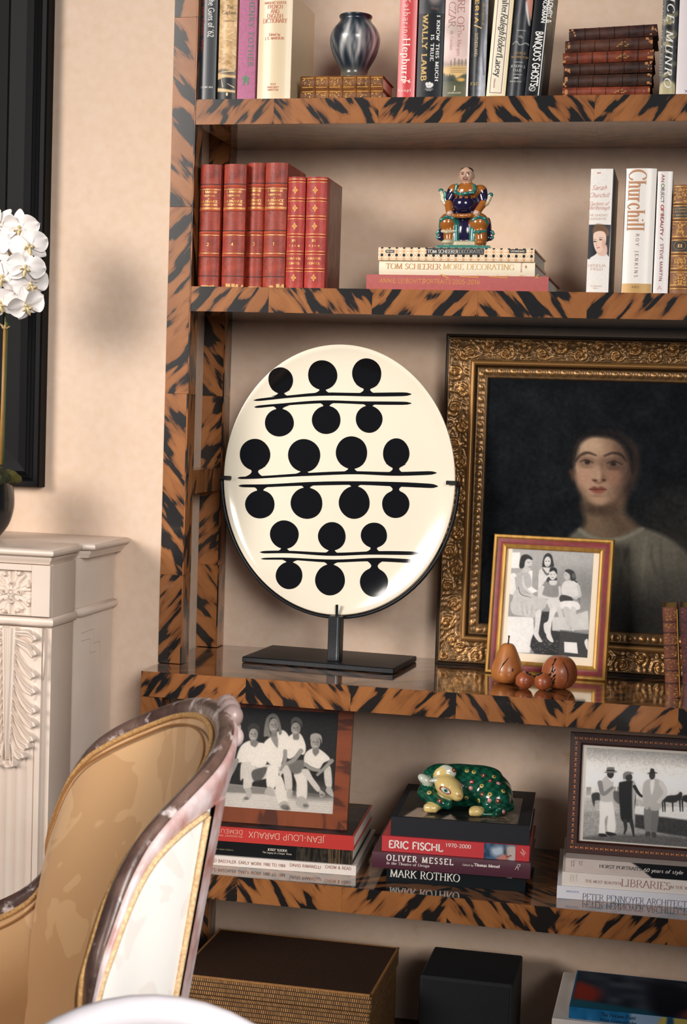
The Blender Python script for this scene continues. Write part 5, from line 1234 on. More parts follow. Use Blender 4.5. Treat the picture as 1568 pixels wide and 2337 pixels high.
# woman on the right
D_([(1090, 760), (1150, 660), (1260, 640), (1380, 690), (1420, 860), (1360, 960), (1290, 930), (1120, 900)], (222, 218, 216), 10); D_([(1060, 930), (1120, 890), (1270, 930), (1280, 1000), (1090, 1010)], (66, 70, 74), 8)
D_([(1090, 1010), (1280, 990), (1400, 1030), (1400, 1140), (1110, 1130)], (236, 234, 232), 8); D_([(1120, 1130), (1240, 1130), (1260, 1470), (1220, 1470)], (206, 202, 202), 6); D_([(1250, 1130), (1350, 1130), (1330, 1470), (1270, 1470)], (214, 210, 208), 6)
G_([(1390, 740), (1420, 900), (1300, 940)], (50, 46, 26), (206, 200, 198), 8); E_(1190, 560, 56, 80, (206, 198, 196), 8)
D_([(1150, 480), (1220, 450), (1310, 490), (1345, 580), (1330, 640), (1260, 640), (1235, 540)], (58, 60, 66), 8); E_(1310, 560, 34, 50, (110, 110, 114), 14, .8); G_([(1260, 600), (1360, 670)], (14, 24), (60, 62, 68), 8); E_(1168, 548, 9, 5, (70, 66, 68), 4)
D_([(1080, 1490), (1600, 1550), (1570, 1960), (1050, 1930)], (66, 72, 76), 8, smooth=False); im.noise(4, 6, 4)
G_([(1085, 1500), (1580, 1555)], 8, (150, 152, 154), 5, smooth=False); D_([(1145, 1690), (1370, 1700), (1390, 1890), (1150, 1870)], (240, 238, 236), 5, smooth=False); D_([(1500, 1690), (1560, 1640), (1560, 1830)], (236, 234, 232), 6)
im.mono((1.0, .985, .97))
iw, ih = (995-528)/2.54*.00091, (2005-1400)/2.54*.00091/math.cos(R(10))*1.0
im.sheet('photograph', (-iw/2-.001, .0100, c_+.0215+ih-.005), (iw, 0, 0), (0, 0, -ih), PRINT, f2)
pane('glass', f2, w2-2*c_+.001, h2-2*c_+.001, c_-.0005, .0085, GLASS)
MB().box(-.11, .11, .0181, .0195, .006, h2-.006).build('backing_board', mat('backing_board', rgb(70, 54, 40), .8), f2)
st_ = MB().add([(-.03, .0196, h2*.7), (.03, .0196, h2*.7), (.03, .056, .010), (-.03, .056, .010)], [(0, 1, 2, 3)])
st_.build('easel_strut', mat('backing_board', rgb(70, 54, 40), .8), f2)

# ---------------------------------------------------------------- carved wooden fruit
def wood_fruit(name, c1, c2):
    return mat(name, rgb(*c1), .38, coat=.2, noise=(26, .9), col2=rgb(*c2), nscale=(1, 1, .35))
PW = wood_fruit('pale_fruitwood', (196, 124, 62), (150, 84, 40)); DW = wood_fruit('dark_fruitwood', (180, 102, 58), (120, 62, 34)); CR = mat('crack_in_wood', rgb(30, 20, 16), .9)
pr_ = thing('wooden_pear', 'turned wooden pear with a thin stem, standing before the framed photograph', 'ornament', (.6605, .045, ZC))
ps = .00088*1.0
PF = crom([(.5, 0), (12, .2), (24, 3), (33, 12), (36, 25), (34, 39), (28, 55), (21, 72), (15, 84), (9, 89), (3, 88.5), (.4, 86.5)], 4)
prof = [(r*ps, z*ps) for r, z in PF]
MB().lathe(prof, 40, cap=False).build('body', PW, pr_, smooth=True)
MB().tube([(0, 0, .0755), (.0008, 0, .088), (.0012, 0, .094)], (.0016, .0013, .0022), 8).build('stem', mat('fruit_stem', rgb(74, 44, 26), .6), pr_, smooth=True)
def on_lathe(prof, z, ang, off=.0002):
    r = np.interp(z, [p[1] for p in prof if True], [p[0] for p in prof]) if False else None
    pts = [p for p in prof]; best = min(range(1, len(pts)-1), key=lambda i: abs(pts[i][1]-z) if pts[i][0] > .003 else 9)
    i = best; z0, z1 = pts[i][1], pts[i+1][1]; t = 0 if abs(z1-z0) < 1e-9 else max(-1, min(1, (z-z0)/(z1-z0)))
    rr_ = pts[i][0]+(pts[i+1][0]-pts[i][0])*t+off
    return (rr_*math.cos(ang), rr_*math.sin(ang), z)
def crack(parent, prof, seq, wd):
    MB().tube([on_lathe(prof, z, R(a)) for z, a in seq], wd, 5).build('crack', CR, parent, smooth=True)
crack(pr_, prof, [(.054, -78), (.049, -88), (.041, -100), (.033, -108), (.022, -112)], [.0004, .0009, .0013, .0007, .0004]); crack(pr_, prof, [(.034, -62), (.030, -64), (.027, -66)], [.0005, .0013, .0005])
gd = thing('wooden_pomegranate', 'round cracked wooden fruit lying beside two small wooden fruits', 'ornament', (.7655, .018, ZC))
gp = crom([(.5, 0), (14, .6), (28, 7), (37.5, 22), (39.5, 37), (36, 53), (27, 66), (14, 73), (4, 71), (.4, 69)], 4); gprof = [(r*ps, z*ps) for r, z in gp]
MB().lathe(gprof, 44, cap=False).build('body', DW, gd, smooth=True)
crack(gd, gprof, [(.062, -84), (.054, -70), (.045, -62), (.034, -58), (.022, -58), (.010, -64)], [.0004, .0009, .0012, .0011, .0008, .0004])
r = random.Random(8)
for k in range(22):
    z = r.uniform(.012, .062); a = -107+r.uniform(-13, 11)*(1-abs(z-.036)/.05)
    crack(gd, gprof, [(z-.0035, a-2), (z, a+r.uniform(-3, 3)), (z+.0035, a+2)], [.0004, r.uniform(.001, .0024), .0004])
for k, (px_, py_, X, Y, lab) in enumerate(((1195, 1556, .7015, -.012, 'small glossy wooden fruit between the pear and its twin'), (1231, 1556, .7375, -.012, 'small glossy wooden fruit touching the cracked round wooden one'))):
    sf = thing('small_wooden_fruit', lab, 'ornament', (X, Y, ZC), (0, 0, 0), 'pair of small wooden fruits')
    q = crom([(.3, 0), (8, .5), (15, 5), (19, 13), (19.5, 20), (17, 29), (11, 35), (5, 35.5), (2, 32.5), (.3, 31)], 4); qp = [(r_*ps, z*ps) for r_, z in q]
    tilt = Matrix.Translation((0, 0, .0165)) @ Matrix.Rotation(R(28 if k == 0 else -28), 4, 'Y') @ Matrix.Translation((0, 0, -.0165))
    MB().lathe(qp, 32, M=tilt, cap=False).build('body', wood_fruit('red_fruitwood', (186, 100, 54), (128, 62, 34)), sf, smooth=True)
    ca = MB(); 
    for j in range(6):
        a = j*math.pi/3; ca.tube([(0, 0, .0275), (.004*math.cos(a), .004*math.sin(a), .032), (.0075*math.cos(a), .0075*math.sin(a), .0335)], (.0012, .0016, .0005), 5, M=tilt)
    ca.build('calyx', CR, sf)

# two leather volumes at the counter's right end
for k, (lab, xl, xr, yt, yb, dx) in enumerate((("leaning brown leather volume with dense gilt tooling, at the worktop's right end", 1519, 1553, 1386, 1592, 0), ("leaning dark red leather volume cut by the picture edge, right of the gilt one", 1559, 1602, 1386, 1597, 0))):
    b = Book(lab, 'up', xl, xr, yt, yb, -.002, ZC, .12, leather('tooled_calf', (128, 74, 50), (84, 42, 34)) if k == 0 else leather('plum_calf', (96, 40, 40), (56, 26, 32)), 'leather volumes on the worktop', bulge=.005, pages=GILT)
    for f_ in (.84, .72, .58, .44, .30, .16): b.band(f_, .0015, mat('dark_spine_band', rgb(66, 32, 30), .5), proud=.0014)
    tl = MB(); r = random.Random(k)
    for j in range(150 if k == 0 else 50):
        l = r.uniform(.01, .99); u = r.uniform(.1, .9)*b.W; q = r.uniform(.0004, .0013); y = float(b.yf(u))
        tl.box(u-b.W/2-q*1.4, u-b.W/2+q*1.4, y-.0005, y-.0001, l*b.H-q*.6, l*b.H+q*.6)
    tag(tl.build('gilt_tooling', GILT, b.root), kind='stuff'); b.root.rotation_euler.y = R(-4.5)
    MB().box(b.W/2-.0016, b.W/2+.0002, .001, .0016, .004, b.H-.004).build('gilt_board_edge', GILT, b.root)
# ---------------------------------------------------------------- seated glazed figurine
GLZ = attr_mat('coloured_glaze', .14, coat=.6)
fg = thing('figurine', 'glazed seated figurine in blue, teal and amber robes on top of the cane-patterned book', 'figurine', (at(1061, 559, Y=.045)[0], .045, FIGZ+.0002))
k_ = .00028
TEAL, AMB, NAVY, SKIN, CREAM, BLK = (44, 112, 104), (164, 98, 40), (34, 28, 58), (202, 164, 140), (208, 196, 164), (30, 26, 30)
def fe(x, y, z, r, c, rot=None): return ('e', (x*k_, y*k_, z*k_), tuple(t*k_ for t in r), rot, c)
def fc(a, b, ra, rb, c): return ('c', tuple(t*k_ for t in a), tuple(t*k_ for t in b), ra*k_, rb*k_, c)
def chain(pts, r, c): return [fc(pts[i], pts[i+1], r, r, c) for i in range(len(pts)-1)]
fp = [('b', (0, 0, 10*k_), (190*k_, 95*k_, 11*k_), 6*k_, (70, 128, 116)), fe(0, -30, 34, (150, 60, 24), CREAM),
      fe(-112, -62, 42, (46, 56, 22), CREAM), fe(118, -62, 40, (42, 58, 24), AMB),
      fc((-108, -40, 55), (-106, -38, 140), 38, 42, AMB), fc((118, -42, 55), (108, -38, 150), 42, 46, AMB),
      fe(-122, -22, 182, (64, 74, 64), AMB), fe(98, -22, 182, (72, 76, 66), AMB),
      fc((-120, -20, 195), (-30, 30, 235), 56, 60, NAVY), fc((96, -20, 195), (20, 30, 235), 58, 60, NAVY),
      fe(-4, 5, 125, (86, 62, 108), NAVY), fc((-58, -50, 60), (-66, -36, 200), 22, 26, TEAL), fc((60, -50, 60), (66, -40, 190), 24, 30, TEAL), fe(-160, 0, 140, (26, 44, 90), NAVY), fe(158, 0, 140, (26, 44, 84), NAVY),
      fe(-14, -22, 312, (82, 74, 70), NAVY), fe(0, 10, 300, (96, 62, 110), NAVY), fe(2, -4, 400, (88, 62, 66), AMB), fe(-88, 12, 412, (48, 46, 44), AMB), fe(92, 12, 408, (48, 46, 44), AMB),
      fc((-100, 8, 405), (-128, 0, 345), 38, 36, NAVY), fc((104, 8, 402), (122, 0, 345), 38, 36, NAVY),
      fc((-128, -10, 330), (-108, -55, 250), 26, 26, AMB), fc((122, -14, 322), (88, -58, 255), 26, 26, AMB), fe(-104, -64, 242, (24, 24, 22), SKIN), fe(84, -66, 246, (24, 24, 22), SKIN),
      fc((0, 5, 440), (-2, 0, 470), 40, 36, SKIN), fe(-6, -8, 510, (52, 50, 60), SKIN), fe(-6, 4, 542, (49, 48, 30), BLK), fe(-10, -56, 506, (9, 12, 13), SKIN), fe(-56, 2, 506, (9, 13, 18), SKIN), fe(44, 2, 506, (9, 13, 18), SKIN)]
fp += chain([(-80, -52, 228), (-40, -88, 224), (0, -96, 222), (40, -88, 226), (82, -54, 236)], 15, AMB)
fp += chain([(-66, -50, 440), (-74, -52, 390), (-30, -76, 372), (10, -80, 380), (54, -66, 386), (66, -50, 410), (56, -40, 440)], 11, TEAL)
fp += chain([(-182, -4, 402), (-172, -10, 378), (-166, -12, 345), (-150, -18, 320), (-120, -30, 300)], 16, CREAM)+[fe(-182, -6, 408, (17, 16, 16), TEAL)]
fp += chain([(-150, -22, 395), (-146, -24, 350), (-132, -30, 318)], 9, TEAL)
fp += chain([(166, -4, 372), (158, -10, 350), (146, -14, 322), (118, -28, 296)], 16, CREAM)+[fe(170, -6, 380, (17, 16, 16), TEAL)]+chain([(136, -22, 352), (126, -28, 318)], 9, TEAL)
for sx in (-1, 1):
    fp += chain([(sx*(180+20*math.cos(t)), -14, 100+24*math.sin(t)) for t in np.linspace(.4, 5.6, 9)], 11, TEAL if sx > 0 else (70, 140, 124)); fp += [fc((sx*150, -10, 82), (sx*176, -14, 78), 22, 16, NAVY)]
    fp += chain([(sx*112-10-52, -40, 150), (sx*112-10-40, -82, 196), (sx*112-8, -98, 216), (sx*112+34, -82, 206), (sx*112+50, -56, 176)], 10, TEAL)
    fp += chain([(sx*112-44, -56, 120), (sx*112-6, -84, 112), (sx*112+38, -60, 122)], 10, CREAM if sx < 0 else TEAL)
def fig_post(V, C_):
    X, Y, Z = V[:, 0]/k_, V[:, 1]/k_, V[:, 2]/k_; f = Y < -20
    for ex in (-27, 12): C_[f & (np.hypot((X-ex)/11, (Z-516)/4.5) < 1)] = (36, 28, 28)
    C_[f & (np.hypot((X+7)/20, (Z-478)/4) < 1)] = (130, 70, 60); C_[f & (np.abs(Z-488-abs(0)) < 3) & (np.abs(np.abs(X+7)-10) < 8)] = (70, 50, 46)
    for ex in (-27, 12): C_[f & (np.hypot((X-ex)/15, (Z-528)/2.6) < 1)] = (60, 44, 42)
    m_ = f & (np.abs(X+14) < 60) & (Z > 345) & (Z < 366) & (np.sin(X*.16) > -.2); C_[m_] = AMB
    return C_
sculpt('glazed_body', fp, .00085, .0022, GLZ, fg, post=fig_post)

# ---------------------------------------------------------------- low shelf: stacks, frames, cat
YT, TP = -.0385, 3.6
def lowbook(lab, xl, xr, yt, yb, z, D, cover, T=None, pages=None, **k):
    return Book(lab, 'flat', xl, xr, yt, yb, YT+k.pop('dy', 0), z, D, cover, k.pop('group'), pages=pages or PAGESW, tip=R(TP+k.pop('dt', 0)), T=T, **k)
G1 = 'art books under the family photograph'
z = Z4+.0003
b = lowbook("white art book with small brown capitals, at the bottom of the family photograph's stack", 456.5, 811, 1960, 1982.5, z, .29, paper((240, 230, 220)), group=G1, dy=-.002)
b.text("DONALD BAECHLER: EARLY WORK 1980 TO 1984", 557, 1967.5, 190, 6.6, (150, 84, 66), 'sans', track=.06); b.text("DAVID RIMANELLI", 696, 1977.5, 70, 6.6, (150, 84, 66), 'sans', track=.06); b.text("CHEIM & READ", 770, 1982.5, 58, 6.6, (150, 84, 66), 'sans', track=.06)
z += b.H+.0003
b = lowbook("black art book with woodland spine strip, under the red upside-down lettered book", 466, 803, 1925.5, 1958, z, .275, paper((22, 24, 27)), group=G1, dy=.004)
b.text("JOSEF SUDEK", 633, 1940, 44, 5, (216, 206, 190), 'slab'); b.text("The Legacy of a Deeper Vision", 632.5, 1947, 66, 4, (206, 196, 180), 'serif'); b.text("EDITED BY ANNA FAROVA", 506, 1936, 58, 3, (150, 140, 96), 'sans')
im = Img(140, 34, base=(40, 36, 30)).noise(24, 7, 1); r = random.Random(1)
for k in range(26): x = r.uniform(70, 140); im.line([(x, 0), (x+r.uniform(-3, 3), 34)], r.uniform(1, 3), r.choice([(120, 92, 60), (60, 46, 32), (146, 116, 80), (28, 24, 22)]), 1, .8)
for k in range(14): x = r.uniform(0, 70); im.line([(x, r.uniform(0, 10)), (x+r.uniform(-8, 8), 34)], r.uniform(2, 5), r.choice([(24, 24, 22), (66, 58, 46)]), 2, .7)
b.art(im, .627, 1, 'spine_picture')
z += b.H+.0003
b = lowbook("red art book lettered upside down, at the top of the family photograph's stack", 471, 806, 1892, 1925, z, .265, paper((198, 58, 52)), group=G1, dy=.001)
b.text("JEAN-LOUP DARAUX", 654, 1911, 173, 13.5, (240, 214, 190), 'light', 180); b.text("DEMEURE", 522, 1895.5, 69, 9, (240, 214, 190), 'light', 180, track=.1); b.text("EN PASSANT PAR LA", 522, 1905.3, 67, 4.2, (240, 214, 190), 'light', 180)
im = Img(160, 120, base=(34, 36, 40)).noise(30, 14, 6); r = random.Random(4)
for k in range(26): im.line([(r.uniform(0, 160), r.uniform(0, 120)), (r.uniform(0, 160), r.uniform(0, 120))], r.uniform(1, 4), r.choice([(66, 70, 72), (20, 22, 24), (120, 104, 84), (44, 58, 60)]), 2, .7)
im.sheet('front_cover_print', (-b.W/2+.004, .2635, b.H+.0003), (b.W-.008, 0, 0), (0, -.26, 0), JACKET, b.root)
SZ1 = z+b.H+.0006
WALN = tortoise('walnut_veneer', rgb(138, 70, 38), rgb(116, 56, 32), rgb(84, 42, 27), thr=.56, rough=.3, coat=.4)
f1 = thing('framed_photograph', 'walnut framed black and white photograph of a seated family in white, on three art books', 'picture frame', (.2065, .0, SZ1), (R(-9), 0, R(3.2)))
w1, h1, fw1 = .2965, .2620, .030
for nm, o, a, bb, la in (('frame_side', (-w1/2, 0, 0), (0, 0, 1), (1, 0, 0), h1), ('frame_side', (w1/2, 0, 0), (0, 0, 1), (-1, 0, 0), h1), ('frame_rail', (-w1/2, 0, 0), X_, Z_, w1), ('frame_rail', (-w1/2, 0, h1), X_, (0, 0, -1), w1)):
    mb = MB(); oo, aa, b2_ = Vector(o), Vector(a), Vector(bb); off = _vr.uniform(0, 30)
    q = [(0, 0), (la, 0), (la-fw1, fw1), (fw1, fw1)]
    V = [oo+aa*s_+b2_*t+Vector((0, y, 0)) for y in (0, .016) for s_, t in q]
    mb.add(V, [(0, 1, 2, 3), (7, 6, 5, 4)]+[(i, (i+1) % 4, (i+1) % 4+4, i+4) for i in range(4)])
    mb.build(nm, WALN, f1, uvf=lambda p, off=off, oo=oo, b2_=b2_, aa=aa: (off+(p-oo).dot(b2_)*.6, off+(p-oo).dot(aa)*.6))
im = Img(int((w1-2*fw1)*1100), int((h1-2*fw1)*1100), src=[(140, 0), (1528, 110), (1420, 1148), (40, 1032)], base=(38, 44, 46))
D_, E_, G_ = im.poly, im.ell, im.line
D_([(30, 790), (800, 880), (1450, 960), (1440, 1170), (30, 1060)], (226, 210, 192), 6, smooth=False); D_([(60, 795), (640, 860), (700, 930), (60, 890)], (150, 138, 126), 10, smooth=False)
D_([(1100, 800), (1450, 900), (1440, 990), (900, 950)], (90, 88, 86), 40, .8)
for k in range(9): G_([(40, 880+k*22), (1440, 990+k*22)], 4, (186, 168, 150), 4, .6)
SH, PN, SK = (240, 226, 208), (222, 208, 190), (176, 150, 132)
# pants and legs
D_([(330, 590), (440, 570), (500, 640), (640, 620), (740, 630), (760, 690), (640, 760), (470, 790), (440, 850), (350, 860), (345, 760), (310, 770)], PN, 7); D_([(460, 680), (640, 650), (560, 780), (470, 780)], (70, 70, 68), 8, .8)
D_([(640, 660), (750, 630), (780, 700), (720, 860), (630, 850)], SH, 7); D_([(730, 780), (800, 740), (850, 860), (870, 1010), (760, 1020)], (236, 222, 204), 7)
D_([(780, 640), (880, 620), (930, 720), (930, 880), (855, 880), (830, 720), (790, 750)], PN, 7); D_([(960, 720), (1080, 700), (1115, 760), (1100, 980), (990, 970), (985, 820)], (236, 222, 204), 7)
D_([(890, 600), (1090, 590), (1060, 700), (950, 720)], (130, 118, 106), 10)
D_([(1050, 690), (1130, 680), (1180, 760), (1270, 880), (1230, 910), (1120, 790)], PN, 6); D_([(1330, 690), (1400, 660), (1410, 860), (1340, 860), (1320, 760)], PN, 6)
# feet
for pts in ([(360, 860), (430, 860), (440, 940), (360, 985), (325, 970), (380, 920)], [(640, 850), (690, 860), (725, 945), (600, 920)], [(770, 1020), (860, 1000), (910, 1090), (840, 1095), (780, 1060)], [(880, 880), (935, 890), (920, 960), (870, 960)], [(1000, 960), (1080, 970), (1130, 1060), (1080, 1085), (975, 1040)], [(1260, 890), (1330, 940), (1270, 970)], [(1350, 870), (1400, 870), (1430, 970), (1340, 920)]): D_(pts, (206, 180, 160), 5)
for x, y, w_ in ((840, 1060, 50), (1090, 1050, 34), (870, 1075, 30), (1290, 945, 24), (380, 960, 30)): E_(x, y, w_, w_*.6, (96, 84, 76), 14, .6)
# tops
D_([(265, 580), (320, 430), (430, 370), (540, 390), (620, 420), (640, 590), (560, 650), (450, 620), (440, 590), (350, 590)], SH, 7)
D_([(600, 420), (680, 340), (820, 270), (900, 320), (920, 420), (850, 500), (820, 600), (770, 650), (640, 590)], SH, 7); D_([(690, 330), (770, 330), (770, 450), (720, 400)], (168, 140, 122), 8)
D_([(840, 470), (920, 330), (1040, 310), (1100, 400), (1110, 480), (1080, 530), (1020, 520), (900, 570)], SH, 7)
D_([(1085, 600), (1100, 520), (1180, 470), (1280, 480), (1400, 580), (1320, 620), (1260, 680), (1140, 640)], SH, 7); D_([(1190, 490), (1270, 490), (1225, 550)], (150, 126, 112), 6); D_([(440, 380), (540, 380), (495, 440)], (150, 126, 112), 6)
# arms
G_([(270, 570), (210, 690), (150, 750), (90, 745)], (56, 40, 40, 30), SK, 6); G_([(860, 490), (850, 600), (800, 680)], (50, 44, 30), SK, 6); G_([(1050, 490), (960, 580), (870, 620)], (56, 48, 36), SK, 6)
G_([(1100, 630), (1180, 680), (1300, 700)], (46, 40, 34), SK, 6); G_([(1420, 600), (1320, 680), (1240, 740)], (46, 40, 30), SK, 6)
# heads
for x, y, rx, ry, hair, hc in ((480, 310, 54, 74, [(420, 290), (425, 220), (480, 190), (550, 220), (555, 300), (530, 250), (450, 250)], (70, 64, 60)),
                               (730, 220, 58, 84, [(605, 320), (640, 150), (720, 95), (790, 140), (825, 290), (790, 310), (775, 170), (700, 140), (668, 220), (690, 330), (640, 330)], (150, 128, 108)),
                               (995, 260, 56, 74, [(940, 220), (950, 160), (1010, 138), (1070, 180), (1070, 250), (1050, 210), (990, 180)], (110, 96, 84)),
                               (1228, 410, 58, 78, [(1170, 390), (1175, 330), (1235, 312), (1300, 340), (1305, 420), (1285, 370), (1210, 350)], (190, 172, 152))):
    D_([(x-28, y+50), (x+28, y+50), (x+34, y+110), (x-30, y+110)], (150, 126, 110), 6); E_(x, y, rx, ry, (190, 164, 144), 6); D_(hair, hc, 6)
    for s_ in (-1, 1): E_(x+s_*21, y-8, 13, 7, (110, 92, 82), 8, .8)
    E_(x+30, y+6, 22, 60, (150, 124, 108), 24, .7); G_([(x-20, y+32), (x, y+39), (x+20, y+32)], 8, (226, 210, 196), 5, .85); G_([(x-4, y), (x-5, y+18)], 8, (146, 120, 104), 6, .8); E_(x, y+62, 30, 10, (150, 126, 110), 10, .7)
im.noise(7, 2, 5).mono((1.0, .965, .92))
im.sheet('photograph', (-w1/2+fw1-.001, .0045, h1-fw1+.001), (w1-2*fw1+.002, 0, 0), (0, 0, -(h1-2*fw1)-.002), PRINT, f1)
pane('glass', f1, w1-2*fw1+.001, h1-2*fw1+.001, fw1-.0005, .003, GLASS)
MB().add([(-.03, .0165, h1*.8), (.03, .0165, h1*.8), (.03, .085, .0155), (-.03, .085, .0155)], [(0, 1, 2, 3)]).build('easel_strut', mat('backing_board', rgb(70, 54, 40), .8), f1)

G2 = 'art books under the green cat'
z = Z4+.0003
b = lowbook("black art book with white serif capitals, at the bottom of the green cat's stack", 883, 1198, 1991, 2024, z, .27, paper((20, 26, 30)), group=G2, dy=-.001, pages=PAGESW)
b.text("MARK ROTHKO", 970.5, 1997, 155, 17, (234, 230, 222), 'serif', track=.04); b.text("Yale", 1161, 2004, 14, 4, (200, 200, 196), 'sans'); 
z += b.H+.0003
b = lowbook("plum art book with white slab capitals, second from the bottom of the green cat's stack", 850, 1210, 1954, 1990, z, .295, paper((84, 44, 58)), group=G2, dy=-.012, bulge=.002)
b.text("OLIVER MESSEL", 958.5, 1961, 148, 12.5, (240, 232, 224), 'slab', track=.3); b.text("In the Theatre of Design", 931.5, 1971, 96, 6, (232, 222, 214), 'serif', slant=.15); b.text("Edited by", 1067.5, 1975, 24, 4, (226, 214, 206), 'serif', slant=.2); b.text("Thomas Messel", 1111, 1977, 56, 6.2, (236, 226, 218), 'slab'); b.text("R", 1178, 1981.5, 9, 12, (232, 222, 214), 'light', 0, slant=.5)
z += b.H+.0003
b = lowbook("red art book with bold white capitals and small spine picture, under the cat's black book", 873, 1208, 1917, 1952, z, .27, paper((204, 62, 66)), group=G2, dy=.0)
b.text("ERIC FISCHL", 949.5, 1929, 121, 16, (246, 232, 224), 'bold'); b.text("1970-2000", 1045.5, 1930.5, 57, 8, (246, 226, 218), 'sans')
im = Img(78, 38, base=(60, 86, 112)).noise(26, 9, 5); im.poly([(20, 10), (44, 6), (48, 24), (30, 30), (18, 22)], (196, 208, 220), 6, .9); im.poly([(50, 16), (60, 4), (64, 30), (54, 34)], (40, 40, 44), 3); im.poly([(54, 8), (66, 2), (78, 6), (78, 38), (60, 38)], (206, 190, 182), 4, .9); im.poly([(34, 32), (50, 24), (60, 34), (50, 38), (34, 38)], (196, 130, 116), 3); im.line([(56, 30), (66, 26)], 3, (150, 60, 56), 2)
b.art(im, .695, .907, 'spine_picture'); b.text("M", 1192, 1950, 10, 13, (246, 226, 218), 'light', 60, slant=.4)
z += b.H+.0003
b = lowbook("thick black book with a stepped picture on its cover, directly under the green cat", 893, 1209, 1877, 1919, z, .29, mat('black_linen', rgb(22, 24, 32), .75, noise=(300, .3)), group=G2, dy=.006, T=.0375)
im = Img(230, 190, base=(34, 34, 34)).noise(20, 16, 3)
im.poly([(12, 188), (30, 120), (60, 116), (50, 188)], (206, 180, 160), 3, smooth=False); im.poly([(84, 188), (98, 150), (112, 188)], (216, 196, 180), 3, smooth=False); im.poly([(52, 180), (66, 172), (70, 180)], (190, 166, 140), 2)
for k in range(5): im.line([(86+k, 186-k*6), (112-k, 188-k*6)], 2, (130, 110, 100), 1.5)
im.poly([(170, 188), (190, 120), (224, 120), (224, 188)], (120, 108, 92), 4); r = random.Random(3)
for k in range(30): im.line([(r.uniform(140, 226), r.uniform(130, 188)), (r.uniform(160, 228), r.uniform(130, 188))], r.uniform(1, 3), r.choice([(176, 156, 130), (60, 54, 46), (96, 86, 72)]), 1.5)
im.sheet('cover_picture', (-b.W/2+.012, .225, b.H+.0003), (b.W-.036, 0, 0), (0, -.220, 0), JACKET, b.root)
CZ = z+b.H+.0005
ct = thing('ceramic_cat', 'glazed green sleeping cat with painted flowers and a cream face, on the black book', 'figurine', (.5815, .065, CZ), (0, 0, R(4)))
kc = .000268
GRN, CRM, WHT = (20, 80, 60), (230, 202, 130), (206, 212, 196)
def ce(x, y, z, r, c, rot=None): return ('e', (x*kc, y*kc, z*kc), tuple(t*kc for t in r), rot, c)
def cc(a, b, ra, rb, c): return ('c', tuple(t*kc for t in a), tuple(t*kc for t in b), ra*kc, rb*kc, c)
cpz = [ce(70, 90, 165, (280, 150, 150), GRN, (0, 6, 0)), ce(-180, 60, 180, (160, 120, 140), GRN), ce(215, 10, 120, (150, 120, 120), GRN), ce(235, -70, 105, (115, 75, 95), GRN), ce(-60, 110, 235, (200, 90, 80), GRN), ce(120, 100, 255, (150, 90, 60), GRN),
       ce(-110, -100, 182, (112, 92, 84), CRM, (0, 28, 0)), ce(-40, -160, 135, (46, 42, 40), CRM), ce(-62, -150, 160, (60, 50, 40), CRM), ce(-165, -70, 262, (66, 34, 62), CRM, (0, -32, 0)), ce(-120, -64, 296, (64, 30, 40), WHT, (0, 24, 0)), ce(-292, -50, 215, (62, 44, 36), WHT, (0, 30, 0)), ce(-215, -110, 232, (46, 30, 16), WHT, (0, -16, 0)),
       cc((-285, -50, 120), (-190, -130, 62), 62, 52, GRN), ce(-225, -165, 40, (62, 46, 34), CRM), cc((-190, -120, 70), (-110, -130, 60), 44, 40, GRN),
       cc((330, -30, 70), (150, -140, 34), 50, 32, GRN), ce(105, -170, 36, (56, 50, 36), CRM), cc((350, -40, 40), (250, -170, 20), 24, 18, GRN), cc((250, -170, 20), (160, -190, 18), 18, 14, GRN), cc((-250, 60, 60), (280, 60, 60), 60, 60, GRN)]
for j in range(3):
    cpz.append(ce(-262+j*32, -196+abs(j-1)*6, 32, (19, 20, 27), CRM)); cpz.append(ce(70+j*26, -206+j*10, 28, (16, 20, 25), CRM))
def cat_post(V, C_):
    X, Y, Z = V[:, 0]/kc, V[:, 1]/kc, V[:, 2]/kc
    rn = np.sin(X*.09+1.3*np.sin(Z*.07))*np.sin(Z*.11+np.cos(Y*.08)); g = (C_[:, 1] < 110)
    C_[g] = C_[g]*(1+.28*rn[g, None])
    d = np.hypot((X+128)/40, (Z-176+.28*(X+128))/22); f = (Y < -130)
    C_[f & (d < 1.15)] = (150, 50, 44); C_[f & (d < .85)] = (214, 224, 214); C_[f & (np.hypot((X+124)/15, (Z-175)/13) < 1)] = (80, 140, 130); C_[f & (np.hypot((X+124)/7, (Z-175)/7) < 1)] = (20, 30, 30)
    C_[(Y < -185) & (np.hypot((X+22)/13, (Z-142)/9) < 1)] = (206, 150, 90)
    return C_
cat, CV = sculpt('glazed_body', cpz, .0014, .0055, GLZ, ct, post=cat_post, tau=.0006)
Mc = Matrix.Translation(ct.location) @ Matrix.Rotation(R(4), 4, 'Z')
nrm = np.zeros(len(CV)*3, np.float32); cat.data.vertices.foreach_get('normal', nrm); nrm = nrm.reshape(-1, 3)
Wv = np.array([tuple(Mc @ Vector(v)) for v in CV]); dd = Wv-CAM; zz_ = dd @ FW; Pu = IW/2+FPX*(dd @ RT)/zz_; Pv = IH/2-FPX*(dd @ UP)/zz_
PETAL = {'r': mat('red_enamel', rgb(136, 40, 44), .2, coat=.5), 'y': mat('ochre_enamel', rgb(206, 180, 96), .2, coat=.5), 'p': mat('pink_enamel', rgb(206, 130, 138), .2, coat=.5), 'c': mat('cream_enamel', rgb(226, 206, 140), .2, coat=.5), 'k': mat('brown_enamel', rgb(70, 50, 34), .2, coat=.5)}
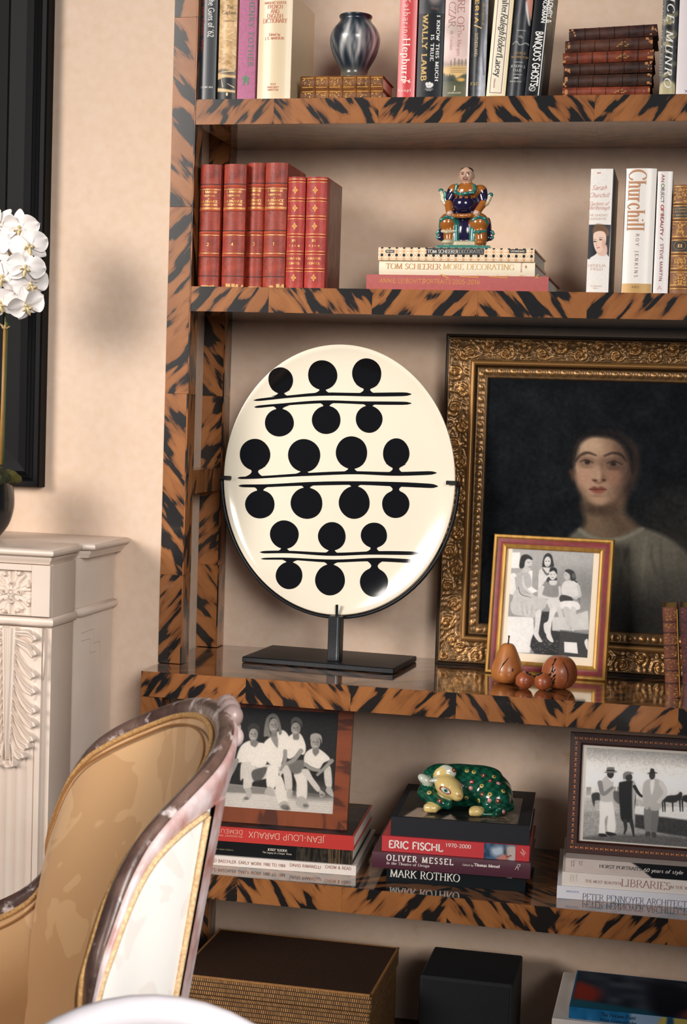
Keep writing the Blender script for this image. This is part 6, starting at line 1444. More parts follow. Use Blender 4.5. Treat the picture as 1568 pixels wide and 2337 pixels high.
for cx, cy, kd in ((715, 372, 'r'), (800, 374, 'y'), (848, 383, 'y'), (928, 408, 'r'), (1012, 420, 'y'), (838, 456, 'r'), (968, 450, 'r'), (1043, 467, 'p'), (908, 487, 'y'), (1086, 530, 'y'), (770, 480, 'p'), (818, 530, 'p'), (903, 553, 'r'), (968, 553, 'y'), (876, 615, 'y'), (958, 615, 'p'), (1037, 620, 'r'), (788, 602, 'y'), (608, 600, 'r'), (522, 535, 'y'), (538, 425, 'y'), (1092, 692, 'p')):
    u, v = 820+cx/3.2667, 1640+cy/3.2667; near = np.hypot(Pu-u, Pv-v) < 5
    if not near.any(): continue
    ids = np.where(near)[0]; i = ids[zz_[ids].argmin()]
    nv = Vector(nrm[i].tolist()).normalized(); q = nv.to_track_quat('Z', 'Y').to_matrix().to_4x4(); M = Matrix.Translation(CV[i].tolist()) @ q
    o = MB(); n = 16; ring = [(.0047*(1+.14*math.cos(8*2*math.pi*k/n+.001)), 2*math.pi*k/n) for k in range(n)]
    V = [(r_*math.cos(a), r_*math.sin(a), -.0003) for r_, a in ring]+[(r_*.8*math.cos(a), r_*.8*math.sin(a), .0007) for r_, a in ring]+[(0, 0, .0009)]
    o.add(V, [(k, (k+1) % n, (k+1) % n+n, k+n) for k in range(n)]+[(k+n, (k+1) % n+n, 2*n) for k in range(n)], M)
    fl_ = o.build('painted_flower', PETAL[kd], ct, smooth=True)
    c2 = MB().lathe([(.0019, .0004), (.0016, .0012), (.0003, .0015)], 10, M); c2.build('flower_centre', PETAL['k' if kd == 'y' else 'c'], fl_, smooth=True)

G3 = 'art books under the riders photograph'
z = Z4+.0003; XE = 1650
b = lowbook("white art book with large blue-black serif capitals, bottom of the rightmost low stack", 1271, XE, 2030, 2060, z, .27, paper((230, 230, 236)), T=.0245, group=G3, dy=-.001)
b.text("PETER PENNOYER ARCHITECTS", 1452, 2055, 232, 13.5, (56, 62, 90), 'thinserif'); b.text("WALKER", 1307, 2032, 28, 4, (150, 170, 206), 'serif')
z += b.H+.0003
b = lowbook("white art book with tall rose-brown serif capitals, middle of the rightmost low stack", 1283, XE, 1996, 2026, z, .26, paper((236, 226, 216)), T=.0265, group=G3, dy=.002)
b.text("THE MOST BEAUTIFUL", 1378, 2012, 80, 6, (176, 138, 130), 'serif'); b.text("LIBRARIES", 1474, 2018.5, 106, 16, (160, 100, 92), 'thinserif'); b.text("IN THE WORLD", 1562, 2028, 62, 6, (176, 138, 130), 'serif')
for x in (1303, 1309, 1316): b.text("RIZZOLI", x, 2001, 16, 2.4, (200, 180, 170), 'serif', -90)
z += b.H+.0003
b = lowbook("grey and black jacketed art book under the riders photograph, top of its stack", 1291, XE, 1962, 1992, z, .25, paper((206, 192, 184)), T=.0265, group=G3, dy=.004)
im = Img(int(b.W*900), int(b.H*900), base=(208, 194, 186)).noise(8, 20, 2); q = im.w/(XE-1291.)
im.poly([(150*q, -1), (172*q, im.h*.35), (205*q, im.h+2), (im.w+2, im.h+2), (im.w+2, -2)], (22, 24, 28), 1.5, smooth=False)
b.art(im, 0, 1, 'printed_jacket')
b.text("HORST PORTRAITS", 1415.5, 1979, 90, 7.2, (40, 40, 44), 'serif', y0=-.0007); b.text("60 years of style", 1513, 1989, 84, 8, (226, 222, 216), 'serif', slant=.25, y0=-.0007)
for x, l in ((1305, 12), (1310, 14), (1323, 10), (1328, 10)): b.text("BULFINCH"[:l//2], x, 1968, l, 2.2, (90, 84, 82), 'serif', -90, y0=-.0007)
SZ3 = z+b.H+.0006
f3 = thing('framed_photograph', 'inlaid dark framed photograph of three people in hats with horses by water', 'picture frame', (.9435, .0, SZ3), (R(-9), 0, R(3.0)))
w3, h3, fw3 = .300, .2330, .024
INL = mat('dark_inlaid_wood', rgb(62, 30, 22), .35, coat=.3, noise=(60, .6))
moulding('frame_moulding', f3, w3, h3, [(0, .016), (0, .001), (.001, 0), (fw3-.004, .0006), (fw3, .004), (fw3, .016)], INL)
IV = mat('pale_inlay', rgb(192, 116, 62), .4); tri = None
def inlay(x, z_, ang):
    global tri
    if tri is None:
        tri = MB().add([(.003, 0, .0024), (.003, 0, -.0024), (-.0022, 0, 0), (-.0006, 0, 0)], [(0, 2, 1)]).add([(-.0022, 0, -.003), (-.0022, 0, .003), (-.0030, 0, .003), (-.0030, 0, -.003)], [(0, 1, 2, 3)]).build('inlay_wedge', IV, f3, fix=False); o = tri
    else: o = tri.copy(); LINK(o); o.parent = f3
    o.location = (x, -.0002, z_); o.rotation_euler = (0, R(ang), 0)
nx_, nz_ = int(w3/.0098), int((h3-.02)/.0098)
for i in range(nx_):
    x = -w3/2+.011+i*(w3-.022)/(nx_-1)
    inlay(x, .0115, 180); inlay(x, h3-.0115, 180)
for i in range(1, nz_-1):
    zq = .011+i*(h3-.022)/(nz_-1); inlay(-w3/2+.0115, zq, -90); inlay(w3/2-.0115, zq, -90)
iw3, ih3 = w3-2*fw3, h3-2*fw3
pane('mount', f3, iw3+.002, ih3+.002, fw3-.001, .0075, mat('white_mount', rgb(236, 228, 218), .85))
im = Img(250, int(250*(ih3-.01)/(iw3-.012)), src=[(540, 425), (1790, 510), (1755, 1480), (478, 1350)], base=(190, 184, 180))
D_, E_, G_ = im.poly, im.ell, im.line
im.vgrad([(150, 150, 150), (206, 200, 194), (220, 214, 206), (200, 196, 190), (150, 150, 148), (120, 122, 122), (110, 112, 112)])
D_([(490, 940), (1100, 960), (1100, 1110), (490, 1080)], (170, 168, 164), 20, smooth=False); D_([(480, 1060), (1100, 1110), (1600, 1200), (1800, 1500), (470, 1360)], (150, 150, 148), 20, smooth=False)
im.noise(8, 3, 4)
D_([(1000, 1020), (1800, 1040), (1800, 1220), (1000, 1110)], (206, 204, 200), 8, smooth=False); D_([(1000, 1105), (1300, 1140), (1800, 1215), (1800, 1400), (1300, 1310), (1000, 1240)], (62, 68, 72), 10, smooth=False)
D_([(470, 1330), (800, 1310), (1300, 1330), (1800, 1420), (1800, 1500), (470, 1380)], (96, 100, 102), 16); im.noise(9, 2.5, 9)
for x in (530, 545, 560, 800, 830): G_([(x, 900), (x+6, 830)], (8, 20), (120, 120, 118), 10, .7)
# horses
D_([(580, 890), (650, 880), (660, 950), (610, 960), (600, 1020), (580, 960)], (66, 68, 70), 6); D_([(780, 870), (860, 880), (870, 1000), (800, 960)], (100, 100, 100), 8)
D_([(1290, 960), (1330, 920), (1420, 910), (1460, 880), (1480, 900), (1470, 960), (1440, 970), (1400, 990), (1300, 980)], (52, 54, 58), 6); D_([(1490, 920), (1620, 910), (1760, 930), (1790, 1010), (1640, 1000), (1500, 980)], (46, 48, 52), 6)
for x in (1278, 1300, 1380, 1455, 1480, 1560, 1700): G_([(x, 960), (x+4, 1080)], (20, 10), (52, 54, 58), 5)
# man in a light jacket
D_([(660, 960), (770, 960), (800, 1120), (800, 1280), (720, 1270), (730, 1120), (700, 1160), (700, 1300), (640, 1295), (650, 1120)], (206, 202, 196), 6); D_([(648, 790), (690, 740), (730, 710), (790, 740), (790, 860), (775, 965), (665, 960), (660, 860)], (176, 174, 170), 6); G_([(660, 780), (690, 890), (780, 830)], (50, 40, 30), (130, 130, 128), 6)
E_(765, 690, 34, 44, (60, 54, 52), 6); D_([(705, 675), (730, 660), (735, 625), (800, 625), (805, 655), (832, 668), (770, 684)], (110, 112, 112), 5); G_([(730, 655), (804, 655)], 12, (40, 42, 46), 4); D_([(735, 720), (770, 740), (790, 730), (780, 770)], (226, 222, 216), 5)
for p in ([(640, 1296), (700, 1300), (715, 1325), (645, 1325)], [(705, 1282), (760, 1285), (815, 1310), (740, 1320)]): D_(p, (46, 50, 54), 5)
# woman in dark dress
D_([(845, 800), (880, 770), (980, 760), (1010, 820), (1010, 960), (990, 1080), (980, 1170), (870, 1170), (850, 1000)], (42, 46, 52), 6); D_([(980, 780), (1020, 830), (1000, 980), (995, 1165), (975, 1165)], (170, 168, 164), 8); G_([(1000, 820), (1040, 890), (1070, 920)], (34, 24), (48, 50, 56), 5)
E_(945, 725, 36, 40, (70, 62, 60), 6); D_([(890, 740), (888, 700), (900, 680), (930, 666), (965, 672), (992, 686), (960, 694), (920, 710), (905, 748)], (120, 120, 120), 5); G_([(900, 1170), (905, 1250), (890, 1300)], (40, 18), (64, 62, 64), 5); G_([(960, 1170), (975, 1250), (985, 1330)], (40, 18), (58, 58, 62), 5)
# man in a suit
D_([(1095, 1040), (1165, 1050), (1160, 1290), (1100, 1280)], (120, 122, 124), 5); D_([(1170, 1050), (1240, 1050), (1215, 1300), (1165, 1290)], (112, 114, 116), 5)
D_([(1080, 880), (1095, 780), (1150, 745), (1230, 745), (1290, 790), (1325, 860), (1280, 960), (1250, 1060), (1160, 1060), (1150, 970), (1140, 1045), (1100, 1040)], (172, 168, 162), 6); D_([(1160, 770), (1200, 750), (1190, 860), (1165, 900)], (206, 202, 196), 6)
G_([(1270, 790), (1310, 890), (1240, 980)], (50, 40, 34), (190, 186, 180), 6); E_(1178, 705, 30, 44, (70, 62, 58), 6); D_([(1128, 690), (1155, 675), (1165, 640), (1195, 645), (1205, 672), (1232, 684), (1180, 692)], (50, 52, 56), 5)
for p in ([(1110, 1290), (1150, 1290), (1150, 1330), (1100, 1330)], [(1165, 1295), (1205, 1300), (1210, 1345), (1170, 1340)]): D_(p, (76, 76, 78), 5)
im.mono((1, .985, .965)); im.a = np.clip((im.a-.42)*1.35+.50, 0.05, 1)
im.sheet('photograph', (-iw3/2+.0075, .0070, fw3+ih3-.005), (iw3-.012, 0, 0), (0, 0, -ih3+.008), PRINT, f3)
pane('glass', f3, iw3+.001, ih3+.001, fw3-.0005, .0055, GLASS)
MB().add([(-.03, .0165, h3*.8), (.03, .0165, h3*.8), (.03, .085, .0155), (-.03, .085, .0155)], [(0, 1, 2, 3)]).build('easel_strut', mat('backing_board', rgb(70, 54, 40), .8), f3)

# ---------------------------------------------------------------- beneath the lowest shelf
def woven():
    m_ = mat('woven_rattan', rgb(150, 104, 60), .6); nt = m_.node_tree; b = nt.nodes['Principled BSDF']; N = nt.nodes.new; L = nt.links.new
    uv = N('ShaderNodeUVMap'); uv.uv_map = 'UVMap'
    br = N('ShaderNodeTexBrick'); br.inputs['Scale'].default_value = 1; br.inputs['Brick Width'].default_value = .0042; br.inputs['Row Height'].default_value = .0088; br.inputs['Mortar Size'].default_value = .0009; br.inputs['Mortar Smooth'].default_value = .6
    br.inputs['Color1'].default_value = (*rgb(186, 136, 80), 1); br.inputs['Color2'].default_value = (*rgb(150, 104, 58), 1); br.inputs['Mortar'].default_value = (*rgb(38, 28, 20), 1)
    L(uv.outputs[0], br.inputs['Vector']); L(br.outputs['Color'], b.inputs['Base Color'])
    bp = N('ShaderNodeBump'); bp.inputs['Strength'].default_value = .8; bp.inputs['Distance'].default_value = .002; bp.invert = True; L(br.outputs['Fac'], bp.inputs['Height']); L(bp.outputs[0], b.inputs['Normal'])
    return m_
WOV = woven()
rb = thing('rattan_box', 'lidded box of woven brown rattan standing under the lowest shelf', 'box', (.246, .018, 0))
uvb = lambda p: (p.x+p.y, p.z)
uvt = lambda p: (p.x*.8, p.y*.8)
bw, bd, bh = .394, .29, .204
MB().box(-bw/2+.003, bw/2-.003, -bd/2+.003, bd/2-.003, 0, bh-.040, .003).build('body', WOV, rb, uvf=uvb)
MB().box(-bw/2, bw/2, -bd/2, bd/2, bh-.038, bh-.0022, .003).build('lid', WOV, rb, uvf=uvb)
MB().box(-bw/2+.004, bw/2-.004, -bd/2+.004, bd/2-.004, bh-.0022, bh, .001).build('lid_top', mat('dark_lid_weave', rgb(74, 50, 36), .55, noise=(240, .8), col2=rgb(38, 27, 22)), rb)
mb = MB()
for x0, x1, y0, y1 in ((-bw/2, bw/2, -bd/2, -bd/2+.004), (-bw/2, bw/2, bd/2-.004, bd/2), (-bw/2, -bw/2+.004, -bd/2, bd/2), (bw/2-.004, bw/2, -bd/2, bd/2)): mb.box(x0-.0006, x1+.0006, y0-.0006, y1+.0006, bh-.004, bh+.0006, .001)
mb.build('lid_rim', mat('rattan_rim', rgb(176, 124, 70), .55, noise=(260, .8)), rb)
bk_ = thing('black_box', 'plain matte black cabinet standing in the shade right of the rattan box', 'box', (.605, .115, 0))
MB().box(-.0935, .0935, -.092, .092, .012, .2, .003).build('case', mat('matte_black_case', rgb(26, 29, 34), .6, noise=(150, .3)), bk_)
for sx in (-1, 1):
    for sy in (-1, 1): MB().lathe([(.011, 0), (.012, .004), (.012, .0125)], 14, Matrix.Translation((sx*.075, sy*.075, 0))).build('foot', mat('rubber_foot', rgb(20, 20, 22), .8), bk_)
MB().box(-.088, .088, -.0935, -.0925, .02, .194, .0005).build('front_grille', mat('black_grille', rgb(18, 20, 24), .85, bump=(900, .6)), bk_)
wb_ = thing('white_box', 'white lidded box under the lowest shelf holding up a colourful art book', 'box', (1.0, .035, 0))
MB().box(-.212, .212, -.105, .16, .0, .135, .002).build('body', paper((236, 226, 216)), wb_); MB().box(-.215, .215, -.108, .163, .1355, .178, .002).build('lid', paper((240, 230, 220)), wb_)
b = Book("art book with blue and yellow painted spine lying on the white box", 'flat', 1298, 1660, 2309, 2337, -.062, .1785, .21, paper((30, 110, 156)), None, T=.0225, pages=PAGESW)
im = Img(240, 20, base=(30, 108, 158)).noise(16, 8, 2)
im.poly([(94, -2), (142, -2), (138, 22), (92, 22)], (150, 178, 206), 3, smooth=False); im.poly([(142, -2), (205, -2), (212, 22), (132, 22)], (206, 184, 92), 3, smooth=False); im.poly([(150, -2), (158, -2), (160, 22), (150, 22)], (36, 84, 120), 2); im.poly([(188, 4), (196, 0), (192, 22), (184, 22)], (36, 84, 120), 2); im.poly([(205, -2), (242, -2), (242, 22), (210, 22)], (206, 150, 144), 4)
b.art(im, 0, 1, 'spine_picture')
b.text("The Heroine Paint", 1411, 2319, 74, 8, (24, 40, 70), 'serif', y0=-.0007); b.text("After Frankenthaler", 1411, 2331, 78, 7, (24, 40, 70), 'serif', y0=-.0007)
im = Img(180, 120, base=(60, 70, 84)).noise(26, 16, 3); im.poly([(0, 40), (30, 60), (26, 100), (0, 104)], (170, 60, 50), 8); im.poly([(0, 96), (60, 104), (120, 112), (120, 122), (0, 122)], (40, 110, 130), 5); im.poly([(90, 20), (140, 30), (134, 112), (100, 120)], (24, 30, 44), 8); im.poly([(140, 90), (182, 80), (182, 122), (130, 122)], (170, 80, 76), 8)
im.sheet('front_cover_print', (-b.W/2+.003, .2065, b.H+.0003), (b.W-.006, 0, 0), (0, -.203, 0), JACKET, b.root)
# ---------------------------------------------------------------- marble chimneypiece on the left wall
def marble():
    m_ = mat('white_marble', rgb(220, 203, 188), .38, noise=(6, .45), col2=rgb(196, 174, 156), coat=.12)
    return m_
MAR = marble()
ZM = 1.0539; XS = -.1385
mt = thing('chimneypiece', 'carved white marble chimneypiece with a leaf-carved pilaster, left of the bookcase', 'mantelpiece', (-.6, .004, 0))
def mloc(x, y, z): return (x+.6, y-.004, z)
def slab(name, pts, z0, z1, rnd, parent=mt):
    """flat stone with a rounded (torus) edge: plan outline pushed outwards by rnd"""
    n = len(pts); P = np.array(pts, float); d0 = np.roll(P, -1, 0)-P; d0 /= np.linalg.norm(d0, axis=1, keepdims=True); nn = np.stack([d0[:, 1], -d0[:, 0]], 1)
    nv = nn+np.roll(nn, 1, 0); nv /= np.maximum((nv*nn).sum(1, keepdims=True), .3)
    V = []; F = []
    for (o, z) in rnd:
        for p, q in zip(P, nv): V.append(mloc(p[0]+q[0]*o, p[1]+q[1]*o, z0+(z1-z0)*z))
    m_ = len(rnd)
    for i in range(m_-1):
        for k in range(n): F.append((i*n+k, i*n+(k+1) % n, (i+1)*n+(k+1) % n, (i+1)*n+k))
    F += [tuple(range(n-1, -1, -1)), tuple((m_-1)*n+k for k in range(n))]
    return MB().add(V, F).build(name, MAR, parent, smooth=True, sharp=50)
def arc(xc, yc, r, a0, a1, n=6): return [(xc+r*math.cos(R(a)), yc+r*math.sin(R(a))) for a in np.linspace(a0, a1, n)]
def plan(x1, yf, xr, notch=.018):
    """from the wall, round the front block, back to the wall (counter-clockwise seen from above, outward to the right of travel)"""
    return [(-1.4, -.002), (-1.4, yf), (x1, yf), (x1, -.235)]+arc(x1-.002, -.222, .013, -80, 60, 5)[:0]+[(x1-notch, -.222), (x1-notch, -.196), (xr, -.188), (xr, -.002)]
torus = [(-.004, 0), (.002, .12), (.0045, .35), (.005, .5), (.0045, .68), (.002, .9), (-.003, 1)]
slab('mantel_shelf', plan(-.1345, -.362, -.122, .010), ZM-.0150, ZM, torus)
slab('cavetto', plan(-.1400, -.355, -.130, .010), ZM-.0290, ZM-.0152, [(-.003, 0), (-.002, .2), (.001, .5), (.0035, .85), (.004, 1)])
slab('frieze_block', plan(XS-.0003, -.345, -.148, .012), .9275, ZM-.0292, [(0, 0), (0, 1)])
slab('torus_moulding', plan(XS, -.347, -.145, .012), .9075, .9273, torus)
slab('jamb', plan(XS-.003, -.338, -.150, .012), .0, .9073, [(0, 0), (0, 1)])
cx_ = at(30, 1350, Y=-.345)[0]
# rosette panel
zc_ = at(30, 1350, Y=-.345)[2]; hs = .041
hm = Img(120, 120, base=(0, 0, 0))
for k in range(8):
    a = 2*math.pi*k/8+math.pi/8; L_ = 56 if k % 2 == 0 else 52
    for d, wd, v in ((0, 15, 120), (-.18, 12, 100), (.18, 12, 100)):
        hm.line([(60+8*math.cos(a), 60+8*math.sin(a)), (60+34*math.cos(a+d*.7), 60+34*math.sin(a+d*.7)), (60+L_*math.cos(a+d*1.25), 60+L_*math.sin(a+d*1.25))], (5, wd, wd*.8), (v,)*3, 4)
    hm.line([(60+10*math.cos(a), 60+10*math.sin(a)), (60+50*math.cos(a), 60+50*math.sin(a))], (2, 3), (70,)*3, 2)
    hm.ell(60+L_*math.cos(a), 60+L_*math.sin(a), 6, 6, (210,)*3, 4)
for k in range(4):
    a = 2*math.pi*k/4; hm.line([(60+9*math.cos(a), 60+9*math.sin(a)), (60+24*math.cos(a), 60+24*math.sin(a))], (9, 14), (200,)*3, 4); hm.ell(60+22*math.cos(a), 60+22*math.sin(a), 4, 4, (60,)*3, 2)
    a += math.pi/4; hm.line([(60+9*math.cos(a), 60+9*math.sin(a)), (60+26*math.cos(a), 60+26*math.sin(a))], (8, 10), (150,)*3, 4)
hm.ell(60, 60, 11, 11, (235,)*3, 5)
for k in range(7): hm.ell(60+6*math.cos(k*.9), 60+6*math.sin(k*.9), 2, 2, (150,)*3, 1.5)
def relief(name, img, x0, x1, z0, z1, y, depth, m_, parent, mask=False):
    h = img.a[..., 0]; V = np.stack([x0+(x1-x0)*img.xx/(img.w-1), y-depth*h, z1-(z1-z0)*img.yy/(img.h-1)], -1).reshape(-1, 3)+np.array([.6, -.004, 0])
    i = np.arange(img.w*img.h).reshape(img.h, img.w); F = np.stack([i[:-1, :-1], i[1:, :-1], i[1:, 1:], i[:-1, 1:]], -1)
    if mask:
        k = (h[:-1, :-1]+h[1:, :-1]+h[1:, 1:]+h[:-1, 1:]) > .04; F = F[k]
    return np_mesh(name, V, F.reshape(-1, 4), m_, parent, smooth=True)
# sunk panel: four raised borders round the rosette
bx = lambda x0, x1, z0, z1, y0, y1, nm: MB().box(*[v for p in zip(mloc(x0, y0, z0), mloc(x1, y1, z1)) for v in p], .0008).build(nm, MAR, mt)
fx1 = XS-.0005; fx0_ = 2*cx_-fx1
for x0, x1, z0, z1 in ((fx0_, cx_-hs, .9285, 1.0235), (cx_+hs, fx1, .9285, 1.0235), (cx_-hs, cx_+hs, .9285, zc_-hs), (cx_-hs, cx_+hs, zc_+hs, 1.0235)): bx(x0, x1, z0, z1, -.357, -.3452, 'panel_border')
relief('carved_rosette', hm, cx_-hs, cx_+hs, zc_-hs, zc_+hs, -.3458, .013, MAR, mt)
# acanthus leaf and fluted pilaster
pw = .061
prof = []; nf = 5
for i in range(nf*8+1):
    u = -1+2*i/(nf*8); prof.append((cx_+u*.050, -.3415-.006*abs(math.sin(math.pi*(u+1)*nf/2))**.7))
V = []; F = []
pp_ = [(cx_-pw, -.3375), (cx_-pw, -.350), (cx_-.0505, -.350)]+prof+[(cx_+.0505, -.350), (cx_+pw, -.350), (cx_+pw, -.3375)]
for z in (.02, .9065):
    for x, y in pp_: V.append(mloc(x, y, z))
n = len(pp_); F = [(k, (k+1), (k+1)+n, k+n) for k in range(n-1)]+[tuple(range(n-1, -1, -1)), tuple(range(n, 2*n))]
MB().add(V, F).build('fluted_pilaster', MAR, mt, smooth=True, sharp=30)
lf = Img(150, 300, base=(0, 0, 0)); S_ = lambda x, y: (75+(x-65)*.355, (y-820)*.318)
q = [(65, 815), (150, 822), (235, 830), (262, 880), (240, 930), (266, 990), (236, 1040), (256, 1130), (240, 1180), (258, 1240), (246, 1300), (266, 1365), (244, 1410), (262, 1460), (240, 1500), (252, 1560), (214, 1570), (222, 1612), (186, 1630), (192, 1680), (150, 1690), (112, 1748)]
o_ = [S_(*p) for p in q]; lf.poly(o_+[(150-x, y) for x, y in o_[::-1]], (70,)*3, 5, smooth=False)
for sx in (1, -1):
    for (a, b, c, d, e, f_) in ((90, 850, 190, 850, 250, 885), (95, 890, 180, 920, 252, 985), (92, 960, 160, 1060, 246, 1132), (95, 1080, 165, 1180, 250, 1238), (96, 1180, 170, 1300, 256, 1366), (96, 1290, 170, 1390, 254, 1460), (95, 1390, 165, 1490, 244, 1558), (92, 1470, 140, 1560, 212, 1608), (88, 1550, 120, 1630, 182, 1676), (80, 1600, 90, 1690, 108, 1740)):
        for k, off in enumerate((0, 26, 50)):
            P = [S_(a, b+off*.5), S_(c, d+off*.85), S_(e-off*.7, f_-4+off*.5)]
            if sx < 0: P = [(150-x, y) for x, y in P]
            lf.line(P, (5, 11, 9-k), ((215, 165, 125)[k],)*3, 3)
        P = [S_(a, b-14), S_(c, d-22), S_(e-18, f_-26)]
        if sx < 0: P = [(150-x, y) for x, y in P]
        lf.line(P, (2, 4, 2), (30,)*3, 2, .8); t_ = S_(e, f_)
        lf.ell(t_[0] if sx > 0 else 150-t_[0], t_[1], 4.5, 4, (240,)*3, 3)
        for j, w_ in enumerate((12, 36)): P = [S_(65+sx*0+(w_), 815), S_(65+w_*.8, 1100), S_(65+w_*.5, 1500), S_(65+w_*.2, 1680)]; P = P if sx > 0 else [(150-x, y) for x, y in P]; lf.line(P, (7, 6, 4), (235 if j == 0 else 190,)*3, 2.5)
lf.line([S_(65, 815), S_(65, 1700)], (6, 4), (255,)*3, 3)
zl1 = .9062; zl0 = at(30, 1752, Y=-.355)[2]
relief('carved_acanthus', lf, cx_-.0605, cx_+.0605, zl0, zl1, -.348, .019, MAR, mt, mask=True)
# long drop on the pilaster's edge and the stepped lines on the return
dz0, dz1 = at(100, 1550, Y=-.345)[2], at(105, 1465, Y=-.345)[2]
MB().tube([mloc(XS-.0125, -.3503, dz1), mloc(XS-.0115, -.3515, (dz0+dz1)/2), mloc(XS-.013, -.3503, dz0)], (.0012, .0028, .0016), 8).build('carved_drop', MAR, mt, smooth=True)
def fret(pts):
    P = [at(x/3.245, 1180+y/3.245, X=-.1502) for x, y in pts]
    mb = MB()
    for a, b in zip(P[:-1], P[1:]): mb.tube([mloc(-.1502, a[1], a[2]), mloc(-.1502, b[1], b[2])], .0007, 4)
    mb.build('engraved_line', mat('marble_groove', rgb(178, 150, 124), .8), mt)
fret([(600, 862), (690, 828), (690, 935), (742, 920), (737, 1055)]); fret([(600, 920), (668, 900), (668, 1005), (706, 994)])

# ---------------------------------------------------------------- black framed panel on the wall
BLK = mat('ebonised_frame', rgb(9, 9, 11), .5, spec=.12)
bxr = -.3065; bz0 = at(97, 1113, Y=-.03)[2]
bf = thing('black_picture_frame', 'large black reeded frame hanging on the wall above the marble chimneypiece', 'picture frame', (bxr-.55, .0035, bz0))
moulding('frame_moulding', bf, 1.1, 1.35, [(0, 0), (0, -.030), (.003, -.034), (.012, -.034), (.016, -.030), (.020, -.033), (.024, -.030), (.028, -.033), (.032, -.029), (.050, -.024), (.086, -.022), (.094, -.014), (.094, 0)], BLK)
pane('dark_panel', bf, .92, 1.17, .09, -.012, mat('dark_mirror_panel', rgb(10, 13, 12), .6, spec=.15))  # flat near-black stands in for the mirror's reflection of a dark room

# ---------------------------------------------------------------- orchid
po = at(-35, 1150, Y=-.19); ox, oy = po[0], -.19
orc = thing('potted_orchid', 'white moth orchid in a black egg-shaped pot standing on the chimneypiece', 'plant', (ox, oy, ZM+.0003))
pz = .0008
PP = crom([(.4, 0), (24, 0), (36, 8), (52, 32), (60, 60), (61, 85), (58, 106), (54, 118), (51, 118), (50, 108), (.4, 104)], 4)
MB().lathe([(r_*.00094, z*.00094) for r_, z in PP], 40, cap=False).build('pot', mat('black_pot', rgb(16, 17, 18), .3, coat=.4), orc, smooth=True)
r = random.Random(4); ms = []
for k in range(60):
    a = r.uniform(0, 6.28); q = math.sqrt(r.random())*.062; ms.append(('e', (q*math.cos(a), q*math.sin(a), .108+.030*(1-(q/.066)**2)+r.uniform(0, .006)), (.011, .011, .009), None, r.choice([(58, 60, 22), (86, 82, 30), (42, 46, 20)])))
ms.append(('e', (0, 0, .112), (.052, .052, .03), None, (60, 60, 24)))
sculpt('moss', ms, .0025, .004, attr_mat('moss', .95, bump=(500, 1.0)), orc)
def oloc(px, py, Y): p = at(px, py, Y=Y); return Vector((p[0]-ox, p[1]-oy, p[2]-ZM-.0003))
s0, s1 = oloc(1, 1060, -.19), oloc(11, 742, -.19)
MB().tube([s0, s0.lerp(s1, .5)+Vector((.0006, 0, 0)), s1], (.0036, .0033, .003), 10).build('bamboo_stake', mat('bamboo', rgb(176, 132, 72), .5, noise=(30, .6)), orc, smooth=True)
s2 = [oloc(13, 756, -.186), oloc(14, 700, -.18), oloc(30, 630, -.17), oloc(44, 560, -.165), oloc(20, 505, -.165), oloc(-40, 480, -.17)]
SG = mat('orchid_stem', rgb(74, 92, 36), .5)
MB().tube([tuple(v) for v in crom([tuple(v) for v in [s0+Vector((.002, .0065, 0)), s1+Vector((.002, .006, -.01))]+s2], 5)], .0021, 8).build('flower_stem', SG, orc, smooth=True)
tie = MB()
for k in range(5): tie.tube([s1+Vector((.003*math.cos(k*1.3), .003*math.sin(k*1.3), -.006)), s1+Vector((.011*math.cos(k*1.3), .011*math.sin(k*1.3), -.002+.002*k))], (.002, .0004), 5)
tie.build('stem_tie', mat('raffia_tie', rgb(206, 176, 120), .8), orc)
PET = mat('orchid_petal', rgb(246, 240, 236), .55, sheen=.2, noise=(60, .1), col2=rgb(236, 226, 222)); LIP = mat('orchid_lip', rgb(232, 218, 180), .5, noise=(120, .8), col2=rgb(206, 176, 90))
def petal(wd, ln, cup, wave, seed):
    n, m_ = 13, 11; V = []; rr = random.Random(seed); p1, p2 = rr.random()*6, rr.random()*6
    for i in range(n):
        t = i/(n-1); w_ = wd*max(.02, math.sin(math.pi*min(1, .06+t*.94))**.55)*(.55+.45*min(1, t*2.2)) if wd > ln*.5 else wd*max(.02, math.sin(math.pi*(.08+.9*t))**.8)
        for j in range(m_):
            u = -1+2*j/(m_-1); x = w_*u; y = ln*t
            V.append((x, y, cup*(u*u)*.5*w_/wd-cup*1.2*t*t+wave*math.sin(3*t+p1+2*u)*abs(u)+.0016*math.exp(-(u/.12)**2)))
    i = np.arange(n*m_).reshape(n, m_)
    return V, np.stack([i[:-1, :-1], i[:-1, 1:], i[1:, 1:], i[1:, :-1]], -1).reshape(-1, 4)
pm = {}
def petal_obj(kind, parent, M):
    if kind not in pm:
        V, F = petal(*{'petal': (.0215, .0385, .008, .004, 1), 'petal_b': (.0225, .037, .005, .005, 5), 'sepal': (.0125, .036, .006, .002, 2)}[kind])
        o = np_mesh(kind.split('_')[0], V, F, PET, parent, smooth=True); pm[kind] = o.data
    else:
        o = bpy.data.objects.new(kind.split('_')[0], pm[kind]); LINK(o); o.parent = parent
    o.matrix_local = M
FLW = [(46, 520, -.215, -8, 12, 0), (66, 562, -.235, 14, -8, 14), (58, 610, -.245, 18, 4, -8), (70, 648, -.225, 30, 26, 20), (8, 632, -.235, -14, 10, -12), (60, 696, -.225, 22, 30, 24), (4, 690, -.215, -20, 22, 8), (0, 512, -.205, -22, -14, -16), (-14, 566, -.24, -10, -4, 8), (-40, 600, -.22, -20, 0, 0), (-44, 660, -.21, -26, 10, 0), (24, 584, -.21, 4, -16, 30)]
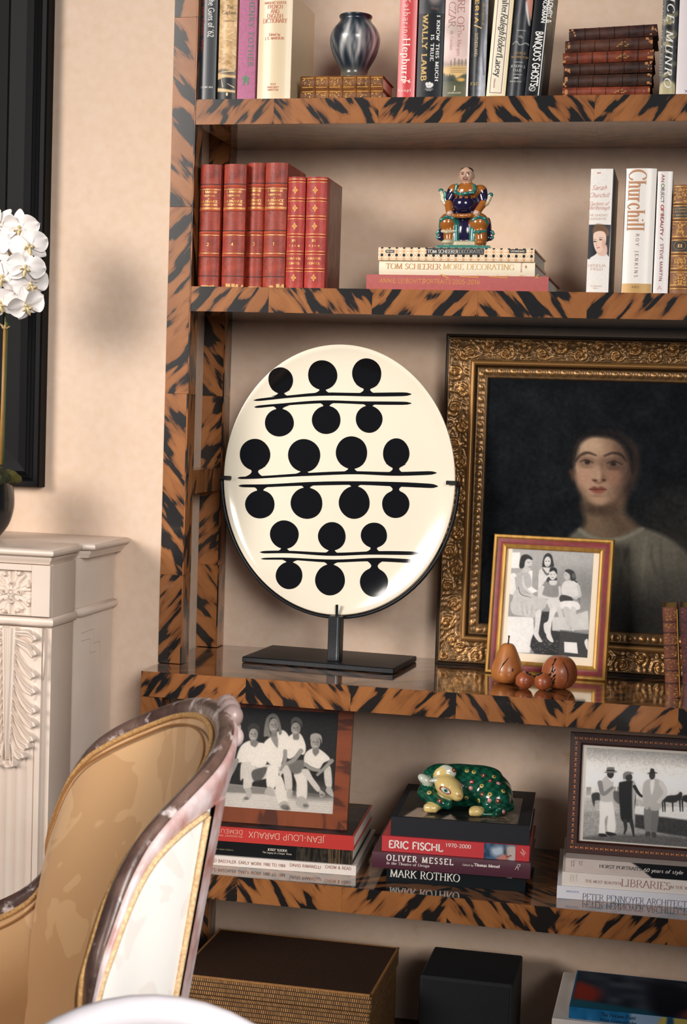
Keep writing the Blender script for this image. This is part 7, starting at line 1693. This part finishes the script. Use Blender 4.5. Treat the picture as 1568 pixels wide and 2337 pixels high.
for k, (px_, py_, Y, yaw, pitch, roll) in enumerate(FLW):
    c = oloc(px_, py_, Y); rr = random.Random(k)
    # flower faces -y (towards the room); local z is the facing axis
    M = Matrix.Translation(c) @ Matrix.Rotation(R(yaw+8), 4, 'Z') @ Matrix.Rotation(R(90+pitch), 4, 'X') @ Matrix.Rotation(R(roll), 4, 'Z')
    lipm = MB(); P_ = [(0, -.002, .002), (0, -.009, .007), (0, -.015, .005), (0, -.019, .009)]
    lipm.tube(P_, (.003, .0052, .0048, .0012), 10, flat=.7)
    for s_ in (-1, 1): lipm.tube([(s_*.002, -.003, .003), (s_*.007, -.005, .009), (s_*.006, -.002, .014)], (.002, .0042, .001), 8, flat=.5)
    lipm.tube([(0, .001, 0), (0, .003, .008)], (.0035, .0028), 8)
    fo = lipm.build('flower', LIP, orc, smooth=True); fo.matrix_local = M
    for s_ in (-1, 1): petal_obj('petal' if rr.random() < .5 else 'petal_b', fo, Matrix.Translation((0, .001, .0015)) @ Matrix.Rotation(R(-s_*(78+rr.uniform(-8, 8))), 4, 'Z') @ Matrix.Rotation(R(rr.uniform(-4, 12)), 4, 'X'))
    for a in (0, 132, -132): petal_obj('sepal', fo, Matrix.Rotation(R(a+rr.uniform(-6, 6)), 4, 'Z') @ Matrix.Rotation(R(rr.uniform(-8, 4)), 4, 'X'))

# ---------------------------------------------------------------- curved-back armchair
KC = np.array([[0.2663, 0.0, 0.9744], [0.2377, 0.1487, 0.9529], [0.1462, 0.2494, 0.8861], [0.1031, 0.2908, 0.7982], [0.0726, 0.2994, 0.6914], [-0.0377, 0.3063, 0.6435], [-0.1857, 0.3083, 0.6381]])
ch = thing('armchair', 'curved-back armchair with worn painted rails, tan silk inside and white outside', 'armchair', (.2466, -1.4434, 0), (0, 0, .4545))
full = np.vstack([(KC*[1, -1, 1])[:0:-1], KC]); ND = 12
TOP = crom(full, ND); NT = len(TOP); tt = np.abs(np.linspace(-6, 6, NT))
TAN = np.gradient(TOP[:, :2], axis=0); TAN /= np.linalg.norm(TAN, axis=1, keepdims=True); OUT = np.stack([TAN[:, 1], -TAN[:, 0]], 1)
if (OUT[NT//2] @ np.array([1, 0])) < 0: OUT = -OUT
def below(i, z, off):
    """point of the back shell under rail point i at height z, pushed outwards by off"""
    P = TOP[i]; d = max(0, P[2]-z); wb = np.clip((P[0]+.02)/.26, 0, 1)
    x = P[0]-.16*d*wb; y = P[1]*(1-.10*d)
    return (x+OUT[i, 0]*off, y+OUT[i, 1]*off, z)
def bandh(t): return .022+.042*np.exp(-((t-.55)/.75)**2)
def wood():
    m_ = mat('worn_painted_wood', rgb(112, 86, 74), .42, noise=(26, .95), col2=rgb(64, 42, 36), bump=(90, .5), nscale=(1, 1, 1), coat=.25)
    nt = m_.node_tree; b = nt.nodes['Principled BSDF']; N = nt.nodes.new; L = nt.links.new
    tc = N('ShaderNodeTexCoord'); n = N('ShaderNodeTexNoise'); n.inputs['Scale'].default_value = 34; n.inputs['Detail'].default_value = 6; n.inputs['Roughness'].default_value = .6; L(tc.outputs['Object'], n.inputs['Vector'])
    rm = N('ShaderNodeMapRange'); rm.inputs['From Min'].default_value = .56; rm.inputs['From Max'].default_value = .66; L(n.outputs['Fac'], rm.inputs['Value'])
    old = b.inputs['Base Color'].links[0].from_socket; mx = N('ShaderNodeMix'); mx.data_type = 'RGBA'; L(rm.outputs[0], mx.inputs['Factor']); L(old, mx.inputs['A']); mx.inputs['B'].default_value = (*rgb(206, 190, 184), 1); L(mx.outputs['Result'], b.inputs['Base Color'])
    return m_
WOODC = wood()
def paintwood():
    m_ = mat('pale_chipped_paint', rgb(222, 206, 204), .45, bump=(90, .5), coat=.2, noise=(21, .9), col2=rgb(158, 84, 62))
    return m_
WOODP = paintwood()
def damask(name, c1, c2, scale=9, thr=.52):
    m_ = mat(name, rgb(*c1), .6, sheen=.25, spec=.35, bump=(700, .1)); nt = m_.node_tree; b = nt.nodes['Principled BSDF']; N = nt.nodes.new; L = nt.links.new
    tc = N('ShaderNodeTexCoord'); n = N('ShaderNodeTexNoise'); n.inputs['Scale'].default_value = scale; n.inputs['Detail'].default_value = 2; n.inputs['Distortion'].default_value = 1.6; L(tc.outputs['Object'], n.inputs['Vector'])
    r_ = N('ShaderNodeMapRange'); r_.interpolation_type = 'SMOOTHSTEP'; r_.inputs['From Min'].default_value = thr; r_.inputs['From Max'].default_value = thr+.02; L(n.outputs['Fac'], r_.inputs['Value'])
    mx = N('ShaderNodeMix'); mx.data_type = 'RGBA'; L(r_.outputs[0], mx.inputs['Factor']); mx.inputs['A'].default_value = (*rgb(*c1), 1); mx.inputs['B'].default_value = (*rgb(*c2), 1); L(mx.outputs['Result'], b.inputs['Base Color'])
    return m_
SILK = damask('tan_silk_damask', (196, 152, 104), (208, 166, 118), 8, .54); WHITEF = damask('white_silk_damask', (238, 232, 224), (232, 222, 212), 10, .55); SHADEDW = mat('shaded_white_linen', rgb(214, 198, 196), .8)
def loft(name, rows, m_, parent=ch, closed=False, smooth=True):
    n = len(rows[0]); V = [p for row in rows for p in row]
    F = [(i*n+k, i*n+k+1, (i+1)*n+k+1, (i+1)*n+k) for i in range(len(rows)-1) for k in range(n-1)]
    if closed: F += [(i*n+n-1, i*n, (i+1)*n, (i+1)*n+n-1) for i in range(len(rows)-1)]
    return MB().add(V, F).build(name, m_, parent, smooth=smooth, sharp=50)
# rail: moulded section swept along the top line
rows = []
for i in range(NT):
    P = TOP[i]; h = bandh(tt[i]); o = []
    for u, d in ((-.011, .020), (-.0125, .008), (-.008, .001), (-.001, -.002), (.004, .0015), (.0055, .006), (.0075, .0062), (.0075, .02), (-.008, .022)):
        q = below(i, P[2]-d, u); o.append(q)
    rows.append(o)
loft('top_rail', rows, WOODC, closed=True)
rows = []
for i in range(NT):
    P = TOP[i]; h = bandh(tt[i])
    rows.append([below(i, P[2]-d, u) for u, d in ((.0076, .0064), (.0105, .0072), (.0128, .0105), (.0136, .016), (.0136, h*.75), (.012, h), (.004, h), (.0076, .02))])
loft('rail_face', rows, WOODP, closed=True)
# carved crest: a small leaf cluster
cv = [('e', (.2663+.006, y, .9744+.002-abs(y)*.25), (.012, .013, .013), None, (150, 128, 122)) for y in (-.030, -.012, .008, .028)]+[('e', (.275, y, .956-abs(y)*.3), (.010, .012, .012), None, (190, 170, 164)) for y in (-.034, -.014, .012, .032)]+[('e', (.276, 0, .936), (.008, .014, .018), None, (206, 186, 182))]
sculpt('carved_crest', cv, .0022, .004, attr_mat('worn_carving', .4, coat=.2, bump=(120, .5)), ch)
idx = list(range(NT)); mid = NT//2
def part_rows(i0, i1, off, ztop, zbot, n=14, bulge=0):
    rr_ = []
    for i in range(i0, i1+1):
        z1 = TOP[i][2]-ztop(tt[i]); row = []
        for k in range(n+1):
            t = k/n; z = z1+(zbot-z1)*t; row.append(below(i, z, off+bulge*math.sin(math.pi*t)*math.sin(math.pi*np.clip((i-i0)/(i1-i0), 0, 1))**.5))
        rr_.append(row)
    return rr_
iS0, iS1 = 11, 14       # stile between these steps from the middle
for s_ in (-1, 1):
    a, b = (mid-NT//2, mid-iS1) if s_ < 0 else (mid+iS1, NT-1)
    loft('outside_panel', part_rows(a, b, .0095, lambda t: bandh(t)-.001, .30, bulge=.008), WHITEF)
    a, b = (mid-iS1, mid-iS0) if s_ < 0 else (mid+iS0, mid+iS1)
    ro = part_rows(a, b, .015, lambda t: bandh(t)-.002, .02); ri = part_rows(a, b, -.006, lambda t: bandh(t)-.002, .02)
    loft('rear_stile', [x+y[::-1] for x, y in zip(ro, ri)], WOODP, closed=True)
    # gimp: along the rail, and down the stile
    a, b = (0, mid-iS1-1) if s_ < 0 else (mid+iS1+1, NT-1)
    e = [below(i, TOP[i][2]-bandh(tt[i])-.004, .0125) for i in range(a, b+1)]
    st = b if s_ < 0 else a
    dn = [below(st, z, .0135) for z in np.linspace(TOP[st][2]-bandh(tt[st])-.006, .31, 14)]
    GI = mat('braided_gimp', rgb(226, 196, 150), .7, noise=(300, .8), col2=rgb(176, 132, 84))
    MB().tube(e, .0035, 6).build('outside_gimp', GI, ch, smooth=True); MB().tube(dn, .0035, 6).build('outside_gimp', GI, ch, smooth=True)
loft('back_panel', part_rows(mid-iS0, mid+iS0, .010, lambda t: bandh(t)-.001, .30, bulge=.004), SHADEDW)  # lilac-grey paints shade into the white back where it turns away
# inside upholstery down to the seat
rows = []
for i in range(NT):
    z1 = TOP[i][2]-.015; row = []; zb_ = .47
    for k in range(19):
        t = k/18; z = z1+(zb_-z1)*t; row.append(below(i, z, -.0105-.016*math.sin(math.pi*min(1, t*1.25+.02))-.030*t))
    rows.append(row)
loft('inside_upholstery', rows, SILK)
e = [below(i, TOP[i][2]-.019, -.0150) for i in range(NT)]
MB().tube(e, .0036, 6).build('inside_gimp', mat('tan_gimp', rgb(206, 160, 100), .7, noise=(300, .8), col2=rgb(150, 106, 60)), ch, smooth=True)
e = [below(i, TOP[i][2]-.030, -.0215) for i in range(NT)]
MB().tube(e, .0016, 5).build('inside_piping', mat('dark_tan_piping', rgb(150, 102, 54), .7), ch, smooth=True)
for s_ in (-1, 1):
    ii = [i for i in range(NT) if 4.5 < tt[i] < 5.85 and (i-mid)*s_ > 0]; n = len(ii)
    pts = [(TOP[i][0], TOP[i][1], TOP[i][2]+.012+.010*math.sin(math.pi*k/(n-1))) for k, i in enumerate(ii)]
    MB().tube(pts, [.012+.019*math.sin(math.pi*(k+.6)/(n+.2))**.6 for k in range(n)], 14, upv=(0, 0, 1)).build('arm_pad', damask('arm_pad_silk', (196, 148, 84), (182, 132, 72), 20), ch, smooth=True)
    MB().tube([(TOP[-1][0]-.004, s_*.3083, .625), (TOP[-1][0]-.022, s_*.305, .56), (TOP[-1][0]+.01, s_*.30, .49), (TOP[-1][0]-.03, s_*.295, .40)], (.018, .015, .016, .022), 10).build('arm_support', WOODC, ch, smooth=True)
    MB().tube([(-.215, s_*.275, .33), (-.24, s_*.285, .18), (-.235, s_*.28, .0)], (.032, .021, .015), 10).build('leg', WOODC, ch, smooth=True)
    MB().tube([(.19, s_*.19, .33), (.21, s_*.21, .16), (.24, s_*.23, .0)], (.028, .02, .016), 10).build('leg', WOODC, ch, smooth=True)
def ring(z, k, off=0):
    pts = [below(i, z, off) for i in range(NT)]; return [(x*k, y*k, zz) for x, y, zz in pts]
def seat(name, z0, z1, k, m_, dome=0):
    o = ring(.45, k); o = [(x, y) for x, y, _ in o]; o = [(-.245*k, -.27*k)]+o+[(-.245*k, .27*k)]; n = len(o); V = []; F = []
    prof = ((.97, z0), (1, z0+(z1-z0)*.15), (1, z0+(z1-z0)*.8), (.96, z1), (.7, z1+dome*.6), (.35, z1+dome))
    for s_, z in prof: V += [(x*s_, y*s_, z) for x, y in o]
    for j in range(len(prof)-1): F += [(j*n+k_, j*n+(k_+1) % n, (j+1)*n+(k_+1) % n, (j+1)*n+k_) for k_ in range(n)]
    F += [tuple(range(n)), tuple((len(prof)-1)*n+k_ for k_ in range(n))]
    return MB().add(V, F).build(name, m_, ch, smooth=True, sharp=40)
seat('seat_rail', .29, .37, .99, WOODC); seat('seat_cushion', .372, .47, .86, SILK, .02)

# ---------------------------------------------------------------- round-backed white chair in the foreground
wc = at(355, 2274, Y=-1.95); wx, wtop = wc[0], wc[2]
wch = thing('oval_back_chair', 'white upholstered chair whose rounded back tops out at the bottom edge, before the armchair', 'chair', (wx, -1.95, 0), (0, 0, R(12)))
ao, bo = .185, .25; zo = wtop-bo-.011
WP = mat('white_painted_chair', rgb(226, 218, 220), .45, coat=.2); WL = damask('white_chair_linen', (240, 236, 234), (232, 228, 228), 9, .56)
ovl = [(ao*math.cos(t), .02*math.sin(t)**2*0, zo+bo*math.sin(t)) for t in np.linspace(0, 2*math.pi, 65)]
MB().tube(ovl, .012, 10, cap=False, upv=(0, 1, 0)).build('oval_frame', WP, wch, smooth=True)
def pad(name, y0, sgn, th):
    V = []; F = []; n = 48
    for i in range(9):
        r_ = i/8
        for k in range(n): a = 2*math.pi*k/n; V.append((ao*.965*r_*math.cos(a), y0+sgn*th*math.sqrt(max(0, 1-r_**2.4)), zo+bo*.965*r_*math.sin(a)))
    F = [(i*n+k, i*n+(k+1) % n, (i+1)*n+(k+1) % n, (i+1)*n+k) for i in range(8) for k in range(n)]
    MB().add(V, F).build(name, WL, wch, smooth=True)
pad('back_cushion', 0, -1, .040); pad('back_lining', .002, 1, .014)
sw = MB().box(-.23, .23, -.45, .0, .37, .44, .02); sw.build('seat', WL, wch); MB().box(-.225, .225, -.445, .005, .31, .369, .004).build('seat_frame', WP, wch)
for sx in (-1, 1):
    MB().tube([(sx*.205, -.425, .31), (sx*.205, -.43, .0)], (.022, .013), 10).build('leg', WP, wch, smooth=True)
    MB().tube([(sx*.19, -.02, .31), (sx*.2, .03, .0)], (.022, .014), 10).build('leg', WP, wch, smooth=True)
    MB().tube([(sx*.16, 0, .37), (sx*.13, 0, zo-bo*.70)], (.016, .014), 8).build('back_support', WP, wch, smooth=True)
